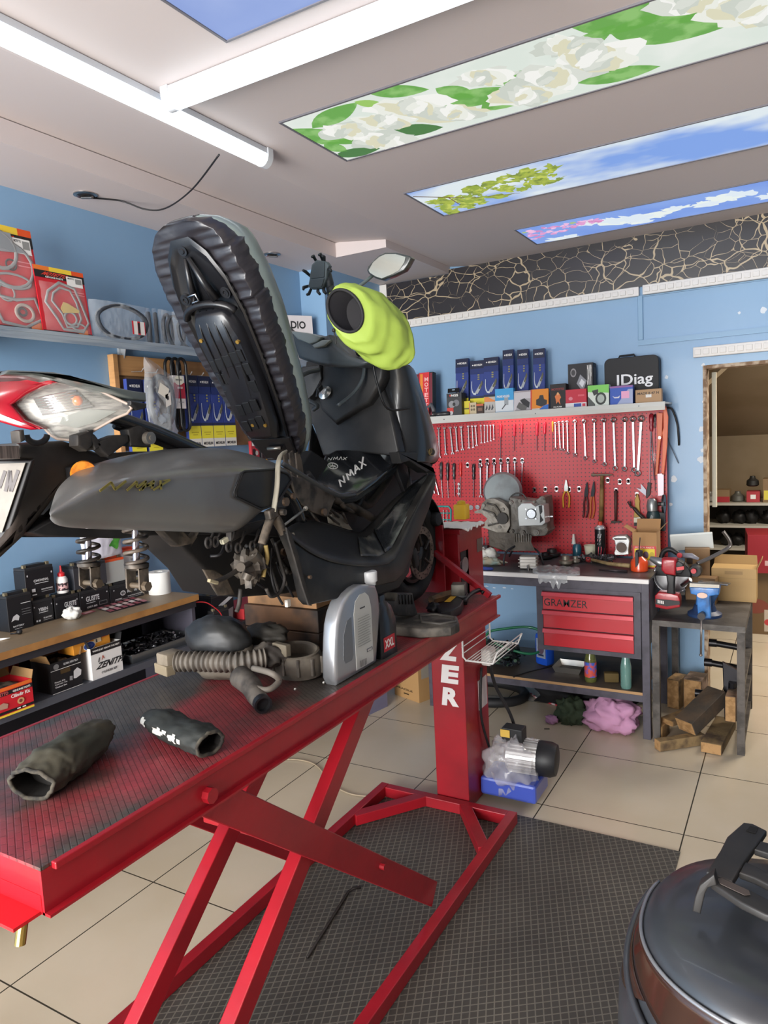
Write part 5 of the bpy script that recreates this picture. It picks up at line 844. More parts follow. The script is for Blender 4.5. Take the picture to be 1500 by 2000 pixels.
mb = MB(); mb.bb(f4(810, 1980)-V((0, .0, 0)), f4(905, 1700)+V((0, .04, 0))); mb.build('rear_cover', M('#161618', .5), t)
cable('black_cable', 'black cable end curving out at the right end of the shelf', 'cable', [P(1303, 796, Y=4.66), P(1313, 800, Y=4.66), P(1322, 825, Y=4.67), P(1325, 850, Y=4.67), P(1326, 870, Y=4.68)], .006, blk)
cable('zip_ties', 'thin pale cable ties hanging on the wall right of the pegboard', 'cable tie', [P(1305, 855, Y=4.66), P(1308, 868, Y=4.67), P(1316, 885, Y=4.67), P(1325, 905, Y=4.68)], .0025, M('#5c6a78', .5))
# teal rack with drill bits, yellow container, canister
t = thing('bit_rack', 'teal plastic rack of drill bits standing behind the red column', 'tool rack', P(860, 1030, Y=4.5)); rk = M('#2a8f8a', .4); A_ = lambda x, y, Y=4.584: P(780+x/2.679, 660+y/2.679, Y=Y)
mb = MB(); mb.tube([A_(150, 880), A_(258, 882), A_(270, 900), A_(268, 1000), A_(150, 1005)], .007, 8, closed=True)
for y in (915, 950): mb.tube([A_(150, y), A_(268, y+2)], .005, 6)
mb.build('rack_frame', rk, t, smooth=2)
for i, x in enumerate((170, 200, 230, 250)):
    mb = MB(); mb.cyl(A_(x, 900, 4.578), A_(x, 985, 4.578), .004, n=8); mb.build('drill_bit', chr_, t, smooth=True)
# ---------------- bench ----------------
BZ = .88; fr_m = mat('#4b4853', .5, mix='#3f3c46', mscale=14); bn = thing('tool_bench', 'dark steel workbench with a white-edged top and red drawers', 'workbench', (-1.3, 4.2, 0))
BX0, BX1, BY0, BY1 = -2.0, -.672, 3.915, 4.50
mb = MB(); mb.bb((BX0, BY0+.02, BZ-.012), (BX1, BY1+.04, BZ)); mb.build('worktop', mat('#4c4c4e', .4, mix='#38383a', mscale=6), bn)
mb = MB(); mb.bb((BX0, BY0-.003, BZ-.022), (BX1, BY0+.02, BZ+.001), .002); mb.build('worktop_edge', M('#dcdad8', .4), bn)
mb = MB(); mb.bb((BX0+.04, BY0+.002, BZ-.07), (BX1-.04, BY0+.03, BZ-.022)); mb.build('top_rail', fr_m, bn)
for x in (BX0+.02, BX1-.02):
    for y in (BY0+.02, BY1): 
        mb = MB(); mb.bb((x-.02, y-.02, 0), (x+.02, y+.02, BZ-.02), .002); mb.build('leg', fr_m, bn)
mb = MB(); mb.bb((BX0+.04, BY0+.003, .205), (BX1-.04, BY0+.03, .242)); mb.build('lower_rail', fr_m, bn)
mb = MB(); mb.bb((BX0+.04, BY0+.006, .242), (BX1-.04, BY1, .258)); mb.build('lower_shelf', mat('#5b5044', .5, mix='#4a4038', mscale=5), bn)
mb = MB(); mb.bb((BX0+.04, BY0+.004, .2425), (BX1-.04, BY0+.0065, .2575)); mb.build('lower_shelf_edge', M('#a9845a', .5), bn)
ux0, ux1, uz0, uz1 = -1.285, -.715, .445, .81
mb = MB(); mb.bb((ux0+.002, BY0+.0085, uz0+.002), (ux1-.002, BY1-.03, uz1-.001)); cb = mb.build('drawer_cabinet', fr_m, bn)
mb = MB(); 
for a, b_ in (((ux0, uz0), (ux0+.035, uz1)), ((ux1-.035, uz0), (ux1, uz1)), ((ux0+.035, uz0), (ux1-.035, uz0+.025)), ((ux0+.035, uz1-.02), (ux1-.035, uz1))): mb.bb((a[0], BY0-.002, a[1]), (b_[0], BY0+.01, b_[1]))
mb.build('cabinet_frame', fr_m, bn)
rdr = M('#b41f2b', .35, coat=.3)
for i in range(3):
    z1 = .782-i*.106; z0 = z1-.098
    mb = MB(); mb.bb((ux0+.038, BY0-.004, z0), (ux1-.038, BY0+.008, z1)); 
    if i == 0: mb.use(rdr); text(mb, 'GRAMZER', (ux0+.045, BY0-.0055, z0+.02), (.245, 0, 0), (0, 0, .042), M('#1c1416', .5), .005)
    if mb.m: mb.m.remove(rdr) if rdr in mb.m else None; mb.m.insert(0, rdr)
    if not mb.m: mb.m = [rdr]
    if i == 0:
        mb.m = [rdr, M('#1c1416', .5)]
    dr = mb.build('drawer', None, bn)
    mb = MB(); mb.prism([(ux0+.036, BY0-.004, z1+.004), (ux0+.036, BY0-.02, z1+.002), (ux0+.036, BY0-.026, z1-.018), (ux0+.036, BY0-.022, z1-.02), (ux0+.036, BY0-.004, z1-.008)], (ux1-ux0-.072, 0, 0)); mb.build('handle', M('#b8404a', .3, metal=.2), dr)
# ---- things on the bench ----
def on_b(px, py):
    q = P(px, py, Z=BZ)
    if q.y > 4.49: q = P(px, py, Y=4.49); q.z = BZ
    return q
eng = thing('scooter_engine', 'grey scooter engine with an exposed piston standing on the workbench', 'engine', (-1.5, 4.3, BZ)); alu = mat('#77736d', .5, metal=.5, mix='#57524b', mscale=9, bump=.25, bscale=50); EY = 4.22
e = lambda x, y, Y=EY: P(920+x/7.5, 920+y/7.5, Y=Y)
mb = MB(); c = e(470, 300, 4.36); mb.lathe([(.0, -.075), (.06, -.07), (.118, -.03), (.125, .02), (.11, .06), (.05, .07)], c, (.25, -1, .1), 28); mb.build('fan_cover', mat('#8b9496', .5, mix='#77797a', mscale=6), eng, smooth=True)
mb = MB(); mb.loft([[e(x, y, Y) for Y in (4.14,) for x, y in pts] for pts in ([],)]) if False else None
mb.prism([e(560, 380), e(660, 400), e(780, 420), e(930, 440), e(1020, 370), e(1090, 380), e(1110, 560), e(1115, 820), e(1140, 880), e(1080, 950), e(900, 960), e(700, 960), e(590, 960), e(565, 800), e(580, 600)], (0, .14, 0), .006); mb.build('crankcase', alu, eng, smooth=True)
mb = MB(); mb.prism([e(680, 530, 4.13), e(740, 470, 4.13), e(880, 470, 4.13), e(940, 520, 4.13), e(1010, 490, 4.13), e(1065, 500, 4.13), e(1085, 760, 4.13), e(1040, 800, 4.13), e(700, 810, 4.13), e(685, 700, 4.13)], (0, .1, 0), .004); cyl_ = mb.build('cylinder', M('#a3a5a4', .4, metal=.5), eng)
c = e(882, 628, 4.125); mb = MB(); mb.cyl(c, c+V((0, -.0035, 0)), .0265, n=32); mb.build('piston', M('#b9babb', .25, metal=.8), cyl_)
mb = MB(); mb.tube([c+V((.029*cos(a), -.002, .029*sin(a))) for a in [2*pi*i/28 for i in range(28)]], .0025, 6, closed=True); mb.build('bore_rim', M('#4c4e50', .4, metal=.5), cyl_, smooth=2)
mb = MB(); mb.prism([e(990, 510, 4.129), e(1040, 500, 4.129), e(1045, 600, 4.129), e(1015, 640, 4.129), e(1060, 720, 4.129), e(1010, 760, 4.129), e(1010, 640, 4.129)], (0, -.002, 0)); mb.build('timing_slot', M('#1b1b1d', .5), cyl_)
mb = MB(); mb.prism([e(230, 410, 4.2), e(340, 405, 4.2), e(480, 470, 4.2), e(550, 560, 4.2), e(570, 800, 4.2), e(520, 900, 4.2), e(380, 900, 4.2), e(300, 870, 4.2), e(150, 820, 4.2), e(50, 830, 4.2), e(50, 810, 4.2), e(170, 780, 4.2), e(240, 700, 4.2), e(150, 620, 4.2), e(50, 620, 4.2), e(50, 590, 4.2), e(140, 560, 4.2), e(160, 470, 4.2)], (0, .07, 0), 0); mb.build('drive_case', mat('#8b857c', .5, metal=.4, mix='#5e584f', mscale=12, bump=.3, bscale=40), eng, smooth=True)
mb = MB(); c = e(470, 690, 4.2); mb.cyl(c, c+V((0, -.02, 0)), .036, n=24); mb.build('clutch', M('#33302e', .5, metal=.4), eng)
mb = MB(); mb.loft([[e(500, 900, Y), e(890, 940, Y), e(880, 1040, Y), e(940, 1170, Y), e(500, 1170, Y)] for Y in (4.2, 4.34)]); mb.prism([e(240, 850, 4.26), e(520, 870, 4.26), e(640, 1150, 4.26), e(500, 1180, 4.26), e(260, 1100, 4.26)], (0, .1, 0), .01); mb.build('lower_case', mat('#5d564e', .6, metal=.3, mix='#453f39', mscale=10, bump=.4, bscale=40), eng, smooth=True)
for i in range(7):
    mb = MB(); a = e(640+i*35, 950, 4.195); mb.box(a+V((0, 0, -.012)), (.003, .012, .05)); mb.build('cooling_fin', alu, eng)
for x, y, r in ((590, 460, .008), (1060, 400, .008), (1100, 860, .009), (600, 880, .009), (720, 440, .006), (930, 450, .006), (760, 900, .010), (960, 900, .012)):
    c = e(x, y, 4.14); mb = MB(); mb.cyl(c+V((0, .01, 0)), c+V((0, -.012, 0)), r*1.5, n=16); mb.cyl(c+V((0, -.012, 0)), c+V((0, -.018, 0)), r, n=6); mb.build('bolt_boss', alu, eng, smooth=True)
for x, y in ((190, 500), (330, 640), (470, 560), (300, 780), (420, 820)):
    c = e(x, y, 4.2); mb = MB(); mb.cyl(c, c+V((0, -.008, 0)), .011, n=14); mb.build('bolt_boss', alu, eng, smooth=True)
mb = MB(); mb.tube([e(230, 470, 4.195), e(350, 500, 4.19), e(420, 600, 4.19), e(400, 760, 4.19), e(250, 800, 4.195)], .006, 8); mb.tube([e(170, 560, 4.195), e(330, 620, 4.19), e(380, 700, 4.19)], .005, 8); mb.build('case_rib', alu, eng, smooth=2)
mb = MB(); mb.box(e(1140, 665, 4.2), (.05, .008, .008)); mb.build('stud', chr_, eng)
for k in range(4): mb = MB(); q = e(880, 628, 4.126); a = pi/4+k*pi/2; q = q+V((.042*cos(a), 0, .040*sin(a))); mb.cyl(q, q+V((0, -.006, 0)), .005, n=8); mb.build('stud', chr_, cyl_)
mb = MB(); mb.tube(spl([e(560, 420, 4.25), e(600, 360, 4.25), e(680, 320, 4.25), e(760, 340, 4.25), e(820, 420, 4.25)]), .005, 8); mb.build('pipe', M('#4c4a48', .4, metal=.6), eng, smooth=2)
mb = MB(); mb.use(M('#26262a', .5)); z0 = BZ; c1 = on_b(985, 1108); mb.tube(spl([e(640, 1100, 4.2), e(520, 1180, 4.15), e(480, 1300, 4.12), V((e(480, 1300, 4.12).x, 4.12, BZ+.004))]), .006, 8); mb.tube(spl([e(900, 1120, 4.25), e(1000, 1200, 4.2), V((e(1060, 1300, 4.2).x, 4.2, BZ+.004))]), .006, 8); mb.tube(spl([e(640, 1100, 4.4), V((e(560, 1300, 4.42).x, 4.42, BZ+.004))]), .006, 8); mb.build('engine_stand', None, eng, smooth=2)
# small parts
def mesh_part(name, label, cat, fn, m, **k):
    mb = MB(); fn(mb); return one(mb, name, label, cat, m, **k)
t = thing('cylinder_block', 'small finned aluminium cylinder lying in front of the engine', 'engine part', on_b(1032, 1112)); c = on_b(1030, 1112); mb = MB(); mb.box(c+V((0, .03, .04)), (.10, .07, .075), (0, 0, .15), .005); mb.build('block', M('#9b9893', .35, metal=.6), t)
for i in range(3): mb = MB(); mb.box(c+V((0, .03, .02+i*.02)), (.112, .082, .004), (0, 0, .15)); mb.build('fin', M('#85827d', .35, metal=.6), t)
mb = MB(); mb.cyl(c+V((.01, -.02, .0)), c+V((.01, -.02, .03)), .006, n=8); mb.build('bolt', chr_, t)
def disc_part(label, px, py, r, h, col, name='engine_part', rough=.45, metal=.6, tilt=(0, 0, 1)):
    c = on_b(px, py); mb = MB(); mb.lathe([(r*.7, 0), (r, h*.2), (r, h*.5), (r*.6, h*.6), (r*.55, h), (r*.3, h), (r*.28, h*.7)], c+V((0, 0, .002)), tilt, 24); return one(mb, name, label, 'engine part', M(col, rough, metal=metal), smooth=True, group='engine parts on the workbench')
disc_part('dark round flywheel lying left of the spray can', 1078, 1078, .055, .05, '#3a3938'); disc_part('black round housing under the flywheel', 1066, 1092, .045, .04, '#232324'); disc_part('round grey pump body with a dark opening', 1105, 1104, .04, .055, '#7d776a'); disc_part('small round grey cap right of the pump body', 1124, 1100, .027, .04, '#8a867c'); disc_part('low dark ring at the left of the carton', 1175, 1092, .03, .025, '#55545a')
# cylinder head standing upright
t = thing('engine_cylinder', 'aluminium cylinder with a round bore standing on its side by the carton', 'engine part', on_b(1215, 1098)); g2 = lambda x, y, Y=4.2: P(1100+x/7.5, 1000+y/7.5, Y=Y)
mb = MB(); mb.prism([g2(720, 370), g2(790, 350), g2(900, 350), g2(960, 400), g2(970, 430), g2(955, 560), g2(960, 620), g2(900, 630), g2(760, 635), g2(745, 600), g2(770, 520), g2(750, 420), g2(715, 400)], (0, .07, 0), .003); mb.build('block', M('#a5a7a6', .35, metal=.6), t)
c = g2(855, 520, 4.199); mb = MB(); mb.tube([c+V((.032*cos(a), 0, .032*sin(a))) for a in [2*pi*i/28 for i in range(28)]], .003, 6, closed=True); mb.build('bore_rim', M('#c9cbcb', .3, metal=.8), t, smooth=2)
mb = MB(); mb.cyl(c+V((0, -.0005, 0)), c+V((0, .002, 0)), .031, n=28); mb.build('bore', M('#4a3e36', .5, metal=.4), t)
mb = MB(); mb.prism([g2(740, 385, 4.199), g2(930, 385, 4.199), g2(930, 405, 4.199), g2(760, 408, 4.199)], (0, -.002, 0)); mb.build('slot', blk, t)
c = on_b(1162, 1090); t = thing('paper_cup', 'pale cream paper cup between the pump parts and the spray can', 'paper cup', on_b(1153, 1085)); c = on_b(1153, 1085)
mb = MB(); mb.lathe([(.026, 0), (.037, .082), (.039, .084), (.035, .083), (.025, .004)], c, n=24); mb.build('cup', M('#dcd9bf', .6), t, smooth=True)
t = thing('spray_can', 'tall black spray can with a pink print and red cap', 'spray can', on_b(1172, 1080)); c = on_b(1173, 1078)
mb = MB(); mb.use(M('#19191b', .3)); mb.lathe([(.031, 0), (.033, .003), (.033, .185), (.031, .19)], c, n=28); mb.build('can', None, t, smooth=True)
mb = MB(); mb.lathe([(.0331, .188), (.031, .2), (.018, .212), (.012, .214)], c, n=24); mb.build('dome', M('#c9c9cb', .3, metal=.7), t, smooth=True); mb = MB(); mb.lathe([(.014, .212), (.014, .232), (.01, .234)], c, n=16); mb.build('cap', M('#c83a2c', .4), t, smooth=True)
mb = MB(); dd = (V((0, 0, 0))-V((c.x, c.y, 0))).normalized(); sd = V((-dd.y, dd.x, 0)); 
for a0, z0, z1, col in ((-.5, .02, .08, '#d84a5c'), (.1, .03, .07, '#8a1c30'), (-.6, .115, .13, '#e8a8a8'), (-.5, .135, .16, '#d8d4d6'), (-.6, .095, .10, '#d8d4d6')):
    mb.use(M(col, .4)); mb.face([c+V((0, 0, z))+(dd*cos(a)+sd*sin(a))*.0338 for z, a in ((z0, a0), (z0, a0+.5), (z1, a0+.7), (z1, a0+.1))])
mb.build('print', None, t)
t = thing('spray_bottle', 'small teal bottle with a white pointed nozzle behind the pump parts', 'bottle', on_b(1128, 1075)); c = on_b(1127, 1072); mb = MB(); mb.lathe([(.026, 0), (.028, .01), (.028, .075), (.02, .09)], c, n=20); mb.build('bottle', mat('#1d4e60', .3, coat=.5), t, smooth=True); mb = MB(); mb.lathe([(.014, .088), (.012, .1), (.006, .15), (.003, .152)], c+V((-.02, 0, 0)), n=12); mb.build('nozzle', M('#cfcdc6', .4), t, smooth=True)
carton('white_packet', 'small white packet leaning by the paper cup', 'packet', on_b(1129, 1093), .075, .015, .022, '#dcdfe4', [], yaw=.5)
c = P(1250, 1105, Z=BZ); t = open_box('cardboard parts carton with a red and yellow label and open flaps', c.x-.075, .18, .15, 4.27, .14, '#a07c52', [('r', .02, .0, .98, .62, '#c8343a'), ('r', .08, .03, .92, .52, '#dcc92c'), ('c', .55, .33, .12, '#5a4658', .1), ('c', .8, .33, .11, '#b8a41c', .1), ('r', .6, .05, .95, .2, '#c9c9c9'), ('t', 'MOTOR PARTS', .1, .54, .9, .6, '#e8b8b0'), ('c', .28, .3, .12, '#4a3a40', .15)], [], '#b08c5e', yaw=0, z=BZ) if False else None
t = thing('parts_carton', 'cardboard parts carton with a red and yellow label and open flaps', 'carton', (c.x, 4.2, BZ)); x0 = P(1236, 1100, Y=4.25).x; x1 = P(1283, 1100, Y=4.25).x; cbm = M('#a67f54', .75)
mb = MB(); mb.use(cbm); yb = 4.38; zt2 = P(1260, 1040, Y=4.25).z
mb.bb((x0, 4.25, BZ), (x1, 4.254, zt2)); mb.bb((x0, yb-.004, BZ), (x1, yb, zt2)); mb.bb((x0, 4.254, BZ), (x0+.004, yb-.004, zt2)); mb.bb((x1-.004, 4.254, BZ), (x1, yb-.004, zt2)); mb.bb((x0+.004, 4.254, BZ), (x1-.004, yb-.004, BZ+.004))
decor(mb, (x0, 4.25, BZ), (x1-x0, 0, 0), (0, 0, zt2-BZ), [('r', .02, .0, .98, .62, '#c8343a'), ('r', .08, .03, .92, .54, '#dcc92c'), ('c', .55, .37, .12, '#5a4658', .1), ('c', .8, .36, .11, '#b8a41c', .1), ('r', .6, .08, .95, .22, '#c9c9c9'), ('t', 'MOTOR PARTS', .1, .555, .9, .6, '#e8b8b0'), ('c', .28, .3, .12, '#4a3a40', .15)]); mb.build('box_body', None, t)
for pts, v in (([(x0, yb, zt2), (x1, yb, zt2), (x1, yb+.02, zt2+.06), (x0, yb+.02, zt2+.06)], (0, .003, 0)), ([(x1, 4.26, zt2), (x1, yb-.01, zt2), (x1+.045, yb-.02, zt2+.05), (x1+.045, 4.27, zt2+.05)], (.003, 0, 0)), ([(x0, 4.26, zt2), (x0, yb-.01, zt2), (x0-.05, yb-.02, zt2+.03), (x0-.05, 4.27, zt2+.03)], (-.003, 0, 0))):
    mb = MB(); mb.use(cbm); mb.prism(pts, v); mb.build('flap', None, t)
t = thing('oil_can', 'orange oil can with a black pump lever at the right end of the worktop', 'oil can', on_b(1249, 1118)); c = on_b(1249, 1115)
mb = MB(); mb.lathe([(.043, 0), (.047, .004), (.047, .05), (.04, .066), (.02, .08), (.016, .085)], c, n=28); mb.build('can', mat('#d84a1e', .3, coat=.5), t, smooth=True); mb = MB(); mb.lathe([(.016, .08), (.02, .09), (.02, .115), (.012, .12)], c, n=16); mb.cyl(c+V((0, 0, .12)), c+V((.006, 0, .19)), .003, n=8); mb.build('pump_head', M('#4a4648', .4, metal=.5), t, smooth=True)
mb = MB(); mb.box(c+V((-.005, -.044, .06)), (.018, .01, .11), (.1, 0, 0), .003); mb.build('lever', M('#3f3e42', .4, metal=.4), t)
hm = thing('hammer', 'hammer with a long bare wooden handle lying on the worktop', 'hammer', on_b(1180, 1105)); mb = MB(); mb.tube([on_b(1149, 1098)+V((0, 0, .02)), on_b(1190, 1107)+V((0, 0, .018)), on_b(1230, 1112)+V((0, 0, .02))], [.009, .011, .013], 10); mb.build('handle', mat('#a08a62', .6, mix='#7d6a48', mscale=20), hm, smooth=2); mb = MB(); mb.tube([on_b(1137, 1093)+V((0, 0, .02)), on_b(1151, 1100)+V((0, 0, .02))], .016, 10); mb.build('head', M('#8c2a2a', .5), hm, smooth=2)
mb = MB(); mb.tube([on_b(1170, 1115)+V((0, 0, .006)), on_b(1225, 1118)+V((0, 0, .006))], [.004, .008], 8); one(mb, 'chisel', 'dark chisel lying in front of the wooden hammer handle', 'chisel', M('#3c3538', .4, metal=.5), smooth=2)
junkm = M('#6a686a', .4, metal=.5)
tag(junk(on_b(1165, 1097)+V((0, 0, .012)), .10, .05, .03, 110, M('#3f3e40', .5, metal=.4), M('#a9a9ac', .3, metal=.8), .014).build('small_parts', None), 'scatter of small dark and silver engine parts between cup and carton', 'small parts', kind='stuff')
film3 = mat('#d5d9dc', .15, alpha=.45, bump=1, bscale=25, coat=1)
mb = MB()
def flm(u, v):
    p = on_b(1060+u*95, 1117-v*22); fr = max(0, .25-v)*4; edge = BY0-.008
    if v < .3: p = V((on_b(1060+u*60, 1117).x, edge-.004*noise.noise(V((u*9, v*9, 0))), BZ+.004-(.3-v)/.3*(.04+.05*abs(noise.noise(V((u*5, 0, 2))))*2)))
    else: p.z = BZ+.008+.012*abs(noise.noise(V((u*7, v*6, 4))))*2; p.y = edge+(v-.3)*.33
    return p
mb.grid(flm, 26, 18); one(mb, 'plastic_sheet', 'crumpled clear plastic sheet hanging over the white worktop edge', 'plastic sheet', film3, smooth=2)
mb = MB(); lump(mb, on_b(948, 1095)+V((0, .02, .03)), (.075, .06, .045), .45, 30, 4, 2.6, floor=BZ+.001); one(mb, 'rag', 'crumpled white rag behind the cloth at the left of the worktop', 'rag', M('#d5d3cc', .85), smooth=2)
mb = MB(); lump(mb, on_b(957, 1103)+V((0, -.01, .018)), (.09, .04, .025), .4, 30, 9, 2.6, floor=BZ+.001); one(mb, 'rag', 'dirty beige cloth heaped left of the engine', 'rag', mat('#a59a86', .85, mix='#8a9a90', mscale=14), smooth=2)
mb = MB(); lump(mb, on_b(945, 1113)+V((0, 0, .008)), (.06, .02, .012), .3, 24, 12, 3, floor=BZ+.001); one(mb, 'rag', 'dark blue cloth at the worktop edge beside the red column', 'rag', M('#2f3f86', .8), smooth=2)
t = thing('screwdriver_stand', 'row of small silver screwdrivers standing in a dark block', 'screwdriver set', on_b(935, 1070)); c = V((P(940, 1060, Y=4.5).x, 4.5, BZ)); mb = MB(); mb.box(c+V((0, 0, .03)), (.10, .04, .06)); mb.build('block', M('#26282c', .5), t)
for i in range(4): mb = MB(); mb.cyl(c+V((-.036+i*.023, 0, .06)), c+V((-.036+i*.023, 0, .115)), .004, n=8); mb.build('screwdriver', chr_, t)
# cloth and yellow container on the red column
mb = MB(); zc_ = CZ+.0035
mb.grid(lambda u, v: V((CX0+.02+(CX1-CX0+.03)*u, CY0-.02+.2*v, zc_+.006+.012*abs(noise.noise(V((u*5, v*5, 1))))+(-.03*max(0, u-.8)*5*abs(noise.noise(V((v*6, 0, 0))))))), 22, 18); one(mb, 'cloth', 'white cloth draped on top of the red lift column', 'cloth', M('#f2f0ec', .85), smooth=2, solid=.002)
t = thing('yellow_container', 'small yellow container standing on the cloth on the red column', 'container', (CX0+.1, CY0+.16, CZ+.03)); c = V((P(903, 1035, Y=CY0+.2).x, CY0+.2, CZ+.022)); mb = MB(); mb.box(c+V((0, 0, .035)), (.062, .05, .07), None, .006); mb.build('container', M('#ffc933', .4), t, smooth=True); mb = MB(); mb.lathe([(.02, .07), (.02, .082), (.012, .086)], c, n=16); mb.build('cap', M('#e8b82a', .35), t, smooth=True)
# lower shelf of the bench
L0 = .2585
def on_l(px, py): return P(px, py, Z=L0)
tag(junk(on_l(945, 1300)+V((0, .08, .02)), .17, .1, .09, 240, M('#23272a', .5), M('#47604f', .5), .024).build('tangled_parts', None), 'tangled heap of dark tools and hoses on the lower bench shelf', 'tools', kind='stuff')
cable('green_hose', 'green hose looping on the lower shelf of the bench', 'hose', [on_l(955, 1290), P(950, 1240, Y=4.25), P(985, 1228, Y=4.3), P(1040, 1226, Y=4.35), P(1075, 1250, Y=4.3), P(1045, 1276, Y=4.15), P(1000, 1270, Y=4.1), P(965, 1255, Y=4.1)], .009, mat('#1f6e4c', .35, coat=.5))
t = thing('blue_jug', 'bright blue plastic jug with a label on the lower bench shelf', 'jug', on_l(1062, 1304)); c = on_l(1062, 1300); mb = MB(); mb.box(c+V((0, .03, .10)), (.095, .08, .2), (0, 0, -.4), .018); mb.build('jug', mat('#1f55c8', .3, coat=.3), t, smooth=True); mb = MB(); R_ = Matrix.Rotation(-.4, 3, 'Z'); decor(mb, c+V((0, .03, .05))+R_@V((-.03, -.0415, 0)), R_@V((.07, 0, 0)), V((0, 0, .12)), [('r', 0, 0, 1, 1, '#8f98a8'), ('c', .5, .5, .35, '#5c4a5a', .3), ('r', .2, .1, .8, .2, '#26304a')]); mb.build('label', None, t)
t = thing('steel_pan', 'shallow stainless pan on the lower bench shelf', 'pan', on_l(1110, 1318)); c = on_l(1112, 1310); mb = MB(); mb.loft([[c+V((s*.07, y, 0)) for s, y in ((-1, -.05), (1, -.05), (1, .09), (-1, .09))], [c+V((s*.085, y, .035)) for s, y in ((-1, -.06), (1, -.06), (1, .1), (-1, .1))]], caps=False); mb.face([c+V((s*.07, y, .001)) for s, y in ((-1, -.05), (1, -.05), (1, .09), (-1, .09))]); mb.build('pan', M('#a9a59e', .3, metal=.8), t, solid=.002)
def bottle(label, px, py, body, lab, cap, h=.24, r=.034):
    t = thing('spray_bottle', label, 'bottle', on_l(px, py), 'bottles on the lower bench shelf'); c = on_l(px, py); mb = MB(); mb.lathe([(r*.9, 0), (r, .01), (r, h*.45), (r*.75, h*.6), (r*.35, h*.75), (r*.33, h*.88)], c, n=20); mb.build('bottle', body, t, smooth=True); mb = MB(); mb.lathe([(r*.4, h*.87), (r*.4, h*.97), (r*.25, h)], c, n=14); mb.build('cap', cap, t, smooth=True)
    if lab: mb = MB(); mb.lathe([(r*1.02, .03), (r*1.02, h*.43)], c, n=20); mb.build('label', lab, t, smooth=True)
bottle('clear bottle with a red and blue label and red cap', 1154, 1330, mat('#6a6e3a', .1, alpha=.75, coat=1), mat('#c85040', .4, mix='#3f5cb8', mscale=30, mlo=.45, mhi=.55), M('#8a1f26', .4), .27)
bottle('clear soda-style bottle with green liquid at the right of the shelf', 1223, 1343, mat('#6f9a92', .1, alpha=.7, coat=1), None, M('#c9cdd0', .4), .27, .03)
mb = MB(); mb.box(on_l(1192, 1335)+V((0, .03, .03)), (.08, .05, .055), (0, 0, .3), .008); one(mb, 'sponge', 'dark brown block between the two bottles', 'block', mat('#5a4a26', .8), smooth=True)
cable('strap', 'black strap lying across the lower bench shelf', 'strap', [on_l(1003, 1322), on_l(1035, 1312), on_l(1065, 1305), on_l(1100, 1296)], .005, blk)
mb = MB(); mb.tube([P(985, 1330, Y=4.2)*0+V((-1.72+.24*cos(a), 4.2+.18*sin(a), .03)) for a in [2*pi*i/40 for i in range(40)]], .03, 10, closed=True); one(mb, 'tyre', 'black tyre lying on the floor under the bench', 'tyre', M('#232325', .6), smooth=2)
mb = MB(); lump(mb, (-.89, 3.98, .085), (.15, .12, .10), .25, 44, 21, 2.4, floor=.002); one(mb, 'cloth', 'crumpled pink cloth on the floor by the bench leg', 'cloth', mat('#c592b4', .85, bump=.2, bscale=20), smooth=2)
mb = MB(); lump(mb, (-1.12, 4.0, .06), (.085, .085, .08), .35, 36, 25, 2.6, floor=.002); one(mb, 'cloth', 'crumpled dark green cloth beside the pink cloth', 'cloth', mat('#34402e', .85), smooth=2)
mb = MB(); lump(mb, (-1.22, 3.93, .025), (.035, .03, .025), .35, 20, 31, 2.6, floor=.002); one(mb, 'cloth', 'tiny scrap of mauve cloth left of the dark green cloth', 'cloth', mat('#a87c9e', .85), smooth=2)
cable('red_strap', 'red and white strap lying on the floor under the bench', 'strap', [P(1034, 1352, Z=.008), P(1050, 1364, Z=.008), P(1070, 1372, Z=.008), P(1090, 1378, Z=.008)], .006, mat('#b8303a', .5, mix='#d8c8c8', mscale=30))
mb = MB(); lump(mb, (-1.1, 4.3, .07), (.3, .14, .1), .3, 30, 33, 2, floor=.002); one(mb, 'bag', 'black bag lying on the floor under the bench', 'bag', M('#1c1b1d', .6), smooth=2)
carton('floor_plug', 'small bent black scrap on the tiles before the bench', 'scrap', P(1063, 1425, Z=.001), .03, .008, .006, '#5a5348', [], yaw=.4)
# ---------------- vise table and doorway ----------------
vt = thing('vise_table', 'small dark steel table carrying the blue vise beside the doorway', 'table', (-.43, 4.25, 0)); vm_ = mat('#55504c', .5, metal=.3, mix='#3c3835', mscale=14, bump=.1); VZ = .67
mb = MB(); mb.bb((-.655, 3.90, VZ-.03), (-.215, 4.62, VZ)); mb.build('table_top', mat('#5c5854', .5, metal=.3, mix='#45413e', mscale=8, bump=.1), vt)
for x in (-.64, -.235):
    for y in (3.92, 4.60): mb = MB(); mb.bb((x-.018, y-.018, 0), (x+.018, y+.018, VZ-.03)); mb.build('leg', vm_, vt)
mb = MB()
mb.bb((-.222, 3.94, .02), (-.226-.03, 4.58, .05)); mb.build('side_rail', vm_, vt)
for z in (.18, .34):
    mb = MB(); mb.bb((-.25, 3.94, z), (-.22, 4.58, z+.03)); mb.build('side_rail', vm_, vt)
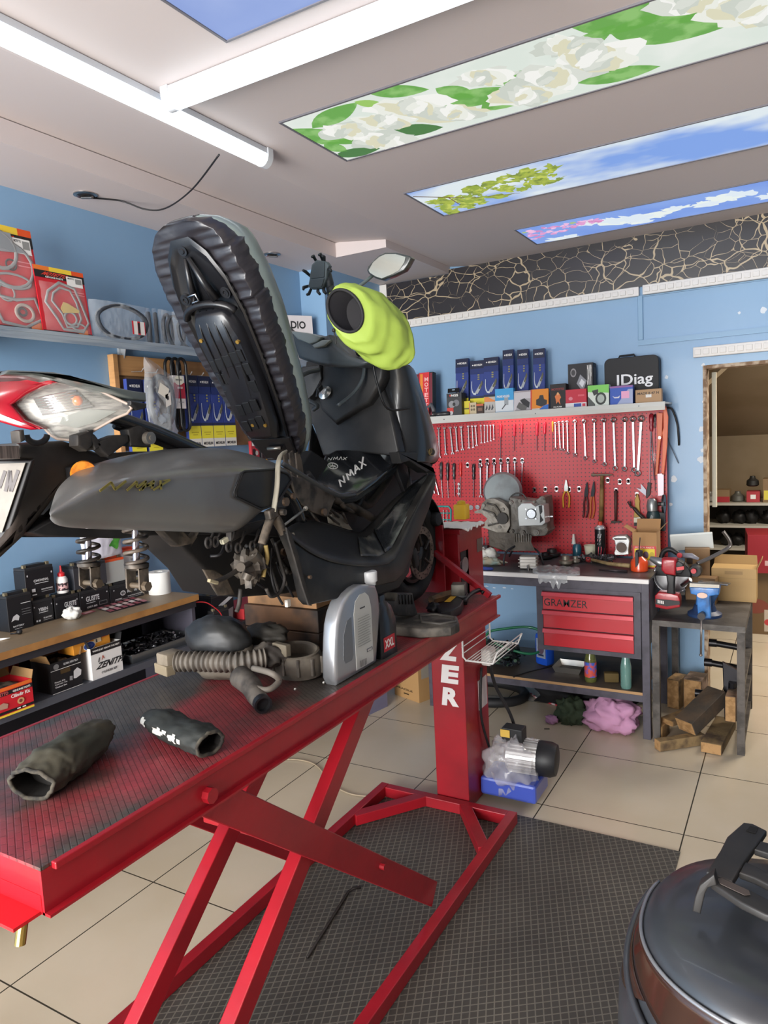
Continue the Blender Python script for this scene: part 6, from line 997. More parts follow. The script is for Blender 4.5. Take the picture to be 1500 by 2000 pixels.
# vise
vz = thing('bench_vise', 'blue bench vise with a long steel handle on the small table', 'vise', (-.38, 4.05, VZ)); blu = mat('#3b7ac0', .4, mix='#2c5c94', mscale=20, coat=.3); v_ = lambda x, y, Y=3.85: P(1220+x/5.357, 1020+y/5.357, Y=Y)
mb = MB(); mb.prism([v_(675, 680), v_(995, 690), v_(985, 760), v_(890, 775), v_(900, 1010), v_(770, 1000), v_(755, 850), v_(750, 765), v_(690, 750)], (0, .05, 0), .006); mb.build('front_jaw', blu, vz, smooth=True)
mb = MB(); mb.prism([v_(675, 680, 4.06), v_(995, 690, 4.06), v_(985, 760, 4.06), v_(925, 860, 4.06), v_(925, 890, 4.06), v_(740, 880, 4.06), v_(750, 765, 4.06)], (0, .09, 0), .006); mb.build('rear_jaw', mat('#2c5c94', .45, mix='#24507f', mscale=14), vz, smooth=True)
mb = MB(); mb.bb(v_(680, 690, 3.855), v_(990, 655, 3.855)+V((0, .03, 0))); mb.build('jaw_plate', M('#7a766f', .35, metal=.8), vz); mb = MB(); mb.bb(v_(700, 690, 4.05), v_(990, 655, 4.05)+V((0, .03, 0))); mb.build('jaw_plate', M('#7a766f', .35, metal=.8), vz)
mb = MB(); c = (v_(830, 960, 4.05)); mb.lathe([(.085, 0), (.085, .015), (.06, .03), (.05, .06)], (c.x, 4.08, VZ), n=24); mb.build('base', mat('#22375c', .45), vz, smooth=True)
mb = MB(); c = v_(812, 765, 3.846); mb.lathe([(.024, 0), (.024, .004)], c, (0, -1, 0), 24, sx=1.0, sy=.6, xd=(1, 0, 0)); mb.build('badge', M('#d8b8a8', .5), vz)
mb = MB(); c = v_(815, 960, 3.85); mb.cyl(c, c+V((0, -.05, 0)), .014, n=16); mb.cyl(c+V((0, -.03, 0)), c+V((0, -.055, 0)), .018, n=16); mb.build('screw_head', M('#2b2a2c', .4, metal=.6), vz)
mb = MB(); c = c+V((0, -.045, 0)); mb.cyl(c+V((0, 0, .015)), c+V((-.004, 0, -.20)), .005, n=10); mb.ball(c+V((-.004, 0, -.20)), .008, 10); mb.build('handle', M('#8d8580', .3, metal=.8), vz, smooth=2)
mb = MB(); mb.box(v_(870, 640, 4.08)+V((.03, 0, .004)), (.15, .05, .008), (0, 0, -.2), .002); one(mb, 'steel_plate', 'flat shiny steel plate lying on top of the blue vise', 'plate', M('#b8b4ae', .25, metal=.9))
# cordless drill
dr = thing('cordless_drill', 'red and black cordless drill standing on its battery by the vise', 'cordless drill', (-.6, 4.1, VZ)); R2 = mat('#a0202a', .35, coat=.3); B2 = M('#1c1b1d', .5)
d_ = lambda x, y, Y=4.0: P(1220+x/5.357, 1020+y/5.357, Y=Y)
def zset(p, z): p = V(p); p.z = z; return p
mb = MB(); mb.prism([d_(315, 770), d_(350, 735), d_(480, 745), d_(560, 765), d_(578, 810), d_(578, 890), d_(440, 915), d_(320, 890)], (0, .075, 0), .005); bt_ = mb.build('battery_pack', R2, dr, smooth=True)
mb = MB(); mb.prism([d_(325, 800, 3.998), d_(575, 825, 3.998), d_(577, 860, 3.998), d_(440, 880, 3.998), d_(322, 855, 3.998)], (0, -.002, 0)); text(mb, '20V', d_(345, 845, 3.995), d_(415, 858, 3.995)-d_(345, 845, 3.995), d_(345, 815, 3.995)-d_(345, 845, 3.995), M('#dcd8d4', .5), .04) if False else None; mb.build('band', B2, bt_)
mb = MB(); decor(mb, d_(345, 845, 3.9955), d_(415, 858, 3.9955)-d_(345, 845, 3.9955), d_(345, 812, 3.9955)-d_(345, 845, 3.9955), [('r', i*.25, 0, i*.25+.17, 1, '#dcd8d4') for i in range(4)]); mb.build('marking', None, bt_)
mb = MB(); mb.prism([d_(430, 540), d_(525, 560), d_(520, 660), d_(525, 760), d_(440, 750), d_(445, 640)], (0, .04, 0), .008); mb.build('grip', B2, dr, smooth=True)
mb = MB(); mb.prism([d_(385, 385, 3.99), d_(530, 385, 3.99), d_(540, 420, 3.99), d_(530, 560, 3.99), d_(420, 545, 3.99), d_(380, 500, 3.99)], (0, .07, 0), .01); mb.build('motor_housing', R2, dr, smooth=True)
mb = MB(); mb.prism([d_(525, 430, 3.995), d_(560, 400, 3.995), d_(615, 430, 3.995), d_(628, 500, 3.995), d_(590, 545, 3.995), d_(530, 540, 3.995)], (0, .06, 0), .008); mb.build('rear_cap', B2, dr, smooth=True)
mb = MB(); mb.prism([d_(540, 470, 3.992), d_(620, 460, 3.992), d_(622, 495, 3.992), d_(545, 505, 3.992)], (0, -.003, 0)); mb.build('red_inset', M('#c8202a', .35), dr)
a, b_ = d_(395, 430, 4.03), d_(265, 375, 4.03); mb = MB(); mb.lathe([(.024, 0), (.026, .01), (.022, .03), (.016, (b_-a).length*.8), (.010, (b_-a).length)], a, (b_-a).normalized(), 20); mb.build('chuck', M('#8f9092', .3, metal=.8), dr, smooth=True)
# circular saw behind
cs = thing('circular_saw', 'black and red circular saw lying behind the cordless drill', 'circular saw', (-.55, 4.3, VZ))
c = d_(500, 560, 4.2); c = V((c.x, 4.2, max(c.z, VZ+.09))); mb = MB(); mb.cyl(c, c+V((0, .01, 0)), .09, n=36); mb.build('blade', M('#8e8e90', .3, metal=.8), cs)
mb = MB(); pts = [c+V((0, -.02, 0))+V((.10*cos(a), 0, .10*sin(a))) for a in [pi*.0+pi*i/14 for i in range(15)]]; mb.prism(pts, (0, .05, 0), .006); mb.build('blade_guard', B2, cs, smooth=True)
mb = MB(); mb.tube([c+V((.095*cos(a), -.02, .095*sin(a))) for a in [pi*.85+pi*.9*i/14 for i in range(15)]], .008, 8); mb.build('lower_guard', M('#9a9a9d', .3, metal=.8), cs, smooth=2)
mb = MB(); a = d_(430, 300, 4.22); mb.tube(spl([d_(380, 380, 4.22), d_(410, 305, 4.22), d_(480, 285, 4.22), d_(560, 330, 4.22)]), .014, 10); mb.build('handle', B2, cs, smooth=2)
mb = MB(); mb.tube([d_(560, 345, 4.22), d_(700, 350, 4.2), d_(775, 385, 4.2)], [.016, .016, .008], 10, flat=.6); mb.build('arm', M('#85858f', .4), cs, smooth=2)
for x, y in ((575, 345), (722, 510)): mb = MB(); c2 = d_(x, y, 4.18); mb.cyl(c2, c2+V((0, -.008, 0)), .014, n=16); mb.build('red_knob', M('#c8303a', .4), cs)
mb = MB(); c2 = d_(735, 515, 4.2); mb.lathe([(.03, 0), (.034, .02), (.034, .06)], c2, (0, 1, 0), 18); mb.build('motor', B2, cs, smooth=True)
mb = MB(); a = d_(720, 620, 4.15); mb.cyl(d_(600, 660, 4.15), d_(690, 600, 4.12), .012, n=10); mb.build('chrome_guide', chr_, cs)
mb = MB(); mb.tube(spl([d_(760, 430, 4.25), d_(900, 370, 4.3), d_(1080, 270, 4.35), d_(1100, 200, 4.35), d_(1030, 95, 4.35)]), .012, 10, flat=.5); one(mb, 'bent_bar', 'bent grey metal arm rising from behind the vise towards the doorway', 'metal arm', M('#77716c', .35, metal=.7), smooth=2)
cbb = '#8c6c48'
carton('carton', 'brown carton with a dark print leaning behind the circular saw', 'carton', (P(1340, 1100, Y=4.45).x, 4.42, VZ), .13, .12, .30, cbb, [('r', .05, .7, .3, .9, '#3a2c24')], yaw=.15, side=[('r', .2, .6, .6, .9, '#b8b0a4')])
carton('carton', 'small brown carton beside the larger leaning one on the small table', 'carton', (P(1363, 1130, Y=4.34).x, 4.34, VZ), .09, .08, .15, '#7d6040', [('r', .2, .6, .6, .85, '#cfc8bc')], yaw=-.1)
mb = MB(); mb.box(d_(700, 200, 4.5), (.23, .02, .10), (.3, -.08, .1), .004); one(mb, 'white_tray', 'white plastic tray standing behind the cartons on the small table', 'tray', M('#d5dbd9', .5))
carton('carton', 'open beige carton at the back of the small table in front of the doorway', 'carton', (-.425, 4.66-.02, VZ-.0) if False else (-.42, 4.45, VZ), .23, .15, .19, '#b4935f', [('r', .3, .82, .7, .92, '#9c7d4f'), ('r', 0, .70, 1, .705, '#7d633c')], yaw=-.0)
mb = MB(); mb.use(M('#a88755', .7)); mb.prism([(-.42, 4.60, VZ+.19), (-.19, 4.60, VZ+.19), (-.195, 4.625, VZ+.24), (-.415, 4.625, VZ+.24)], (0, .003, 0)); mb.prism([(-.189, 4.46, VZ+.19), (-.189, 4.59, VZ+.19), (-.165, 4.585, VZ+.245), (-.165, 4.465, VZ+.245)], (.003, 0, 0)); one(mb, 'carton_flaps', 'raised flaps of the open beige carton', 'carton flap')
# wood offcuts
def plank(label, a, b_, w_, h_, col='#6e5a42', roll=0, end='#a98458'):
    t = thing('wood_offcut', label, 'wood block', a, 'wood offcuts on the floor under the small table'); a = V(a); b_ = V(b_); d = (b_-a).normalized(); s = d.cross(V((0, 0, 1))).normalized(); u = s.cross(d); R = Matrix((s, d, u)).transposed()@Matrix.Rotation(roll, 3, 'Y')
    mb = MB(); mb.box((a+b_)/2, (w_, (b_-a).length, h_), R, .003); mb.build('block', mat(col, .8, mix='#4f4032', mscale=8, bump=.2), t); mb = MB(); mb.box(a-d*.0005, (w_*.94, .003, h_*.94), R); mb.build('sawn_end', mat(end, .8, mix='#8e6c44', mscale=30), t)
plank('long pale plank lying in front, pointing right', (-.62, 3.80, .03), (-.42, 3.98, .03), .05, .055, '#8a7350')
plank('thick plank with a sawn end on the right, under the table edge', (-.37, 3.86, .03), (-.33, 4.25, .03), .10, .055, '#7d6848')
plank('dark greasy block leaning on the other offcuts', (-.50, 3.93, .10), (-.36, 4.15, .22), .11, .08, '#3c352e')
plank('light block standing at the bench leg', (-.64, 3.93, .04), (-.62, 4.05, .04), .05, .08, '#9a7a50')
plank('crosswise board lying on the first plank', (-.60, 3.98, .09), (-.45, 4.22, .10), .08, .03, '#8c6f4a')
plank('small square block against the blue wall, left one', (-.63, 4.42, .09), (-.60, 4.55, .09), .07, .18, '#a58458'); plank('greyish square block against the blue wall, right one', (-.52, 4.40, .10), (-.50, 4.55, .10), .10, .2, '#9b8272')
plank('brown board end beside the right leg of the small table', (-.29, 4.0, .20), (-.28, 4.2, .20), .05, .14, '#7c604c')
for i, (y, z, x0) in enumerate([(4.30, .46, -.40), (4.25, .36, -.42), (4.18, .20, -.46)]):
    mb = MB(); mb.cyl((x0, y, z), (-.24, y-.02, z-.01), .017, n=12); mb.cyl((x0-.02, y, z), (x0+.02, y, z), .022, n=12); one(mb, 'steel_rod', ['upper black steel rod stored under the small table', 'middle black steel rod stored under the small table', 'lowest black steel rod above the wood offcuts'][i], 'steel rod', M('#1d1c1e', .35, metal=.5), 'black steel rods under the small table', smooth=True)
mb = MB(); mb.prism([(-.33, 4.15, .08), (-.27, 4.15, .08), (-.26, 4.15, .36), (-.34, 4.15, .40)], (0, .03, 0), .004); mb.tube([(-.30, 4.14, .12), (-.29, 4.13, .3)], .02, 8); one(mb, 'shock_absorber', 'black metal bracket standing among the rods under the small table', 'metal bracket', M('#242327', .3, metal=.6))
# store room
def srack():
    t = thing('storage_rack', 'white steel storage rack in the room beyond the doorway', 'storage rack', (.2, 7.1, 0))
    for z in (.56, .76, .955): mb = MB(); mb.bb((-1.2, 6.9, z), (1.0, 7.35, z+.02)); mb.build('shelf', M('#b9b3a6', .5), t)
    for x in (-1.2, 1.0): mb = MB(); mb.bb((x-.02, 6.9, 0), (x+.02, 6.94, 1.0)); mb.build('post', M('#8f897e', .5), t)
    mb = MB(); mb.bb((-1.2, 7.36, .05), (1.0, 7.37, .96)); mb.build('back_panel', M('#3f3831', .7), t)
srack(); random.seed(21)
def rb(label, px0, px1, pyt, z, col, fr=(), Y=6.98, d=.15, yaw=0):
    x0, x1 = P(px0, 985, Y=Y).x, P(px1, 985, Y=Y).x; h = P((px0+px1)/2, pyt, Y=Y).z-z
    return carton('parts_box', label, 'parts box', (x0, Y, z), x1-x0, d, h, col, list(fr), group='boxes and parts on the storage rack', yaw=yaw)
rb('small open carton with a red front on the top rack shelf', 1400, 1425, 957, .976, '#8a7050', [('r', 0, 0, 1, .45, '#a82c34')]); rb('red box with a white label on the top rack shelf', 1458, 1484, 960, .976, '#a83038', [('r', .3, .3, .7, .7, WH)]); rb('brown and yellow box at the right edge of the top rack shelf', 1490, 1530, 935, .976, '#7d6242', [('r', .05, .1, .9, .5, '#cfc040')])
for i, (px, py, r) in enumerate([(1386, 983, .06), (1441, 980, .055), (1442, 975, .03), (1470, 955, .05)]):
    c = P(px, py, Y=7.05); c.z = .976 if i < 3 else 1.11; mb = MB(); mb.lathe([(r*.7, 0), (r, .01), (r*.95, .05), (r*.5, .07), (r*.4, .09)], c, n=16); one(mb, 'machine_part', ['grey round machine part at the left of the top rack shelf', 'large grey gear-like part in the middle of the top rack shelf', 'small round part in front of the large grey gear', 'dark round part sitting on the red labelled box'][i], 'machine part', M(['#7f7a72', '#67665f', '#55544f', '#34322f'][i], .5, metal=.5), 'boxes and parts on the storage rack', smooth=True)
for z, y0 in ((.78, 0), (.58, 1)):
    for i in range(7):
        c = V((-.55+i*.11+random.uniform(-.02, .02), 7.05, z)); mb = MB(); lump(mb, c+V((0, 0, .055)), (.055, .05, random.uniform(.05, .075)), .35, 16, i*3+z*10, 2.5, floor=z+.001); one(mb, 'engine_part', 'dark engine part, %s from the left on the %s rack shelf' % (ORD[i], ['middle', 'lower'][y0]), 'engine part', M('#232120', .5, metal=.4), 'boxes and parts on the storage rack', smooth=2)
carton('parts_box', 'large red box with white print beyond the doorway', 'parts box', (P(1460, 1105, Y=6.2).x, 6.2, .50), .6, .4, .30, '#8e1c28', [('r', .2, .2, .5, .33, '#c8a0a0'), ('c', .3, .75, .06, WH, .08)], yaw=.1)
carton('carton', 'big brown carton with a red and white print on the store room floor', 'carton', (P(1430, 1190, Y=6.2).x, 6.25, 0), .8, .4, .50, '#6b5234', [('c', .2, .45, .12, '#7a3a2a', .12), ('r', .28, .05, .34, .4, '#b8a898'), ('c', .31, .2, .03, '#b83a3a', .05)], yaw=.05)
# wooden ladder-like stair rail seen at the top of the doorway
mb = MB(); a, b_ = P(1376, 750, Y=6.0), P(1425, 705, Y=6.0); d = (b_-a).normalized(); mb.tube([a-d*.1, b_+d*.2], .03, 4); one(mb, 'wooden_beam', 'pale wooden beam slanting across the top of the doorway', 'beam', M('#a89478', .6))
# ---------------- the scooter on the lift ----------------
sc = thing('motor_scooter', 'dark grey scooter with raised seat and removed engine standing on the red lift', 'scooter', (-1.38, 1.9, 1.02))
def PP(px, py, p0, n): d = (px-750)/FPX*CR-(py-1000)/FPX*CU+CF; n = V(n); return CO+d*((V(p0)-CO).dot(n)/d.dot(n))
matg = mat('#646564', .34, coat=.45, mix='#5b5957', mscale=5); blp = mat('#1f1f20', .45, mix='#2b2a2a', mscale=9, spec=.35); dusty = mat('#262321', .65, mix='#4c443c', mscale=14, mlo=.45, mhi=.85, bump=.15, bscale=40); dust2 = mat('#5d5348', .75, mix='#332e29', mscale=20, bump=.2, bscale=60)
mtl = mat('#5c534a', .55, metal=.3, mix='#2f2b27', mscale=18)
def prs(name, pts, X, v, m, parent=sc, bev=.004, Y=None, **k):
    mb = MB(); mb.prism([P(a, b_, X=X) if Y is None else P(a, b_, Y=Y) for a, b_ in pts], v, bev); return mb.build(name, m, parent, smooth=True, **k)
def S(pts, ox, oy, s): return [(ox+a/s, oy+b_/s) for a, b_ in pts]
# rear side cover
cols = [((98, 1009), (97, 1006), (99, 1003)), ((106, 1017), (104, 999), (106, 991)), ((118, 1021), (120, 990), (118, 973)), ((140, 1024), (148, 975), (136, 952)), ((200, 1026), (210, 940), (190, 916)), ((300, 1029), (310, 926), (285, 893)), ((380, 1032), (385, 923), (358, 881)), ((440, 1035), (440, 921), (425, 879)), ((473, 1037), (478, 921), (462, 881)), ((507, 1002), (515, 921), (497, 889)), ((540, 978), (545, 922), (533, 901)), ((562, 945), (564, 928), (560, 917))]
mb = MB(); G = []
for b0, c0, t0 in cols:
    B_, C_, T_ = P(*b0, X=-1.168), P(*c0, X=-1.155), P(*t0, X=-1.235); mx_ = lambda f, X: P(b0[0]+(c0[0]-b0[0])*f, b0[1]+(c0[1]-b0[1])*f, X=X); m1 = mx_(.5, -1.153); m2 = mx_(.94, -1.153); m3 = C_.lerp(T_, .10); fz = min(1, len(G)/4)**1.5; B2_ = B_+V((-.03*fz, 0, -.006*fz)); T2_ = T_+V((-.05*fz, 0, .006*fz)); G.append([B2_, B_, m1, m2, m3, T_, T2_])
mb.loft(G, caps=False, closed=False); mb.build('side_cover', matg, sc, smooth=2, sub=2, solid=.004, off=-1)
mb = MB(); G = []   # left cover, mirrored about the scooter's middle
for b0, c0, t0 in cols:
    B_, C_, T_ = P(*b0, X=-1.175), P(*c0, X=-1.155), P(*t0, X=-1.215); m1 = B_.lerp(C_, .5); m1.x = -1.152; G.append([V((-2.72-p.x, p.y, p.z)) for p in (B_, m1, C_, T_, T_+V((-.05, 0, .006)))])
mb.loft(G, caps=False, closed=False); mb.build('side_cover', matg, sc, smooth=2, sub=1, solid=.004)
ins = S([(400, 372), (430, 355), (690, 338), (800, 375), (835, 430), (740, 580), (680, 650), (575, 685), (345, 575), (342, 530)], 380, 840, 4.412)
prs('cover_insert', ins, -1.1535, (.008, 0, 0), blp, bev=.003)
mb = MB(); mb.tube([P(a, b_, X=-1.145) for a, b_ in ins], .0028, 6, closed=True); mb.build('insert_edge', M('#101012', .5), sc, smooth=2)
# gold model lettering as slanted strokes
mb = MB(); gold = M('#a89550', .3, metal=.8); mb.use(gold); o = P(194, 959, X=-1.1475); ux = P(326, 956, X=-1.1475)-o; uy = P(196, 938, X=-1.1475)-o
def stroke(a, b_, w_=.035): 
    a = o+ux*a[0]+uy*a[1]; b2 = o+ux*b_[0]+uy*b_[1]; d = (b2-a).normalized(); s = d.cross(V((1, 0, 0)))*.0022; mb.prism([a+s, b2+s, b2-s, a-s], (.0025, 0, 0))
for q in ([(0, 0), (.08, .8), (.2, .1), (.28, .9)], [(.38, 0), (.44, .85), (.5, .3), (.58, .9), (.6, 0)], [(.56, 0), (.70, .9), (.74, .1)], [(.62, .45), (.74, .45)], [(.78, 0), (.95, 1)], [(.8, .95), (.9, 0)]):
    q = [(x+.08*y, y) for x, y in q]
    for a, b_ in zip(q, q[1:]): stroke(a, b_)
mb.prism([o+ux*.9+uy*.95, o+ux*1.03+uy*1.1, o+ux*.95+uy*.85], (.0025, 0, 0))
tag(mb.build('lettering', None, sc), 'raised gold model lettering')
# underside strip and inner rear fender
prs('inner_fender', [(60, 1040), (110, 1012), (300, 1000), (470, 1000), (560, 1010), (560, 1050), (470, 1043), (300, 1046), (240, 1052), (90, 1048)], -1.30, (-.2, 0, 0), blp)
# belly / engine bay
belly = [(335, 1040), (360, 1075), (400, 1115), (428, 1160), (470, 1167), (560, 1160), (640, 1146), (640, 1120), (600, 1090), (570, 1050), (560, 1000), (480, 1000), (430, 1010), (380, 1020)]
prs('belly_pan', belly, -1.33, (-.14, 0, 0), mat('#171514', .6, mix='#352f2a', mscale=7, mlo=.5, mhi=.8), bev=.01)
prs('mud_flap', S([(-10, 785), (60, 790), (130, 830), (150, 870), (180, 935), (80, 942), (30, 860)], 400, 850, 3), -1.25, (-.006, 0, 0), dust2)
bay = [(345, 1030), (480, 1035), (560, 990), (575, 930), (610, 880), (640, 900), (700, 950), (720, 1000), (700, 1040), (620, 1015), (590, 1010), (575, 1100), (520, 1120), (430, 1110), (380, 1080)]
prs('frame_core', bay, -1.36, (-.06, 0, 0), M('#161516', .7), bev=.006)
def tb(name, pts, r, m, X=-1.22, parent=sc, n=8, flat=1.0, k=5):
    mb = MB(); pp = [P(p[0], p[1], X=(p[2] if len(p) > 2 else X)) for p in pts]; pp = spl(pp, k) if len(pp) > 2 else pp; 
    if isinstance(r, (list, tuple)): r = [r[0]+(r[1]-r[0])*i/(len(pp)-1) for i in range(len(pp))]
    mb.tube(pp, r, n, flat=flat); return mb.build(name, m, parent, smooth=2)
tb('frame_tube', [(215, 812, -1.28), (300, 842, -1.28), (400, 885, -1.28), (470, 915, -1.28), (560, 960, -1.26), (590, 1020, -1.26)], .016, mat('#161618', .25, coat=.5))
tb('frame_tube', [(225, 830, -1.30), (330, 870, -1.30), (480, 935, -1.30)], .010, blk)
tb('frame_tube', [(560, 930, -1.28), (600, 955, -1.28), (680, 985, -1.28), (740, 1020, -1.28)], .014, mtl)
tb('frame_tube', [(600, 925, -1.3), (650, 985, -1.3), (700, 985, -1.3), (720, 900, -1.3)], .012, blk)
tb('frame_tube', [(690, 960, -1.34), (720, 985, -1.34), (780, 900, -1.34), (800, 870, -1.36)], .017, dusty)
# seat-hinge side strap and clamp
tb('luggage_strap', [(556, 884, -1.17), (548, 890, -1.145), (543, 908, -1.135), (541, 950, -1.132), (534, 1000, -1.135)], .0105, mat('#8f8a7c', .7, mix='#6b675a', mscale=20, mstretch=(1, 1, .2)), n=8, flat=.45)
mb = MB(); c = P(530, 1003, X=-1.137); mb.box(c, (.02, .035, .025), (.2, 0, 0), .004); mb.cyl(c+V((.0, .03, .0)), c+V((.02, .03, 0)), .008, n=10); mb.build('strap_clamp', mtl, sc)
tb('lever_arm', [(530, 1008, -1.14), (520, 1035, -1.142), (511, 1062, -1.145)], [.012, .010], dust2); tb('lever_arm', [(536, 1008, -1.142), (552, 1036, -1.145), (564, 1054, -1.15)], [.014, .012], dust2)
mb = MB(); c = P(568, 1052, X=-1.145); mb.box(c, (.02, .018, .028), (.3, 0, 0), .002); mb.build('rubber_peg', M('#8d8578', .7), sc)
tb('link_rod', [(556, 1025, -1.16), (596, 994, -1.19)], .0035, M('#8c8c88', .4, metal=.6), n=6); mb = MB(); mb.ball(P(597, 993, X=-1.19), .007, 12); mb.build('rod_end', M('#aaa59c', .4, metal=.4), sc, smooth=2)
# seat hinge bracket
for i, (x0, x1) in enumerate([(560, 566), (572, 578), (584, 592)]):
    prs('hinge_bracket', [(x0-6, 885), (x0, 880), (x1-2, 900), (x1+2, 930), (x1+4, 960), (x1-3, 960), (x0-2, 930), (x0-4, 905)], -1.26-.03*i, (-.006, 0, 0), dust2, bev=.001)
prs('hinge_bracket', [(480+90, 930), (600, 935), (640, 948), (655, 975), (640, 1010), (610, 1000), (590, 985), (575, 960)], -1.24, (-.012, 0, 0), mtl, bev=.003)
for x, y, X, r in [(571, 969, -1.215, .009), (556, 980, -1.2, .012), (631, 1000, -1.235, .011), (552, 1078+0, -1.2, .010), (603, 1127, -1.122, .005)]:
    mb = MB(); c = P(x, y, X=X); mb.cyl(c, c+V((.008, 0, 0)), r, n=14); mb.build('bolt', M('#6f5a48', .4, metal=.6), sc)
prs('tunnel_panel', [(600, 1005), (640, 965), (700, 965), (760, 915), (846, 905), (838, 935), (800, 955), (735, 1018), (706, 1044), (650, 1028)], -1.34, (-.10, 0, 0), M('#171618', .6), bev=.004)
# dangling brackets below the cover
for x in (410, 473, 492, 532-36):
    pass
for x, y, s in [(407, 1060, 1), (421, 1058, 1), (447, 1068, 0), (465, 1070, 0), (493, 1066, 0)]:
    mb = MB(); c = P(x, y, X=-1.19+.01*s); mb.tube([c+V((0, .009*cos(a), .011*sin(a))) for a in [2*pi*i/14 for i in range(14)]], .0035, 6, closed=True); t0 = P(x+12, y-30, X=-1.2); mb.tube([c+V((0, .006, .008)), (c+t0)/2+V((0, .004, 0)), t0], [.005, .006, .009], 6, flat=.5); mb.build('cover_bracket', dusty, sc, smooth=2)
prs('bracket_arm', [(308, 1026), (352, 1030), (372, 1050), (384, 1046), (395, 1030), (378, 1062), (350, 1068), (335, 1055)], -1.24, (-.03, 0, 0), dust2)
prs('bracket_arm', [(452, 1035), (492, 1022), (520, 1015), (500, 1040), (470, 1050), (452, 1060)], -1.21, (-.02, 0, 0), dusty)
mb = MB(); mb.box(P(438, 1056, X=-1.18), (.012, .02, .012), (.3, 0, 0), .002); mb.build('connector', M('#b9b59c', .5), sc)
# throttle body and hoses
mb = MB(); lump(mb, P(487, 1105, X=-1.21), (.04, .035, .045), .45, 22, 3, 3.5); tbd = mb.build('throttle_body', mat('#4f4840', .55, metal=.3, mix='#2a2623', mscale=25), sc, smooth=True, ang=25)
mb = MB(); c = P(490, 1082, X=-1.19); mb.cyl(c, c+V((0, .03, -.03)), .019, n=18); mb.cyl(P(470, 1108, X=-1.17), P(470, 1108, X=-1.185), .011, n=14); mb.cyl(P(485, 1120, X=-1.175), P(480, 1132, X=-1.18), .012, n=10); mb.build('throttle_barrel', M('#5a534b', .5, metal=.4), tbd, smooth=True)
tb('hose', [(519, 1065), (522, 1090), (517, 1110), (514, 1127)], .006, M('#a58e56', .5), X=-1.18)
tb('hose', [(511, 1060), (500, 1090), (470, 1110), (440, 1128), (415, 1138)], [.008, .005], dusty, X=-1.19)
mb = MB(); mb.box(P(416, 1136, X=-1.18), (.01, .03, .008), (-.4, 0, 0), .002); mb.build('connector', M('#9a8f72', .6), sc)
tb('hose', [(537, 1060), (548, 1100), (556, 1130), (548, 1155), (530, 1165), (520, 1150)], .005, dusty, X=-1.18)
tb('hose', [(566, 1065), (575, 1090), (590, 1130), (592, 1160)], .006, dusty, X=-1.16)
tb('wire_loom', [(530, 1070), (528, 1110), (536, 1150), (545, 1168), (552, 1180)], .0035, blk, X=-1.18); tb('wire_loom', [(470, 1150, -1.24), (467, 1180, -1.24), (462, 1195, -1.24)], .006, dusty)
mb = MB(); mb.box(P(562, 1178, X=-1.18), (.01, .016, .02), (0, 0, 0), .002); mb.build('connector', M('#c9c2b8', .5), sc)
tb('exhaust_stub', [(556, 1115, -1.2), (580, 1112, -1.2), (590, 1125, -1.2)], .011, mtl)
random.seed(31)
for i in range(12):
    x, y = random.uniform(440, 560), random.uniform(1045, 1100); tb('hose', [(x, y, -1.24), (x+random.uniform(-30, 20), y+random.uniform(10, 40), -1.21), (x+random.uniform(-40, 30), y+random.uniform(30, 75), -1.23)], random.uniform(.003, .007), dusty if i % 2 else blk)
for i in range(7):
    x, y = random.uniform(590, 690), random.uniform(960, 1000); tb('hose', [(x, y, -1.3), (x+random.uniform(-10, 30), y+random.uniform(5, 30), -1.27), (x+random.uniform(-10, 50), y+random.uniform(20, 45), -1.3)], random.uniform(.004, .009), dusty if i % 2 else mtl)
prs('engine_guard', [(645, 993), (668, 1005), (690, 1035), (650, 1022)], -1.29, (-.02, 0, 0), M('#7d766a', .6))
# shock absorbers
coilm = mat('#2a2624', .5, mix='#5c5249', mscale=14)
for nm, x, yt, yb, X, lb in [('a', 172, 1015, 1105, -1.43, 'left'), ('b', 265, 1015, 1108, -1.25, 'right')]:
    top, bot = P(x-2, yt, X=X), P(x+2, yb, X=X); L = (bot-top).length; d = (bot-top).normalized(); mb = MB(); mb.cyl(top, bot, .0075, n=16); sh_ = mb.build('shock_absorber', M('#c9bcc0', .15, metal=.9), sc, smooth=True)
    a = d.orthogonal().normalized(); b_ = d.cross(a); mb = MB(); mb.tube([top+d*(L*t/60)+(a*cos(t*.45)+b_*sin(t*.45))*.024 for t in range(56)], .0042, 8); mb.build('coil_spring', coilm, sh_, smooth=2)
    mb = MB(); mb.lathe([(.012, -.012), (.026, -.008), (.026, .0), (.015, .006)], bot, d, 20); mb.build('spring_seat', mtl, sh_, smooth=True)
    u = d; mb = MB(); w2 = V((1, 0, 0))
    for s in (-1, 1): mb.prism([bot+w2*s*.018+u*.0+V((0, -.013, 0)), bot+w2*s*.018+u*.0+V((0, .013, 0)), bot+w2*s*.018+u*.045+V((0, .013, 0)), bot+w2*s*.018+u*.056, bot+w2*s*.018+u*.045+V((0, -.013, 0))], w2*s*.004)
    mb.box(bot, (.044, .028, .006)); mb.build('clevis', dust2, sh_)
    mb = MB(); mb.cyl(bot+u*.04-w2*.024, bot+u*.04+w2*.03, .0065, n=12); mb.cyl(bot+u*.04+w2*.022, bot+u*.04+w2*.034, .011, n=6); mb.build('bolt', M('#6a5d4e', .5, metal=.5), sh_)
    mb = MB(); mb.lathe([(.02, 0), (.027, .008), (.014, .02)], top-d*.01, d, 18); mb.build('top_mount', mtl, sh_, smooth=True)
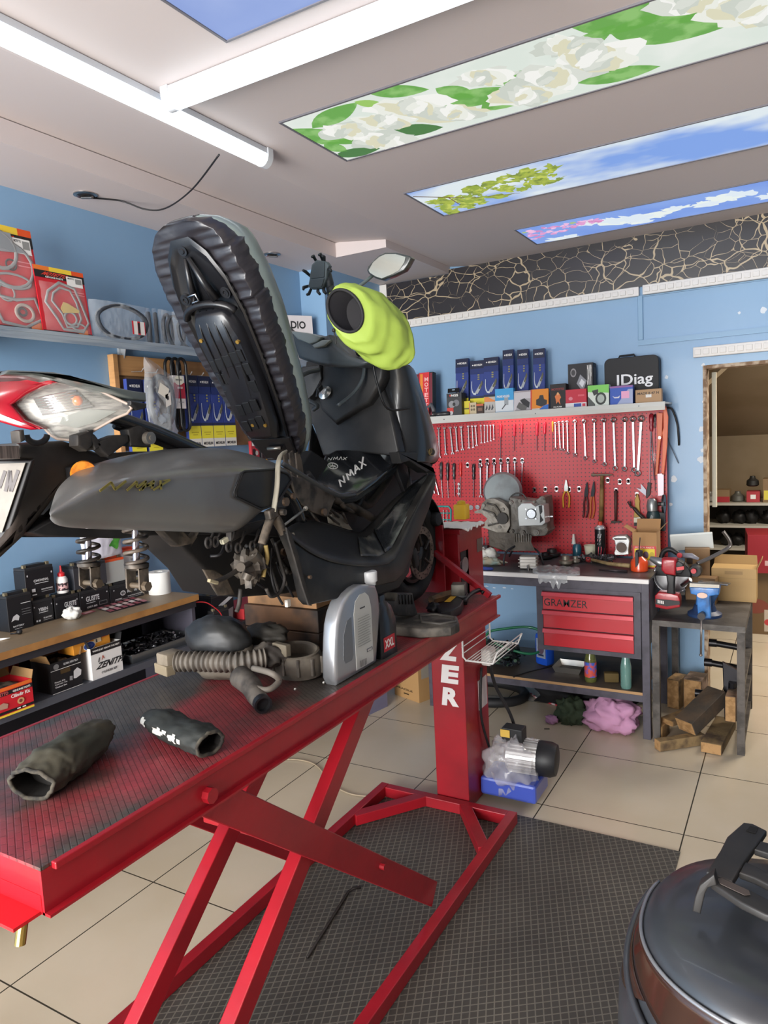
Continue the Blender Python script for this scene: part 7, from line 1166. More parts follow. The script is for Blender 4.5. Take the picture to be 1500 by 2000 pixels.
# tail light
T0, TN = V((-1.20, 1.03, 1.79)), V((.62, -.78, -.05)); TS = lambda pts: [PP(a/3.75, 700+b_/3.75, T0, TN) for a, b_ in pts]
TNn = TN.normalized()
clear = S([(80, 335), (190, 260), (300, 205), (400, 172), (500, 165), (640, 190), (800, 270), (940, 335), (965, 365), (930, 405), (840, 440), (700, 520), (600, 585), (500, 598), (420, 590), (370, 560), (330, 515), (300, 500), (180, 450)], 0, 700, 3.75)
redl = S([(-420, 240), (-300, 160), (-100, 110), (0, 110), (60, 105), (250, 130), (380, 165), (480, 160), (400, 178), (300, 209), (190, 264), (80, 340), (180, 453), (300, 503), (325, 518), (220, 525), (120, 505), (0, 470), (-200, 440), (-400, 380)], 0, 700, 3.75)
tl = MB(); tl.prism([PP(a, b_, T0, TN) for a, b_ in redl], -TNn*.07, .006); tlo = tl.build('tail_light', mat('#b01228', .12, coat=1, mix='#8c1422', mscale=6), sc, smooth=True)
mb = MB(); 
inner = [PP(a, b_, T0-TNn*.035, TN) for a, b_ in clear]; mb.prism(inner, -TNn*.03, .003); mb.build('reflector_bowl', mat('#8d8982', .35, metal=.6, mix='#5f5c58', mscale=30, mstretch=(1, 1, 6)), tlo, smooth=True)
for i in range(7):
    y0 = 260+i*18; a, c = PP((250+i*10)/3.75, 700+(y0+40)/3.75, T0-TNn*.032, TN), PP((560+i*20)/3.75, 700+(y0-20)/3.75, T0-TNn*.032, TN); mb = MB(); mb.tube([a, (a+c)/2+TNn*.004, c], .0035, 8); mb.build('reflector_rib', M('#d5d5d3', .15, metal=.9), tlo, smooth=2)
prs_ = MB(); prs_.prism([PP(a/3.75, 700+b_/3.75, T0-TNn*.03, TN) for a, b_ in ((460, 430), (640, 370), (860, 385), (700, 470), (560, 510), (440, 480))], TNn*.004); prs_.build('lower_reflector', M('#5f625c', .3, metal=.4), tlo)
mb = MB(); lump(mb, PP(570/3.75, 700+310/3.75, T0-TNn*.03, TN), (.011, .011, .011), .05, 14, 1); mb.build('indicator_bulb', mat('#e8702c', .3, coat=1), tlo, smooth=2)
mb = MB(); cc = sum([V((a, b_, 0)) for a, b_ in clear], V())/len(clear)
def lens(u, v):
    a = u*len(clear); i = int(a) % len(clear); f = a-int(a); q = V((*clear[i], 0)).lerp(V((*clear[(i+1) % len(clear)], 0)), f); q = cc.lerp(q, v); return PP(q.x, q.y, T0+TNn*(.004-.028*v**3), TN)
mb.grid(lens, 57, 6); mb.build('clear_lens', mat('#f2efe8', .06, alpha=.16, coat=.6), tlo, smooth=2)
mb = MB(); mb.tube([PP(a, b_, T0-TNn*.026, TN) for a, b_ in clear], .0032, 6, closed=True); mb.build('lens_rim', M('#a8968a', .3), tlo, smooth=2)
# grab rail on top
G0 = [(28, 118), (65, 84), (250, 92), (400, 100), (530, 128), (680, 165), (830, 205), (980, 238), (1070, 250), (1075, 315), (1000, 305), (900, 275), (820, 240), (640, 178), (510, 140), (440, 132), (400, 152), (240, 118)]
mb = MB(); mb.prism([P(a/3.75, 700+b_/3.75, X=-1.21) for a, b_ in G0], (-.07, .015, 0), .004); mb.build('grab_rail', mat('#59605e', .4, coat=.3), sc, smooth=True)
mb = MB(); mb.prism([P(a/3.75, 700+b_/3.75, X=-1.24) for a, b_ in ((-350, 140), (65, 86), (250, 94), (400, 130), (240, 122), (30, 122), (-350, 180))], (-.24, .0, .0), .004); mb.build('tail_cover', blp, sc, smooth=True)
prs('tail_cover', S([(960, 310), (1080, 330), (1075, 365), (1010, 380), (960, 340)], 0, 700, 3.75), -1.2, (-.03, 0, 0), blp)
# mudguard, brackets and licence plate
MX = -1.31
prs('mudguard', S([(140, 735), (140, 620), (230, 612), (480, 602), (600, 640), (760, 700), (900, 760), (1100, 830), (1000, 900), (700, 880), (560, 930), (480, 930), (330, 1130), (180, 1310), (0, 1480), (-200, 1650), (-200, 1500), (55, 1322), (238, 745)], 0, 700, 3.75), MX, (-.14, 0, 0), mat('#26221f', .5, mix='#4b413a', mscale=7, mlo=.45, mhi=.8), bev=.012)
prs('mudguard_side', S([(700, 880), (560, 930), (340, 1160), (180, 1310), (380, 1310), (640, 1310), (900, 1200)], 0, 700, 3.75), MX-.06, (-.02, 0, 0), M('#121213', .5))
prs('reflector_mount', S([(470, 800), (540, 760), (640, 770), (560, 940), (490, 930)], 0, 700, 3.75), MX+.001, (.03, 0, 0), blk)
mb = MB(); c = P(612/3.75, 700+845/3.75, X=MX+.035); mb.lathe([(.025, 0), (.027, .004), (.025, .008)], c, (.9, -.42, 0), 28); rf = mb.build('side_reflector', mat('#c8701c', .25, coat=1, mix='#e0902c', mscale=60), sc, smooth=True)
for pts in ([(140, 530), (180, 520), (190, 600), (150, 620)], [(570, 560), (690, 520), (680, 640), (640, 680), (570, 640)], [(690, 620), (850, 560), (940, 560), (950, 610), (880, 660), (800, 720)], [(940, 520), (1020, 480), (1110, 550), (1110, 650), (960, 640)], [(640, 520), (700, 560), (760, 640), (700, 670)]):
    prs('mount_bracket', S(pts, 0, 700, 3.75), -1.265, (-.03, 0, 0), dusty)
mb = MB(); mb.tube([P((270+75*cos(a))/3.75, 700+(560+60*sin(a))/3.75, X=-1.29) for a in [pi*i/12 for i in range(13)]], .006, 8); mb.build('mount_bracket', blk, sc, smooth=2)
mb = MB(); c = P(1075/3.75, 700+585/3.75, X=-1.255); mb.cyl(c, c+V((.014, 0, 0)), .014, n=18); mb.use(M('#8a8278', .3, metal=.7)); mb.cyl(c+V((.014, 0, 0)), c+V((.017, 0, 0)), .006, n=12); mb.build('rubber_bush', None, sc)
L0_, LN = P(190/3.75, 700+770/3.75, X=-1.285), V((.42, -.9, .12)); LNn = LN.normalized(); lp = [PP(a/3.75, 700+b_/3.75, L0_, LN) for a, b_ in ((-560, 790), (190, 765), (18, 1275), (-700, 1290))]
mb = MB(); fr2 = [PP(a/3.75, 700+b_/3.75, L0_-LNn*.004, LN) for a, b_ in ((-600, 750), (235, 745), (50, 1320), (-740, 1320))]; mb.prism(fr2, -LNn*.012, .003); lpo = mb.build('license_plate', blk, sc)
mb = MB(); mb.prism(lp, LNn*.002); mb.build('plate_face', mat('#7d766d', .5, mix='#706860', mscale=12), lpo)
mb = MB()
def ltr(segs):
    for a, b_ in segs:
        p, q = PP(a[0]/3.75, 700+a[1]/3.75, L0_+LNn*.0025, LN), PP(b_[0]/3.75, 700+b_[1]/3.75, L0_+LNn*.0025, LN); d = (q-p).normalized(); s = d.cross(LNn)*.0035; mb.prism([p+s, q+s, q-s, p-s], LNn*.0006)
ltr([((-60, 960), (-45, 830)), ((-45, 830), (-5, 950)), ((-5, 950), (38, 825)), ((40, 975), (72, 822)), ((72, 822), (78, 975)), ((80, 975), (134, 820)), ((-150, 970), (-110, 820)), ((-110, 820), (-80, 970))]); mb.build('plate_lettering', M('#4b4443', .5), lpo)
mb = MB(); mb.prism([P(a, b_, X=-1.27) for a, b_ in S([(-100, 640), (140, 640), (150, 735), (-100, 735)], 0, 700, 3.75)], (-.05, 0, 0), .002); mb.build('plate_light', mat('#6a5f5a', .5, mix='#4a423e', mscale=90, mstretch=(1, 3, .1)), sc)
# ---- seat, raised ----
SA, SD = V((-1.385, 1.80, 1.655)), V((-.01, -.515, .857)).normalized(); SL = .735; SX = V((1, 0, 0)); SNn = SX.cross(SD).normalized()   # SNn: out of the seat top
if SNn.y < 0: SNn = -SNn
def sp3(t, x, h): return SA+SD*(SL*t)+SX*x+SNn*h
hw = lambda t: .155*(max(0, sin(pi*(.10+.86*t)))**.55)*(.70+.42*t) if t < 1 else .05
prof = [(0, .055), (.06, .085), (.15, .105), (.3, .125), (.45, .137), (.6, .147), (.75, .150), (.86, .140), (.93, .118), (.975, .085), (1.0, .04)]
def W(t):
    for (a, wa), (b_, wb) in zip(prof, prof[1:]):
        if t <= b_: f = (t-a)/(b_-a); return wa+(wb-wa)*f
    return prof[-1][1]
def TH(t): return .075+.05*min(1, t*1.6)-(.05 if t > .97 else 0)*(t-.97)/.03
rings = []; N1 = 130
for i in range(N1+1):
    t = i/N1; w_ = W(t); th = TH(t)*min(1, .35+6*min(t, 1-t)); r = []
    for k in range(40):
        a = 2*pi*k/40; cx, sy = cos(a), sin(a); ex = abs(cx)**.75*(1 if cx > 0 else -1); h = th*.5+th*.5*abs(sy)**.7*(1 if sy > 0 else -1)
        x = w_*ex; wr = 0
        if sy < .25: wr = (.0042*noise.noise(V((t*46+1.5*x, (1 if cx > 0 else -1)*2.0, .5+sy*.6)))*2+.0022*noise.noise(V((t*95, x*9, 2)))*2)*min(1, abs(ex)*1.5)
        if sy < 0: h = -.012-.006*abs(sy)+wr*1.0+.010*(1-abs(ex)); 
        r.append(sp3(t+(wr*.5 if sy < .2 else 0), x+(wr*.5 if sy < .25 else 0)*(1 if cx > 0 else -1), h))
    rings.append(r)
mb = MB(); mb.loft(rings); seat = mb.build('seat', mat('#262428', .32, bump=.15, bscale=30, coat=.1), sc, smooth=2)
# top skin in lighter grey: the seat's highlight put into its colour
rings = []
for i in range(41):
    t = .01+.985*i/40; w_ = W(t)+.007; th = TH(t)*min(1, .35+6*min(t, 1-t)); rings.append([sp3(t, w_*(abs(cos(a))**.75)*(1 if cos(a) > 0 else -1), th*.5+th*.5*(abs(sin(a))**.7 if sin(a) > 0 else -abs(sin(a))*.9)+.005) for a in [-.55+(pi+1.1)*k/24 for k in range(25)]])
mb = MB(); mb.loft(rings, caps=False, closed=False); mb.build('seat_top', mat('#6d7876', .3, coat=.3), seat, smooth=2)
# plastic pan and its ribs
pan = [(.07, .035), (.12, .062), (.3, .085), (.5, .098), (.65, .102), (.78, .090), (.87, .065), (.925, .03)]
pm_ = mat('#131316', .35, coat=.15)
pl = [(t, x) for t, x in pan]+[(t, -x) for t, x in reversed(pan)]
def pan_out(s, h): return [sp3(.5+(t-.5)*s, x*s, h) for t, x in pl]
mb = MB(); mb.loft([pan_out(1.03, -.015), pan_out(1.05, -.024), pan_out(1.0, -.028), pan_out(.94, -.022), pan_out(.9, -.020)]); panO = mb.build('seat_pan', pm_, seat, smooth=True)
# raised box with four ridges
bx_ = [(.13, .045), (.2, .062), (.4, .074), (.6, .078), (.66, .066), (.69, .05)]
bl = [(t, x) for t, x in bx_]+[(t, -x) for t, x in reversed(bx_)]
def bo_(s, h): return [sp3(.41+(t-.41)*s, x*s, h-(.012 if t < .35 else 0)) for t, x in bl]
mb = MB(); mb.loft([bo_(1.0, -.020), bo_(.97, -.040), bo_(.90, -.052), bo_(.5, -.054)]); bxo = mb.build('storage_bulge', mat('#1b1b1f', .28, coat=.2), panO, smooth=True, ang=50)
for x in (-.045, -.015, .015, .045):
    mb = MB(); mb.tube([sp3(.685, x*.8, -.030), sp3(.655, x*.9, -.048), sp3(.6, x, -.0545), sp3(.5, x, -.0555), sp3(.40, x, -.0555)], .0035, 8); mb.build('ridge', pm_, bxo, smooth=2)
for j, t in enumerate((.22, .29, .36, .43, .49)):
    for x in (-.03, 0, .03, .052, -.052):
        if abs(x) > .045 and t < .3: continue
        mb = MB(); mb.box(sp3(t+.004*(j % 2)+x*.3, x+.006*(j % 2), -.054-(.012 if t < .35 else .001)), (.024, .036, .004), Matrix((SX, SD, SNn)).transposed(), .0015); mb.build('tread_block', M('#0e0e10', .5), bxo)
mb = MB(); mb.tube([sp3(.66+.055*cos(a*1.0), .088*sin(a), -.034-.012*cos(a)) for a in [-1.45+2.9*i/16 for i in range(17)]], .010, 8, flat=1.3, up=SNn); mb.build('cross_band', pm_, panO, smooth=2)
for x in (-.07, .075): mb = MB(); mb.lathe([(.016, 0), (.016, .008), (.011, .008), (.011, .011), (.006, .011), (.004, .008)], sp3(.735, x, -.022), -SNn, 20); mb.build('rubber_buffer', pm_, panO, smooth=True)
mb = MB(); mb.lathe([(.014, 0), (.014, .006), (.008, .006), (.006, .009)], sp3(.905, -.005, -.022), -SNn, 20); mb.build('rubber_buffer', pm_, panO, smooth=True)
for x0, x1 in ((-.004, -.03), (.006, .045)): mb = MB(); mb.tube([sp3(.88, x0, -.030), sp3(.8, (x0+x1)/2, -.038), sp3(.72, x1, -.040)], [.006, .010, .014], 6); mb.build('strut', pm_, panO, smooth=2)
mb = MB(); mb.tube([sp3(.745, -.035, -.045), sp3(.755, -.03, -.055), sp3(.76, -.002, -.055), sp3(.735, .0, -.055), sp3(.728, -.03, -.05)], .0026, 6, closed=True); mb.build('latch_loop', M('#c9c9cb', .2, metal=1), panO, smooth=2)
for t, x in ((.585, -.057), (.56, .066), (.215, -.005), (.21, .04)): mb = MB(); mb.cyl(sp3(t, x, -.045), sp3(t, x, -.058-(.011 if t < .35 else 0)), .0055, n=10); mb.build('screw', M('#a8843c', .4, metal=.6), panO)
mb = MB(); mb.tube([sp3(.075, -.02, -.035), sp3(.075, .03, -.035)], .006, 10); mb.build('hinge_pin', M('#8d8a82', .3, metal=.8), panO, smooth=2)
mb = MB(); mb.prism([sp3(.0, -.06, -.005), sp3(.0, .06, -.005), sp3(.12, .075, -.02), sp3(.12, -.075, -.02)], SNn*-.012, .003); mb.build('hinge_plate', pm_, seat)
# ---- footboard and lower fairing, right side ----
fb = [((556, 1031), (557, 1035)), ((587, 1011), (575, 1046)), ((613, 1010), (600, 1068)), ((650, 1020), (640, 1088)), ((693, 1036), (690, 1098)), ((708, 1037), (745, 1098)), ((733, 1010), (770, 1090)), ((767, 973), (790, 1045)), ((800, 947), (812, 992)), ((833, 923), (835, 950)), ((846, 915), (850, 926))]
mb = MB(); G = []
for a, b_ in fb:
    A1, B1 = P(*a, X=-1.27), P(*b_, X=-1.125); G.append([A1+V((-.012, 0, -.012)), A1, A1.lerp(B1, .45)+V((0, 0, -.008)), A1.lerp(B1, .92), B1, B1+V((.004, 0, -.014))])
mb.loft(G, caps=False, closed=False); mb.build('footboard', mat('#222222', .42, mix='#45433f', mscale=6, mlo=.5, mhi=.8, spec=.35), sc, smooth=2, sub=1, solid=.005, off=-1)
lw = [(557, 1037), (575, 1047), (600, 1069), (640, 1089), (690, 1099), (745, 1099), (768, 1092), (778, 1072), (790, 1047), (812, 993), (835, 951), (850, 927), (852, 945), (840, 990), (815, 1055), (790, 1120), (772, 1137), (745, 1143), (680, 1165), (607, 1182), (598, 1172), (587, 1120), (573, 1075)]
prs('lower_fairing', lw, -1.128, (-.03, 0, 0), mat('#191919', .4, mix='#2e2c2a', mscale=9, spec=.35), bev=.005)
prs('fairing_edge', [(556, 1030), (566, 1042), (580, 1085), (592, 1135), (606, 1183), (600, 1182), (586, 1140), (572, 1090), (560, 1050)], -1.126, (.006, 0, 0), dusty, bev=.001)
# foot well tread plates
def q_fb(u, v, h=0):
    i = min(int(u*10), 9); f = u*10-i; A1 = P(*fb[i][0], X=-1.27).lerp(P(*fb[i+1][0], X=-1.27), f); B1 = P(*fb[i][1], X=-1.125).lerp(P(*fb[i+1][1], X=-1.125), f); return A1.lerp(B1, v)+V((0, -.6, .8))*h
mb = MB(); mb.grid(lambda u, v: q_fb(.56+.36*u, .22+.62*v, .004+.002*sin(v*9)), 16, 8); mb.build('footrest_mat', mat('#202326', .2, mix='#6d716c', mscale=9, mlo=.5, mhi=.85, coat=.5), sc, smooth=2, solid=.004)
mb = MB(); mb.grid(lambda u, v: q_fb(.43+.12*u, .25+.6*v, .003+.001*sin(u*30)), 16, 8); mb.build('footrest_mat', mat('#25282a', .4, mix='#6f6d64', mscale=14, mlo=.45, mhi=.8), sc, smooth=2, solid=.003)
# side of the nose below the cowl
prs('nose_side', [(779, 883), (848, 883), (841, 905), (851, 926), (846, 916), (833, 923), (800, 900), (785, 905)], -1.15, (-.04, 0, 0), blp)
prs('nose_side', [(772, 890), (790, 885), (800, 930), (792, 960), (778, 925)], -1.22, (-.02, 0, 0), blk)
# ---- leg shield ----
sh_y = 2.2
inner = [(588, 790), (597, 706), (640, 694), (700, 700), (729, 708), (748, 760), (762, 800), (779, 883), (760, 890), (700, 884), (640, 890), (630, 890), (610, 830)]
mb = MB(); pts = [P(a, b_, Y=sh_y+(b_-700)*-.0004) for a, b_ in inner]; mb.prism(pts, (0, .05, 0), .008); ls_ = mb.build('leg_shield', blp, sc, smooth=True)
cw = [((729, 710), (792, 708)), ((742, 745), (806, 748)), ((756, 790), (822, 800)), ((768, 835), (836, 845)), ((780, 884), (849, 884)), ((782, 900), (842, 906))]
mb = MB(); G = []
for a, b_ in cw: A1, B1 = P(*a, Y=2.18), P(*b_, X=-1.14); m_ = A1.lerp(B1, .5)+V((.02, -.02, 0)); G.append([A1+V((0, .04, 0)), A1, m_, B1, B1+V((-.03, .12, 0))])
mb.loft(G, caps=False, closed=False); mb.build('front_cowl', mat('#232528', .3, coat=.3), sc, smooth=2, sub=1, solid=.005)
mb = MB(); G = []
for a, b_ in cw: B1 = P(*b_, X=-1.14)+V((-.03, .12, 0)); G.append([B1, B1+V((-.10, .16, -.02)), V((-1.38, B1.y+.22, B1.z-.03)), V((-2.76-(B1.x-.10), B1.y+.16, B1.z-.02)), V((-2.76-B1.x, B1.y, B1.z)), V((-2.76+1.14, B1.y-.12, B1.z))])
mb.loft(G, caps=False, closed=False); mb.build('front_cowl', blp, sc, smooth=2, sub=1, solid=.005)
G = []; mb = MB()
for a, b_ in cw: B1 = P(*b_, X=-1.14); A1 = P(*a, Y=2.18); G.append([V((-2.76-B1.x, B1.y, B1.z)), V((-2.76-A1.x, A1.y, A1.z))])
mb.loft(G, caps=False, closed=False); mb.build('front_cowl', blp, sc, smooth=2, solid=.005)
mb = MB(); c = P(842, 883, X=-1.138); mb.cyl(c, c+V((.004, -.003, 0)), .0135, n=28); eb = mb.build('emblem', M('#7d6a45', .35, metal=.7), sc)
mb = MB(); mb.cyl(c+V((.004, -.003, 0)), c+V((.0045, -.0035, 0)), .0115, n=28); mb.build('emblem_face', blk, eb)
mb = MB(); 
for k in range(3): a = pi/2+k*2*pi/3; q = c+V((.0048, -.0038, 0)); mb.cyl(q, q+V((0, .011*cos(a), .011*sin(a))), .0012, n=6)
mb.build('emblem_forks', M('#9a8458', .35, metal=.7), eb)
# grooves of the cowl
tb('cowl_crease', [(729, 712, -1.2), (737, 750, -1.195), (757, 798, -1.18), (800, 797, -1.145)], .004, M('#0e0e10', .4))
# glove box left of the steering head
prs('glove_box', [(583, 722), (590, 716), (624, 712), (628, 740), (612, 770), (600, 782), (588, 770)], None, (0, .05, 0), M('#151517', .5), Y=2.12)
tb('glove_box_rim', [(582, 738, -1.5), (600, 728, -1.48), (624, 722, -1.46)], .008, mat('#3c4144', .4))
# ---- centre tunnel cover ----
F1, F2, F3 = P(673, 877, Y=2.10), P(667, 966, X=-1.26), P(777, 903, Y=2.18); FN = (F2-F1).cross(F3-F1).normalized()
if FN.y > 0: FN = -FN
tun = [(553, 908), (560, 903), (588, 920), (615, 935), (640, 920), (660, 885), (673, 877), (717, 879), (770, 888), (778, 903), (760, 915), (735, 938), (715, 952), (700, 963), (667, 968), (640, 955), (612, 942), (580, 922)]
tun = [(634, 888), (655, 877), (673, 876), (717, 879), (768, 888), (778, 902), (735, 937), (714, 952), (700, 960), (668, 967), (640, 955), (612, 940), (622, 925), (628, 905)]
mb = MB(); mb.prism([PP(a, b_, F1, FN) for a, b_ in tun], -FN*.05, .012); tn = mb.build('centre_cover', mat('#1a1c20', .14, coat=.8, mix='#2c2f33', mscale=5), sc, smooth=True)
tb('cover_lip', [(552, 906, -1.2), (580, 922, -1.2), (613, 942, -1.21), (645, 960, -1.22), (668, 969, -1.24), (702, 963, -1.24), (735, 940, -1.24), (768, 912, -1.24)], .007, mat('#3e4144', .45), flat=.7)
fo = lambda x, y: PP(x, y, F1+FN*.0012, FN)
mb = MB(); wht = M('#d9d9d6', .5)
def fstroke(a, b_, w_=.0028):
    p, q = fo(*a), fo(*b_); d = (q-p).normalized(); s = d.cross(FN)*w_; mb.use(wht); mb.prism([p+s, q+s, q-s, p-s], FN*.0006)
ax_ = V((51, -45)).normalized(); ay_ = V((-.45, -.9))
def lt(o, pts, sx=1, sy=1):
    q = [(o[0]+ax_.x*x*sx+ay_.x*y*sy, o[1]+ax_.y*x*sx+ay_.y*y*sy) for x, y in pts]
    for a, b_ in zip(q, q[1:]): fstroke(a, b_)
lt((666, 951), [(0, 0), (3, 13), (11, 1), (14, 14)]); lt((681, 938), [(0, 0), (2, 13), (7, 4), (13, 14), (14, 0)]); lt((694, 926), [(0, 0), (8, 14), (12, 0)]); lt((695, 925), [(2, 5), (10, 5)]); lt((706, 916), [(0, 0), (14, 16)]); lt((707, 914), [(0, 14), (10, -2)])
tag(mb.build('lettering', None, tn), 'big white slanted model lettering')
mb = MB(); mb.use(wht); lx = lambda o, pts, w_: [fstroke((o[0]+a[0], o[1]+a[1]), (o[0]+b_[0], o[1]+b_[1]), w_) for a, b_ in zip(pts, pts[1:])]
lx((640, 899), [(0, 0), (2, -5), (6, 0), (9, -6)], .001); lx((651, 898), [(0, 0), (2, -5), (5, -1), (8, -6), (9, 0)], .001); lx((662, 898), [(0, 0), (4, -6), (6, 0)], .001); lx((670, 898), [(0, 0), (8, -5)], .001); lx((671, 893), [(0, 0), (5, 5)], .001)
mb.build('small_lettering', None, tn)
mb = MB(); mb.use(wht); fc = fo(650, 910); u1 = (fo(661, 910)-fc).normalized(); u2 = FN.cross(u1); mb.tube([fc+(u1*cos(a)+u2*sin(a))*.0165 for a in [2*pi*i/28 for i in range(28)]], .0014, 6, closed=True)
for k in range(6): a = k*pi/3+pi/6; mb.tube([fc, fc+(u1*cos(a)+u2*sin(a))*.0125], .0013 if k % 2 else .0008, 6)
mb.build('fork_emblem', None, tn, smooth=2)
# ---- handlebar area ----
prs('handlebar_cover', [(563, 645), (600, 650), (628, 658), (640, 653), (652, 672), (680, 694), (705, 702), (730, 706), (700, 716), (640, 716), (620, 712), (600, 706), (582, 700), (572, 670)], None, (0, .10, 0), mat('#3a4044', .35, coat=.2), Y=1.99, bev=.012)
prs('switch_panel', [(566, 646), (600, 650), (628, 658), (618, 668), (604, 672), (580, 662)], None, (0, .03, .0), mat('#8a928f', .35, coat=.2), Y=1.975)
prs('switch_panel', [(608, 674), (628, 664), (645, 664), (632, 676), (614, 680)], None, (0, .02, .0), mat('#8d9593', .35, coat=.2), Y=1.975)
prs('steering_cover', [(628, 712), (700, 704), (752, 704), (748, 740), (720, 790), (700, 800), (655, 830), (625, 800), (618, 760)], None, (0, .06, 0), blp, Y=2.13, bev=.015)
tb('steering_crease', [(712, 710, -1.27), (708, 740, -1.27), (690, 768, -1.29), (660, 792, -1.3)], .006, mat('#4a5256', .35))
mb = MB(); c = P(636, 768, Y=2.125); mb.lathe([(.026, 0), (.026, .006), (.02, .008), (.014, .012), (.005, .012)], c, (.15, -1, .35), 24, sx=1, sy=.8); kc = mb.build('ignition_lock', M('#a9adae', .25, metal=.8), sc, smooth=True)
mb = MB(); k0 = P(630, 766, Y=2.10); mb.box(k0+V((0, -.012, .012)), (.008, .028, .018), (.5, 0, 0), .003); mb.tube([k0+V((0, -.01, .02)), P(627, 745, Y=2.09), P(620, 757, Y=2.09), P(618, 775, Y=2.09)], .0025, 6); mb.build('ignition_key', M('#2b2d30', .4), kc)
tb('rear_hugger', [(603, 782, -1.45), (620, 792, -1.42), (612, 800, -1.44)], .008, M('#3e4448', .4))
# grips
tb('handlebar', [(700, 690, -1.25), (730, 670, -1.17), (760, 650, -1.08)], .012, M('#1a1a1c', .5))
tb('handlebar', [(575, 655, -1.5), (560, 640, -1.6), (548, 628, -1.7)], .012, M('#1a1a1c', .5))
# mirror
u_ = lambda x, y: (480+x/3.125, 400+y/3.125)
MY = 2.0; mo_ = [(738, 400), (745, 375), (775, 340), (812, 308), (850, 291), (920, 291), (1000, 312), (1010, 325), (985, 372), (965, 400), (900, 432), (830, 459), (790, 448), (748, 420)]
mb = MB(); mb.prism([P(*u_(*p), Y=MY) for p in mo_], (.0, .028, 0), .004); mr = mb.build('mirror', mat('#2c302f', .3, coat=.4), sc, smooth=True)
gi = [(750, 398), (778, 350), (815, 318), (852, 301), (915, 301), (975, 318), (968, 350), (935, 400), (895, 422), (830, 449), (795, 438), (758, 415)]
mb = MB(); mb.prism([P(*u_(*p), Y=MY-.002) for p in gi], (0, .001, 0)); mb.build('mirror_glass', mat('#9fa8a3', .08, metal=.95), mr)
mb = MB(); mb.tube([P(*u_(775, 432), Y=MY+.01), P(*u_(735, 465), Y=MY+.0), P(*u_(690, 500), Y=MY-.02), P(*u_(660, 540), Y=MY-.03)], .0055, 10); mb.build('mirror_stem', mat('#55605e', .35, coat=.3), mr, smooth=2)
# phone holder
ph = MB(); HY = 2.0; bd_ = [(400, 365), (430, 335), (490, 345), (508, 370), (495, 400), (492, 450), (465, 510), (400, 515), (378, 500), (390, 440)]
ph.prism([P(*u_(*p), Y=HY) for p in bd_], (0, .02, 0), .004); pho = ph.build('phone_holder', mat('#4c585c', .45), sc, smooth=True)
mb = MB(); mb.prism([P(*u_(*p), Y=HY-.003) for p in ((405, 372), (432, 345), (480, 350), (478, 440), (400, 452), (388, 440))], (0, .003, 0), .001); mb.prism([P(*u_(*p), Y=HY-.003) for p in ((390, 460), (478, 450), (462, 500), (400, 506), (383, 494))], (0, .003, 0), .001); mb.build('rubber_pad', M('#3c464a', .6), pho)
for a, b_, c_ in (((430, 345), (412, 312), (405, 318)), ((470, 340), (455, 300), (448, 306)), ((480, 345), (478, 318), (468, 312)), ((395, 435), (365, 408), (350, 400)), ((385, 495), (352, 505), (352, 515)), ((400, 510), (385, 545), (375, 548)), ((440, 505), (440, 530), (452, 545)), ((470, 500), (478, 530), (488, 540)), ((495, 390), (515, 395), (520, 405))):
    mb = MB(); mb.tube([P(*u_(*a), Y=HY+.01), P(*u_(*b_), Y=HY), P(*u_(*c_), Y=HY-.012)], [.0045, .0055, .0045], 8); mb.build('clamp_finger', M('#22272b', .5), pho, smooth=2)
mb = MB(); mb.tube([P(*u_(500, 420), Y=HY+.02), P(*u_(512, 480), Y=HY+.02), P(*u_(520, 560), Y=HY+.03), P(*u_(530, 640), Y=HY+.05)], [.012, .014, .011, .011], 10); mb.ball(P(*u_(525, 520), Y=HY+.02), .016, 12); mb.build('mount_arm', M('#24292c', .5), pho, smooth=2)
# ---- front wheel ----
wc_ = V((-1.38, 2.575, 1.242)); mb = MB(); R0 = .185
mb.tube([wc_+V((0, R0*cos(a), R0*sin(a))) for a in [2*pi*i/48 for i in range(48)]], .037, 14, closed=True); ft = mb.build('front_wheel', M('#1b1b1d', .7), sc, smooth=2)
mb = MB(); mb.tube([wc_+V((0, .135*cos(a), .135*sin(a))) for a in [2*pi*i/40 for i in range(40)]], .016, 8, closed=True, flat=1.6, up=(1, 0, 0))
for k in range(5): a = 2*pi*k/5; mb.cyl(wc_, wc_+V((0, .135*cos(a), .135*sin(a))), .012, n=8)
mb.cyl(wc_-V((.04, 0, 0)), wc_+V((.04, 0, 0)), .025, n=16); mb.build('rim', M('#2a2624', .4, metal=.5), ft, smooth=True)
mb = MB(); dc_ = wc_+V((.062, -.01, -.015)); no, ni = 40, 40
o1 = [dc_+V((0, .108*cos(a), .108*sin(a))) for a in [2*pi*i/no for i in range(no)]]; i1 = [dc_+V((0, .078*cos(a), .078*sin(a))) for a in [2*pi*i/no for i in range(no)]]
mb.loft([o1, [p+V((.004, 0, 0)) for p in o1], [p+V((.004, 0, 0)) for p in i1], i1, o1], caps=False)
mb.use(mb.m[0]) if mb.m else None
dk_ = mb.build('brake_disc', mat('#77695d', .4, metal=.6, mix='#4c423a', mscale=25), ft)
mb = MB()
for i in range(36):
    a = 2*pi*i/36; r = .086 if i % 3 == 0 else .093 if i % 3 == 1 else .1; c = dc_+V((.0042, r*cos(a), r*sin(a))); mb.cyl(c, c+V((.0004, 0, 0)), .0035, n=8)
tag(mb.build('disc_holes', M('#15120f', .8), dk_), kind='stuff')
for k in range(5): a = 2*pi*k/5+.3; mb = MB(); mb.cyl(dc_+V((.002, .03*cos(a), .03*sin(a))), dc_+V((.002, .08*cos(a+.25), .08*sin(a+.25))), .006, n=6); mb.build('disc_spoke', M('#3a342f', .5, metal=.4), dk_)
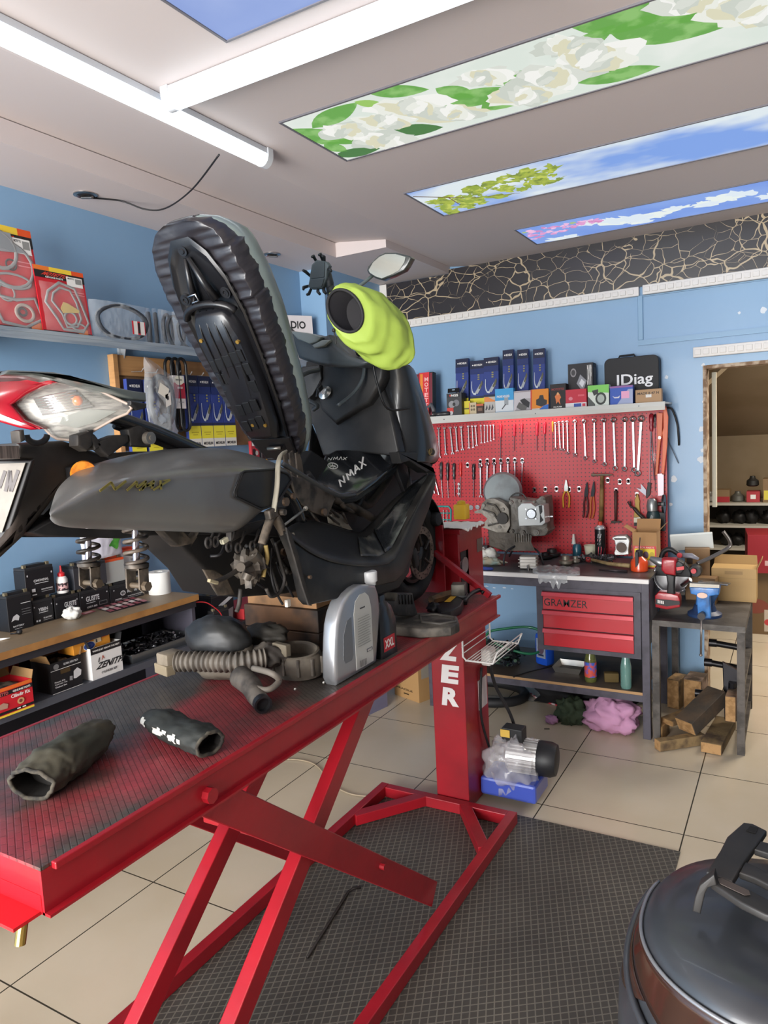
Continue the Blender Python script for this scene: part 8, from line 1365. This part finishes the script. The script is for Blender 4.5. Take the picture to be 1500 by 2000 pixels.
for x in (-1.345, -1.415): mb = MB(); mb.tube([V((x, 2.575, 1.23)), V((x, 2.545, 1.42)), V((x, 2.50, 1.62))], [.014, .016, .020], 12); mb.build('fork_leg', mat('#1e1d1e', .35, mix='#4b443e', mscale=12), sc, smooth=2)
mb = MB(); mb.box(V((-1.315, 2.49, 1.22)), (.03, .04, .08), (.3, 0, 0), .01); mb.build('brake_caliper', dusty, sc, smooth=True)
mb = MB(); mb.grid(lambda u, v: wc_+V(((v-.5)*.12, (.225+.01*sin(pi*v))*cos(.2+u*2.6), (.225+.02*sin(pi*v))*sin(.2+u*2.6))), 20, 8); mb.build('front_fender', mat('#161718', .3, coat=.3), sc, smooth=2, solid=.004)
prs('fork_shroud', [(800, 940), (822, 935), (834, 955), (838, 985), (828, 1010), (812, 1005), (805, 990)], -1.335, (-.09, 0, 0), blp, bev=.01)
prs('radiator_shroud', [(745, 1100), (790, 1045), (812, 1060), (800, 1120), (780, 1150), (740, 1165), (715, 1150)], -1.2, (-.16, 0, 0), M('#161618', .5), bev=.01)
# ---- hi-vis muff over the right grip (its own thing) ----
hv = thing('handlebar_muff', 'hi-vis yellow-green cloth muff pulled over the right handlebar grip', 'handlebar muff', (-1.10, 1.9, 2.0)); hvm = mat('#9cb24a', .6, bump=.6, bscale=9, mix='#94ab48', mscale=4)
A0 = P(674, 607, Y=1.80); cen = [A0, P(684, 612, Y=1.81), P(700, 620, Y=1.84), P(718, 631, Y=1.875), P(738, 645, Y=1.91), P(754, 656, Y=1.935), P(768, 666, Y=1.95)]
rad = [(.052, .062), (.070, .084), (.088, .100), (.099, .108), (.100, .112), (.088, .104), (.062, .082)]
cs_ = []; 
for i in range(6):
    for j in range(5): t = j/5; cs_.append((cen[i].lerp(cen[i+1], t), (rad[i][0]*(1-t)+rad[i+1][0]*t, rad[i][1]*(1-t)+rad[i+1][1]*t)))
cs_.append((cen[-1], rad[-1])); ex0 = V((.92, .30, -.0)).normalized()
def mring(c, r, k0, amp=1, n=36):
    out = []
    for k in range(n):
        a = 2*pi*k/n; w_ = 1+amp*(.05*noise.noise(V((cos(a)*1.5, sin(a)*1.5, k0*.28)))*2+.035*noise.noise(V((cos(a)*4, sin(a)*4, k0*.12)))*2); ex = (CR*.97+CU*-.15); ey = (CU*.98+CR*-.12); out.append(c+ex*r[0]*cos(a)*w_+ey*r[1]*sin(a)*w_)
    return out
mb = MB(); mb.loft([mring(c, r, i, 0 if i < 2 else 1) for i, (c, r) in enumerate(cs_)], caps=False); rr = mring(*cs_[-1], len(cs_)-1); mb.use(hvm); mb.face(rr); mb.build('outer_shell', hvm, hv, smooth=2)
mb = MB(); mb.loft([mring(cs_[0][0], cs_[0][1], 0, 0), mring(cs_[4][0], (.056, .066), 0, 0), mring(cs_[9][0]+V((.01, .02, 0)), (.05, .06), 0, 0)], caps=False); mb.face(mring(cs_[9][0]+V((.01, .02, 0)), (.05, .06), 0, 0)); mb.build('black_lining', M('#17161a', .7), hv, smooth=2)
mb = MB(); mb.tube(mring(cs_[0][0], cs_[0][1], 0, 0), .0048, 8, closed=True); mb.build('elastic_rim', M('#1b1b1d', .7), hv, smooth=2)
mb = MB(); mb.tube(spl([P(652, 643, Y=1.795), P(654, 655, Y=1.80), P(657, 662, Y=1.80), P(656, 672, Y=1.80)]), .002, 6); mb.ball(P(652, 645, Y=1.79), .006, 10); mb.build('drawstring', blk, hv, smooth=2)
# ---------------- loose things on the lift table ----------------
TT = 1.0205
def on_t(px, py, h=0): return P(px, py, Z=TT+h)
# silver oil bottle
bt = thing('oil_bottle', 'large silver plastic oil bottle with a white cap at the table edge', 'bottle', (-1.11, 1.70, TT)); BX = -1.10
bo2 = [(656, 1340), (644, 1325), (645, 1253), (653, 1192), (669, 1155), (699, 1138), (736, 1141), (743, 1187), (740, 1240), (737, 1299)]
pts = [P(a, b_, X=BX) for a, b_ in bo2]
pts = [P(a, b_, X=BX) for a, b_ in ((661, 1338), (657, 1330), (656, 1290), (657, 1253), (659, 1222), (664, 1197), (671, 1177), (682, 1160), (695, 1148), (706, 1142), (735, 1142), (741, 1160), (744, 1190), (741, 1240), (737, 1295), (733, 1300))]; pts[0].z = pts[-1].z = TT
slv2 = mat('#98999c', .3, metal=.55, mix='#8e9094', mscale=3)
n_ = len(pts); cy_ = 1.70
mb = MB(); c0 = sum(pts, V())/n_
R_ = lambda s, x: [V((x, c0.y+(p.y-c0.y)*s, c0.z+(p.z-c0.z)*s)) for p in pts]
mb.loft([R_(.90, BX-.050), R_(.97, BX-.047), R_(1.0, BX-.040), R_(1.0, BX-.010), R_(.97, BX-.003), R_(.90, BX)]); bod = mb.build('bottle_body', slv2, bt, smooth=True, ang=50)
mb = MB(); mb.lathe([(.019, 0), (.020, .012), (.024, .012), (.0245, .04), (.022, .043)], (BX-.025, P(722, 1140, X=BX-.025).y, P(722, 1140, X=BX-.025).z-.004), n=28); mb.build('cap', mat('#c9cbcc', .35), bt, smooth=True)
mb = MB(); hb = [(1.632, 1.085), (1.638, 1.15), (1.660, 1.19), (1.684, 1.195), (1.684, 1.085), (1.675, 1.072), (1.642, 1.072)]
mb.loft([[V((BX-.0025, y, z)) for y, z in hb], [V((BX+.0012, y, z)) for y, z in hb]]); ho = mb.build('handle_recess', mat('#77797d', .35, metal=.5), bt, smooth=True)
lab = [(1.697, 1.035), (1.793, 1.035), (1.795, 1.20), (1.785, 1.235), (1.765, 1.25), (1.735, 1.25), (1.71, 1.235), (1.698, 1.20)]
mb = MB(); mb.use(M('#b9bab6', .5)); mb.prism([V((BX-.001, y, z)) for y, z in lab], (.0022, 0, 0)); o_ = V((BX+.0012, 1.697, 1.035))
decor(mb, o_, V((0, .096, 0)), V((0, 0, .215)), [('r', .35, .80, .65, .82, '#3a3a3c'), ('r', .62, .17, .95, .215, '#2c3a4c'), ('t', 'MANNOL', .65, .175, .92, .21, WH)]+[('r', .12, .30+.035*i, .88-.05*(i % 3), .31+.035*i, '#8c8e8a') for i in range(12)]+[('r', .1+.035*i, .03, .1+.035*i+.012+.01*(i % 2), .12, '#2a2a2c') for i in range(10)]); mb.build('label', None, bt)
# black bottle behind
t = thing('black_bottle', 'black oil bottle with a small red label behind the silver bottle', 'bottle', on_t(760, 1283)); mb = MB()
rg = lambda s, z, w_, d_: [V((-1.135+s*0+x*w_, 1.90+y*d_, z)) for x, y in ((-.5, -.42), (-.42, -.5), (.42, -.5), (.5, -.42), (.5, .42), (.42, .5), (-.42, .5), (-.5, .42))]
mb.loft([rg(0, TT, .07, .10), rg(0, TT+.11, .07, .10), rg(0, TT+.15, .05, .08), rg(0, TT+.17, .03, .035), rg(0, TT+.19, .03, .035)]); mb.build('bottle', mat('#1a1a1d', .35, coat=.3), t, smooth=True)
mb = MB(); decor(mb, V((-1.0995, 1.858, TT+.02)), V((0, .07, 0)), V((0, 0, .045)), [('r', 0, 0, 1, 1, '#b0202c'), ('t', 'XXL', .1, .2, .9, .8, WH)]); mb.build('label', None, t)
# air filter assembly
af = thing('air_filter_box', 'dusty black and grey air filter box with a ribbed intake hose', 'air filter box', on_t(430, 1320)); grm = mat('#625a4f', .75, mix='#4d463f', mscale=10, bump=.15, bscale=50); gr2 = mat('#5f5850', .75, mix='#3c3733', mscale=14, bump=.15, bscale=40)
c = on_t(440, 1305, .04); AY = V((.25, .97, 0)); AX = V((.97, -.25, 0))
mb = MB(); lump(mb, P(436, 1285, Z=TT+.06), (.125, .075, .062), .12, 40, 3, 1.6, floor=TT+.002); af1 = mb.build('lower_housing', grm, af, smooth=2)
mb = MB(); lump(mb, P(425, 1243, Z=TT+.125), (.112, .072, .060), .08, 44, 6, 1.5); mb.build('dome_cover', mat('#202123', .5, mix='#3a3936', mscale=7, mlo=.45, mhi=.8), af, smooth=2)
c1 = P(580, 1290, Z=TT+.04); mb = MB(); mb.lathe([(.07, -.038), (.088, -.032), (.092, .0), (.092, .018), (.085, .028), (.086, .034), (.080, .036), (.070, .030), (.068, .0)], c1, (-.08, -.12, 1), 40, sx=1.0, sy=.72, xd=(.97, -.25, 0)); af2 = mb.build('round_housing', grm, af, smooth=True)
for k in range(6): a = -1.9+k*.55; q = c1+V((.97, -.25, 0))*.093*cos(a)+V((.25, .97, 0))*.068*sin(a); mb = MB(); mb.box(q+V((0, 0, 0)), (.008, .008, .05), (0, 0, a), .002); mb.build('housing_rib', gr2, af2)
prsT = MB(); prsT.loft([[P(a, b_, Y=1.60+.0*k) for a, b_ in ((500, 1262), (540, 1245), (600, 1262), (560, 1290), (520, 1300))] for k in (0,)]) if False else None
mb = MB(); lump(mb, P(525, 1280, Z=TT+.07), (.06, .05, .035), .2, 28, 9, 2); mb.build('neck', gr2, af, smooth=2)
hp = [P(345, 1292, Z=TT+.075), P(400, 1292, Z=TT+.075), P(460, 1293, Z=TT+.075), P(520, 1285, Z=TT+.075)]; hs = spl(hp, 30); 
mb = MB(); mb.tube(hs, [.026+.0045*sin(i*1.25) for i in range(len(hs))], 20); tag(mb.build('ribbed_hose', mat('#6a635a', .6, mix='#57514a', mscale=20), af, smooth=2), 'grey-brown ribbed rubber hose')
a = P(333, 1290, Z=TT+.065); mb = MB(); mb.box(a, (.055, .06, .055), (0, 0, -.15), .006); mb.build('inlet_block', mat('#7d7262', .75, mix='#625849', mscale=12), af, smooth=True)
mb = MB(); mb.box(P(322, 1306, Z=TT+.045), (.07, .03, .03), (0, 0, -.25), .003); mb.build('inlet_lip', mat('#82755f', .75), af)
hs2 = spl([P(470, 1322, Z=TT+.05), P(490, 1340, Z=TT+.045), P(500, 1358, Z=TT+.035), P(513, 1375, Z=TT+.028)], 6)
mb = MB(); mb.tube(hs2, [.030-.010*i/(len(hs2)-1) for i in range(len(hs2))], 18, caps=False); ol = mb.build('outlet_pipe', gr2, af, smooth=2, solid=.003)
mb = MB(); e_ = hs2[-1]; dd = (hs2[-1]-hs2[-3]).normalized(); mb.lathe([(.016, -.012), (.023, -.012), (.0235, .006), (.018, .006), (.017, -.006), (.0, -.008)], e_, dd, 24); mb.build('outlet_rim', M('#17171a', .5), af, smooth=True)
mb = MB(); mb.tube(spl([P(495, 1305, Z=TT+.08), P(530, 1315, Z=TT+.085), P(545, 1330, Z=TT+.06), P(520, 1348, Z=TT+.05), P(480, 1335, Z=TT+.055), P(455, 1318, Z=TT+.05)]), .0085, 10); mb.build('breather_hose', mat('#6c655c', .65), af, smooth=2)
mb = MB(); mb.box(P(550, 1268, Z=TT+.09), (.06, .02, .035), (0, 0, -.2), .003); mb.build('filter_tab', mat('#6a6152', .75), af)
mb = MB(); lump(mb, P(520, 1240, Z=TT+.10), (.075, .05, .035), .2, 28, 14, 2, floor=TT+.05); mb.build('rubber_boot', mat('#37342f', .6, mix='#4c4740', mscale=10), af, smooth=2)
for x, y in ((385, 1247), (632, 1333), (576, 1346)): mb = MB(); mb.ball(P(x, y, Z=TT+(.09 if x < 400 else .02)), .004, 8); mb.build('clip', M('#c9c6bd', .3, metal=.7), af, smooth=2)
# cloth muffs lying on the plate
def muff(label, pts, r, seed, cloth, deco=None, n=40, flat=.7):
    t = thing('handlebar_muff', label, 'handlebar muff', pts[0]); cs = spl(pts, 10); N = len(cs); rings = []
    def rr_(i): f = i/(N-1)*(len(r)-1); k = min(int(f), len(r)-2); f -= k; return r[k]*(1-f)+r[k+1]*f
    for i, c in enumerate(cs):
        d = (cs[min(i+1, N-1)]-cs[max(i-1, 0)]).normalized(); s = d.cross(V((0, 0, 1))).normalized(); u = s.cross(d); q = []
        for k in range(n):
            a = 2*pi*k/n; R = rr_(i)*(1+.16*noise.noise(V((cos(a)*2, sin(a)*2, i*.13+seed)))+.10*noise.noise(V((cos(a)*5, sin(a)*5, i*.35+seed)))); p = c+s*R*cos(a)+u*R*sin(a)*flat; p.z = max(p.z, TT+.001); q.append(p)
        rings.append(q)
    mb = MB(); mb.loft(rings, caps=False); mb.face(rings[0][::-1]); sh = mb.build('cloth_sleeve', cloth, t, smooth=2)
    c = cs[-1]; inn = [[c2+(p-c2)*.9 for p in rings[-1-j]] for j, c2 in ((0, cs[-1]), (5, cs[-6]), (11, cs[-12]))]
    mb = MB(); mb.loft(inn, caps=False); mb.face(inn[-1]); mb.build('dark_lining', M('#1c1a18', .9), t, smooth=2)
    mb = MB(); mb.tube([c+(p-c)*.95 for p in rings[-1]], .0045, 6, closed=True); mb.build('hem', mat('#4b463c', .9, mix='#2b2926', mscale=60), t, smooth=2)
    return t, sh, rings
cl1 = mat('#35362c', .75, mix='#4c4638', mscale=5, mlo=.4, mhi=.7, bump=.5, bscale=12, bstretch=(1, 1, 1)); cl2 = mat('#262825', .7, mix='#4f4a40', mscale=7, mlo=.5, mhi=.8, bump=.5, bscale=14)
muff('green-black cloth muff with a frayed open end at the left front of the table', [on_t(195, 1425, .035), on_t(170, 1445, .04), on_t(125, 1480, .042), on_t(90, 1505, .04), on_t(62, 1532, .034)], [.036, .052, .060, .056, .048], 1, cl1)
t2, s2, rg2 = muff('black cloth muff with white fork emblem and lettering on its side', [on_t(293, 1402, .033), on_t(320, 1410, .036), on_t(350, 1428, .034), on_t(385, 1440, .036), on_t(410, 1452, .032)], [.028, .042, .038, .043, .038], 5, cl2)
# white print along the visible side
mb = MB(); mb.use(M('#c5c4bd', .7)); N2 = len(rg2)
def sd(i, k, off=.0015):
    r = rg2[min(int(i), N2-1)]; c = sum(r, V())/len(r); p = r[k % len(r)]; return p+(p-c).normalized()*off
def side_idx():   # ring index that faces the camera, lowish
    r = rg2[N2//2]; c = sum(r, V())/len(r); best = max(range(len(r)), key=lambda k: (r[k]-c).normalized().dot((CO-c).normalized())); return best
kb = side_idx(); sgn = 1 if rg2[N2//2][(kb+3) % 40].z < rg2[N2//2][kb].z else -1
for i0, i1, k0, k1 in [(3, 5, 1, 5), (5, 7, 2, 6), (14, 16, 3, 6), (16, 18, 2, 6), (18, 19, 3, 5), (19, 21, 2, 4), (22, 24, 3, 6), (24, 26, 2, 5), (26, 27, 3, 6), (28, 30, 3, 5)]:
    for i in range(i0, i1):
        for k in range(k0, k1): mb.face([sd(i, kb+sgn*k), sd(i+1, kb+sgn*k), sd(i+1, kb+sgn*(k+1)), sd(i, kb+sgn*(k+1))])
tag(mb.build('printed_logo', None, t2), 'white printed letters')
# wooden crate under the scooter
cr = thing('wooden_block', 'oil-stained wooden block stack supporting the scooter on the table', 'wood block', (-1.46, 1.93, TT)); wdm = mat('#65452b', .75, mix='#1f1712', mscale=6, mlo=.36, mhi=.58, mstretch=(1, .5, 1))
for z0, z1 in ((TT, TT+.075), (TT+.078, TT+.15)):
    mb = MB(); mb.bb((-1.60, 1.80, z0), (-1.30, 2.14, z1), .003); mb.build('beam', wdm, cr)
mb = MB(); mb.bb((-1.59, 1.81, TT+.152), (-1.31, 2.13, TT+.185), .002); mb.build('beam', mat('#8a6440', .7, mix='#5c432c', mscale=8), cr)
# front plastic parts and clamp tools
mb = MB(); pts = [(735, 1200), (760, 1187), (800, 1196), (850, 1196), (893, 1203), (897, 1216), (880, 1224), (820, 1228), (760, 1222), (742, 1214)]
mb.prism([P(a, b_, Z=TT+.035) for a, b_ in pts], (0, 0, -.034), .006); tr_ = thing('plastic_undertray', 'dusty black plastic undertray with a ribbed foot under the front wheel', 'plastic part', (-1.2, 2.3, TT)); mb.build('tray', mat('#2e2b28', .6, mix='#5c564e', mscale=14), tr_, smooth=True)
mb = MB(); mb.tube([P(a, b_, Z=TT+.037) for a, b_ in [(820, 1203), (850, 1200), (888, 1206), (890, 1214), (860, 1219), (825, 1215)]], .005, 8, closed=True); mb.build('tray_rim', mat('#4c4843', .5), tr_, smooth=2)
mb = MB(); mb.prism([P(a, b_, X=-1.19) for a, b_ in [(742, 1172), (772, 1174), (776, 1158), (806, 1158), (810, 1178), (818, 1204), (780, 1203), (740, 1190)]], (-.05, 0, 0), .004); mb.build('ribbed_foot', mat('#2a2725', .6, mix='#47423c', mscale=16), tr_, smooth=True)
for i in range(5): mb = MB(); mb.tube([P(780+i*6, 1162, X=-1.188), P(781+i*6, 1180, X=-1.188)], .0025, 6); mb.build('foot_rib', blk, tr_, smooth=2)
wl = P(818, 1178, Z=TT); 
t = thing('wood_offcut', 'dark worn wood offcut lying on the table behind the clamp', 'wood block', P(850, 1172, Z=TT)); mb = MB(); a, b_ = P(842, 1172, Z=TT+.02), P(888, 1158, Z=TT+.02); mb.tube([a, a.lerp(b_, .5), b_], [.016, .022, .018], 6, flat=1); mb.build('block', mat('#4a3c2e', .8, mix='#7d5a36', mscale=12), t, smooth=True)
t = thing('toggle_clamp', 'black steel wheel clamp with a gold label on the far end of the table', 'clamp', P(890, 1190, Z=TT)); kx = M('#1c1b1d', .45, metal=.3)
mb = MB(); mb.prism([P(a, b_, Z=TT+.035) for a, b_ in [(852, 1182), (892, 1162), (905, 1172), (900, 1182), (880, 1193), (862, 1195)]], (0, 0, -.034), .004); cl_ = mb.build('clamp_base', kx, t, smooth=True)
mb = MB(); decor(mb, P(867, 1176, Z=TT+.0365), P(879, 1176, Z=TT+.0365)-P(867, 1176, Z=TT+.0365), P(880, 1165, Z=TT+.0365)-P(867, 1176, Z=TT+.0365), [('r', 0, 0, 1, 1, '#c8982c')]); mb.build('gold_label', None, cl_)
q0 = P(896, 1150, Z=TT+.06); mb = MB(); mb.box(q0, (.055, .06, .045), (0, 0, .3), .004); mb.build('clamp_head', mat('#4d4b47', .5, metal=.4, mix='#6b675f', mscale=20), t, smooth=True); mb = MB(); mb.box(q0+V((.01, 0, -.04)), (.05, .05, .04), (0, 0, .3), .003); mb.build('clamp_body', kx, t, smooth=True)
mb = MB(); mb.tube(spl([P(905, 1175, Z=TT+.02), P(920, 1160, Z=TT+.03), P(938, 1152, Z=TT+.03), P(944, 1158, Z=TT+.02)]), .009, 8); mb.build('clamp_handle', kx, t, smooth=2)
mb = MB(); lump(mb, P(848, 1188, Z=TT+.02), (.03, .03, .02), .3, 16, 5, floor=TT+.001); one(mb, 'round_plug', 'small round black plug beside the gold-labelled clamp', 'plug', kx, smooth=2)
# cable on the floor
cable('floor_wire', 'thin pale wire lying in a curve on the tiles behind the lift legs', 'wire', [P(538, 1482, Z=.006), P(590, 1485, Z=.006), P(620, 1497, Z=.006), P(648, 1530, Z=.006), P(690, 1552, Z=.006), P(760, 1556, Z=.006)], .004, M('#a3937c', .6))
mb = MB(); mb.tube([P(600, 1870, Z=.011), P(680, 1742, Z=.011), P(690, 1735, Z=.02), P(705, 1733, Z=.02)], .005, 8); one(mb, 'steel_hook_rod', 'thin dark steel rod with a bent tip on the rubber mat', 'steel rod', M('#2a2523', .5, metal=.5), smooth=2)
mb = MB(); mb.bb((-2.18, .3, .001), (-1.80, 1.6, .012), .004); one(mb, 'rubber_strip', 'black rubber strip on the floor along the far side of the lift', 'rubber strip', M('#1f1d1d', .6)) if False else None
mb = MB(); lump(mb, (-1.88, .55, .10), (.14, .22, .12), .3, 30, 41, 2, floor=.002); one(mb, 'black_bag', 'black bag on the floor below the near end of the table', 'bag', M('#18171a', .6), smooth=2)
# ---------------- parked scooter with a top case, lower right ----------------
pk = thing('parked_scooter', 'black top case with bronze lenses on a parked scooter, lower right corner', 'scooter', (.06, 1.2, 0)); tcm = mat('#2b2d31', .32, coat=.25, mix='#34373b', mscale=4)
def tring(z, rx, ry, cx=.035, cy=1.13, n=64, p=2.3):
    o = []
    for k in range(n):
        a = 2*pi*k/n; c_, s_ = cos(a), sin(a); o.append(V((cx+rx*abs(c_)**(2/p)*(1 if c_ > 0 else -1), cy+ry*abs(s_)**(2/p)*(1 if s_ > 0 else -1), z)))
    return o
mb = MB(); mb.loft([tring(.50, .20, .20, .05, 1.22), tring(.56, .27, .26, .04, 1.22), tring(.68, .295, .27, .035, 1.20), tring(.80, .285, .25, .035, 1.17), tring(.865, .262, .225, .035, 1.15), tring(.905, .250, .214, .035, 1.14), tring(.93, .240, .205), tring(.948, .225, .192), tring(.958, .19, .16), tring(.963, .10, .08)]); tc_ = mb.build('top_case', tcm, pk, smooth=2)
def band(a0, a1, z0f, z1f, off, n=30, m=6):
    def f(u, v):
        a = a0+(a1-a0)*u; z = z0f(u)+(z1f(u)-z0f(u))*v
        Z = [(.80, .285, .25, 1.17), (.865, .262, .225, 1.15), (.905, .250, .214, 1.14), (.93, .240, .205, 1.13)]
        for q0_, q1_ in zip(Z, Z[1:]):
            if z <= q1_[0] or q1_ is Z[-1]: t = (z-q0_[0])/(q1_[0]-q0_[0]); rx, ry, cy = [q0_[i]+(q1_[i]-q0_[i])*t for i in (1, 2, 3)]; break
        c_, s_ = cos(a), sin(a); return V((.035+(rx+off)*abs(c_)**(2/2.3)*(1 if c_ > 0 else -1), cy+(ry+off)*abs(s_)**(2/2.3)*(1 if s_ > 0 else -1), z))
    return f
brz = mat('#35221a', .15, coat=.5, mix='#2a1c17', mscale=5)
mb = MB(); mb.grid(band(pi*.97, pi*1.62, lambda u: .918-.065*min(1, u*2.2), lambda u: .928, .003), 40, 6); tag(mb.build('lens', brz, tc_, smooth=2, solid=.003), 'bronze upper lens band')
mb = MB(); mb.grid(band(pi*.93, pi*1.2, lambda u: .895-.05*sin(pi*u)-.03*u, lambda u: .905-.04*u, .003), 24, 5); tag(mb.build('lens', brz, tc_, smooth=2, solid=.003), 'narrow bronze lower lens')
mb = MB(); f = band(pi*.9, pi*1.66, lambda u: .93, lambda u: .93, .003); mb.tube([f(i/50, 0) for i in range(51)], .003, 8); mb.build('lid_seam', M('#8d8f93', .25, metal=.6), tc_, smooth=2)
mb = MB(); f = band(pi*.9, pi*1.25, lambda u: .90-.07*u, lambda u: .90, .006); mb.tube([f(i/30, 0) for i in range(31)], .006, 8); mb.build('lens_bar', tcm, tc_, smooth=2)
# luggage plate on the case
g6 = lambda x, y, Z: P(1100+x/3.75, 1500+y/3.75, Z=Z); rkm = mat('#201f1e', .5, mix='#292726', mscale=6); RZ = 1.03
mb = MB(); mb.prism([g6(a, b_, RZ) for a, b_ in [(1320, 395), (1390, 405), (1490, 455), (1440, 530), (1330, 680), (1240, 830), (1110, 780), (1050, 755), (1150, 600), (1200, 500)]], (0, 0, -.012), .003); rk_ = mb.build('luggage_plate', rkm, pk, smooth=True)
mb = MB(); mb.prism([g6(a, b_, RZ+.0006) for a, b_ in [(1370, 425), (1430, 440), (1410, 480), (1340, 460)]], (0, 0, .0006)); mb.build('slot', M('#0d0c0c', .8), rk_)
for pts in ([(1110, 780), (1240, 830), (1370, 890), (1560, 990), (1700, 1060), (1700, 1130), (1480, 1070), (1300, 980), (1120, 860), (1080, 830)], [(1440, 530), (1560, 560), (1700, 600), (1700, 700), (1560, 640), (1400, 590)], [(1330, 680), (1420, 720), (1560, 800), (1700, 860), (1700, 930), (1560, 880), (1400, 800), (1290, 760)]):
    mb = MB(); mb.prism([g6(a, b_, RZ-.002) for a, b_ in pts], (0, 0, -.012), .003); mb.build('plate_bar', rkm, rk_, smooth=True)
mb = MB(); mb.prism([g6(a, b_, RZ-.001) for a, b_ in [(1130, 815), (1160, 810), (1360, 900), (1370, 930), (1330, 935), (1150, 850)]], (0, 0, .001)); mb.build('slot', M('#4a413c', .6), rk_)
mb = MB(); mb.prism([P(1100+a/3.75, 1500+b_/3.75, Y=1.07) for a, b_ in [(1105, 780), (1125, 860), (1060, 880), (1040, 920), (1005, 1072), (945, 1050), (965, 950), (1000, 860)]], (0, .02, 0), .002); mb.build('plate_leg', rkm, rk_, smooth=True)
for x, y in ((1600, 1150), (1600, 500)):
    q = g6(x, y, RZ-.01); mb = MB(); mb.box(V((q.x, q.y, (RZ-.01+.945)/2)), (.022, .035, RZ-.012-.945), (0, 0, .4), .003); mb.build('plate_leg', rkm, rk_, smooth=True)
mb = MB(); mb.loft([tring(.30, .14, .30, .10, 1.35), tring(.42, .17, .34, .10, 1.34), tring(.50, .13, .28, .09, 1.3)]); mb.build('tail_body', blp, pk, smooth=2)
mb = MB(); mb.tube([V((.10, 1.36+.20*cos(a), .25+.20*sin(a))) for a in [2*pi*i/40 for i in range(40)]], .05, 12, closed=True); mb.build('rear_wheel', M('#1b1b1d', .7), pk, smooth=2)
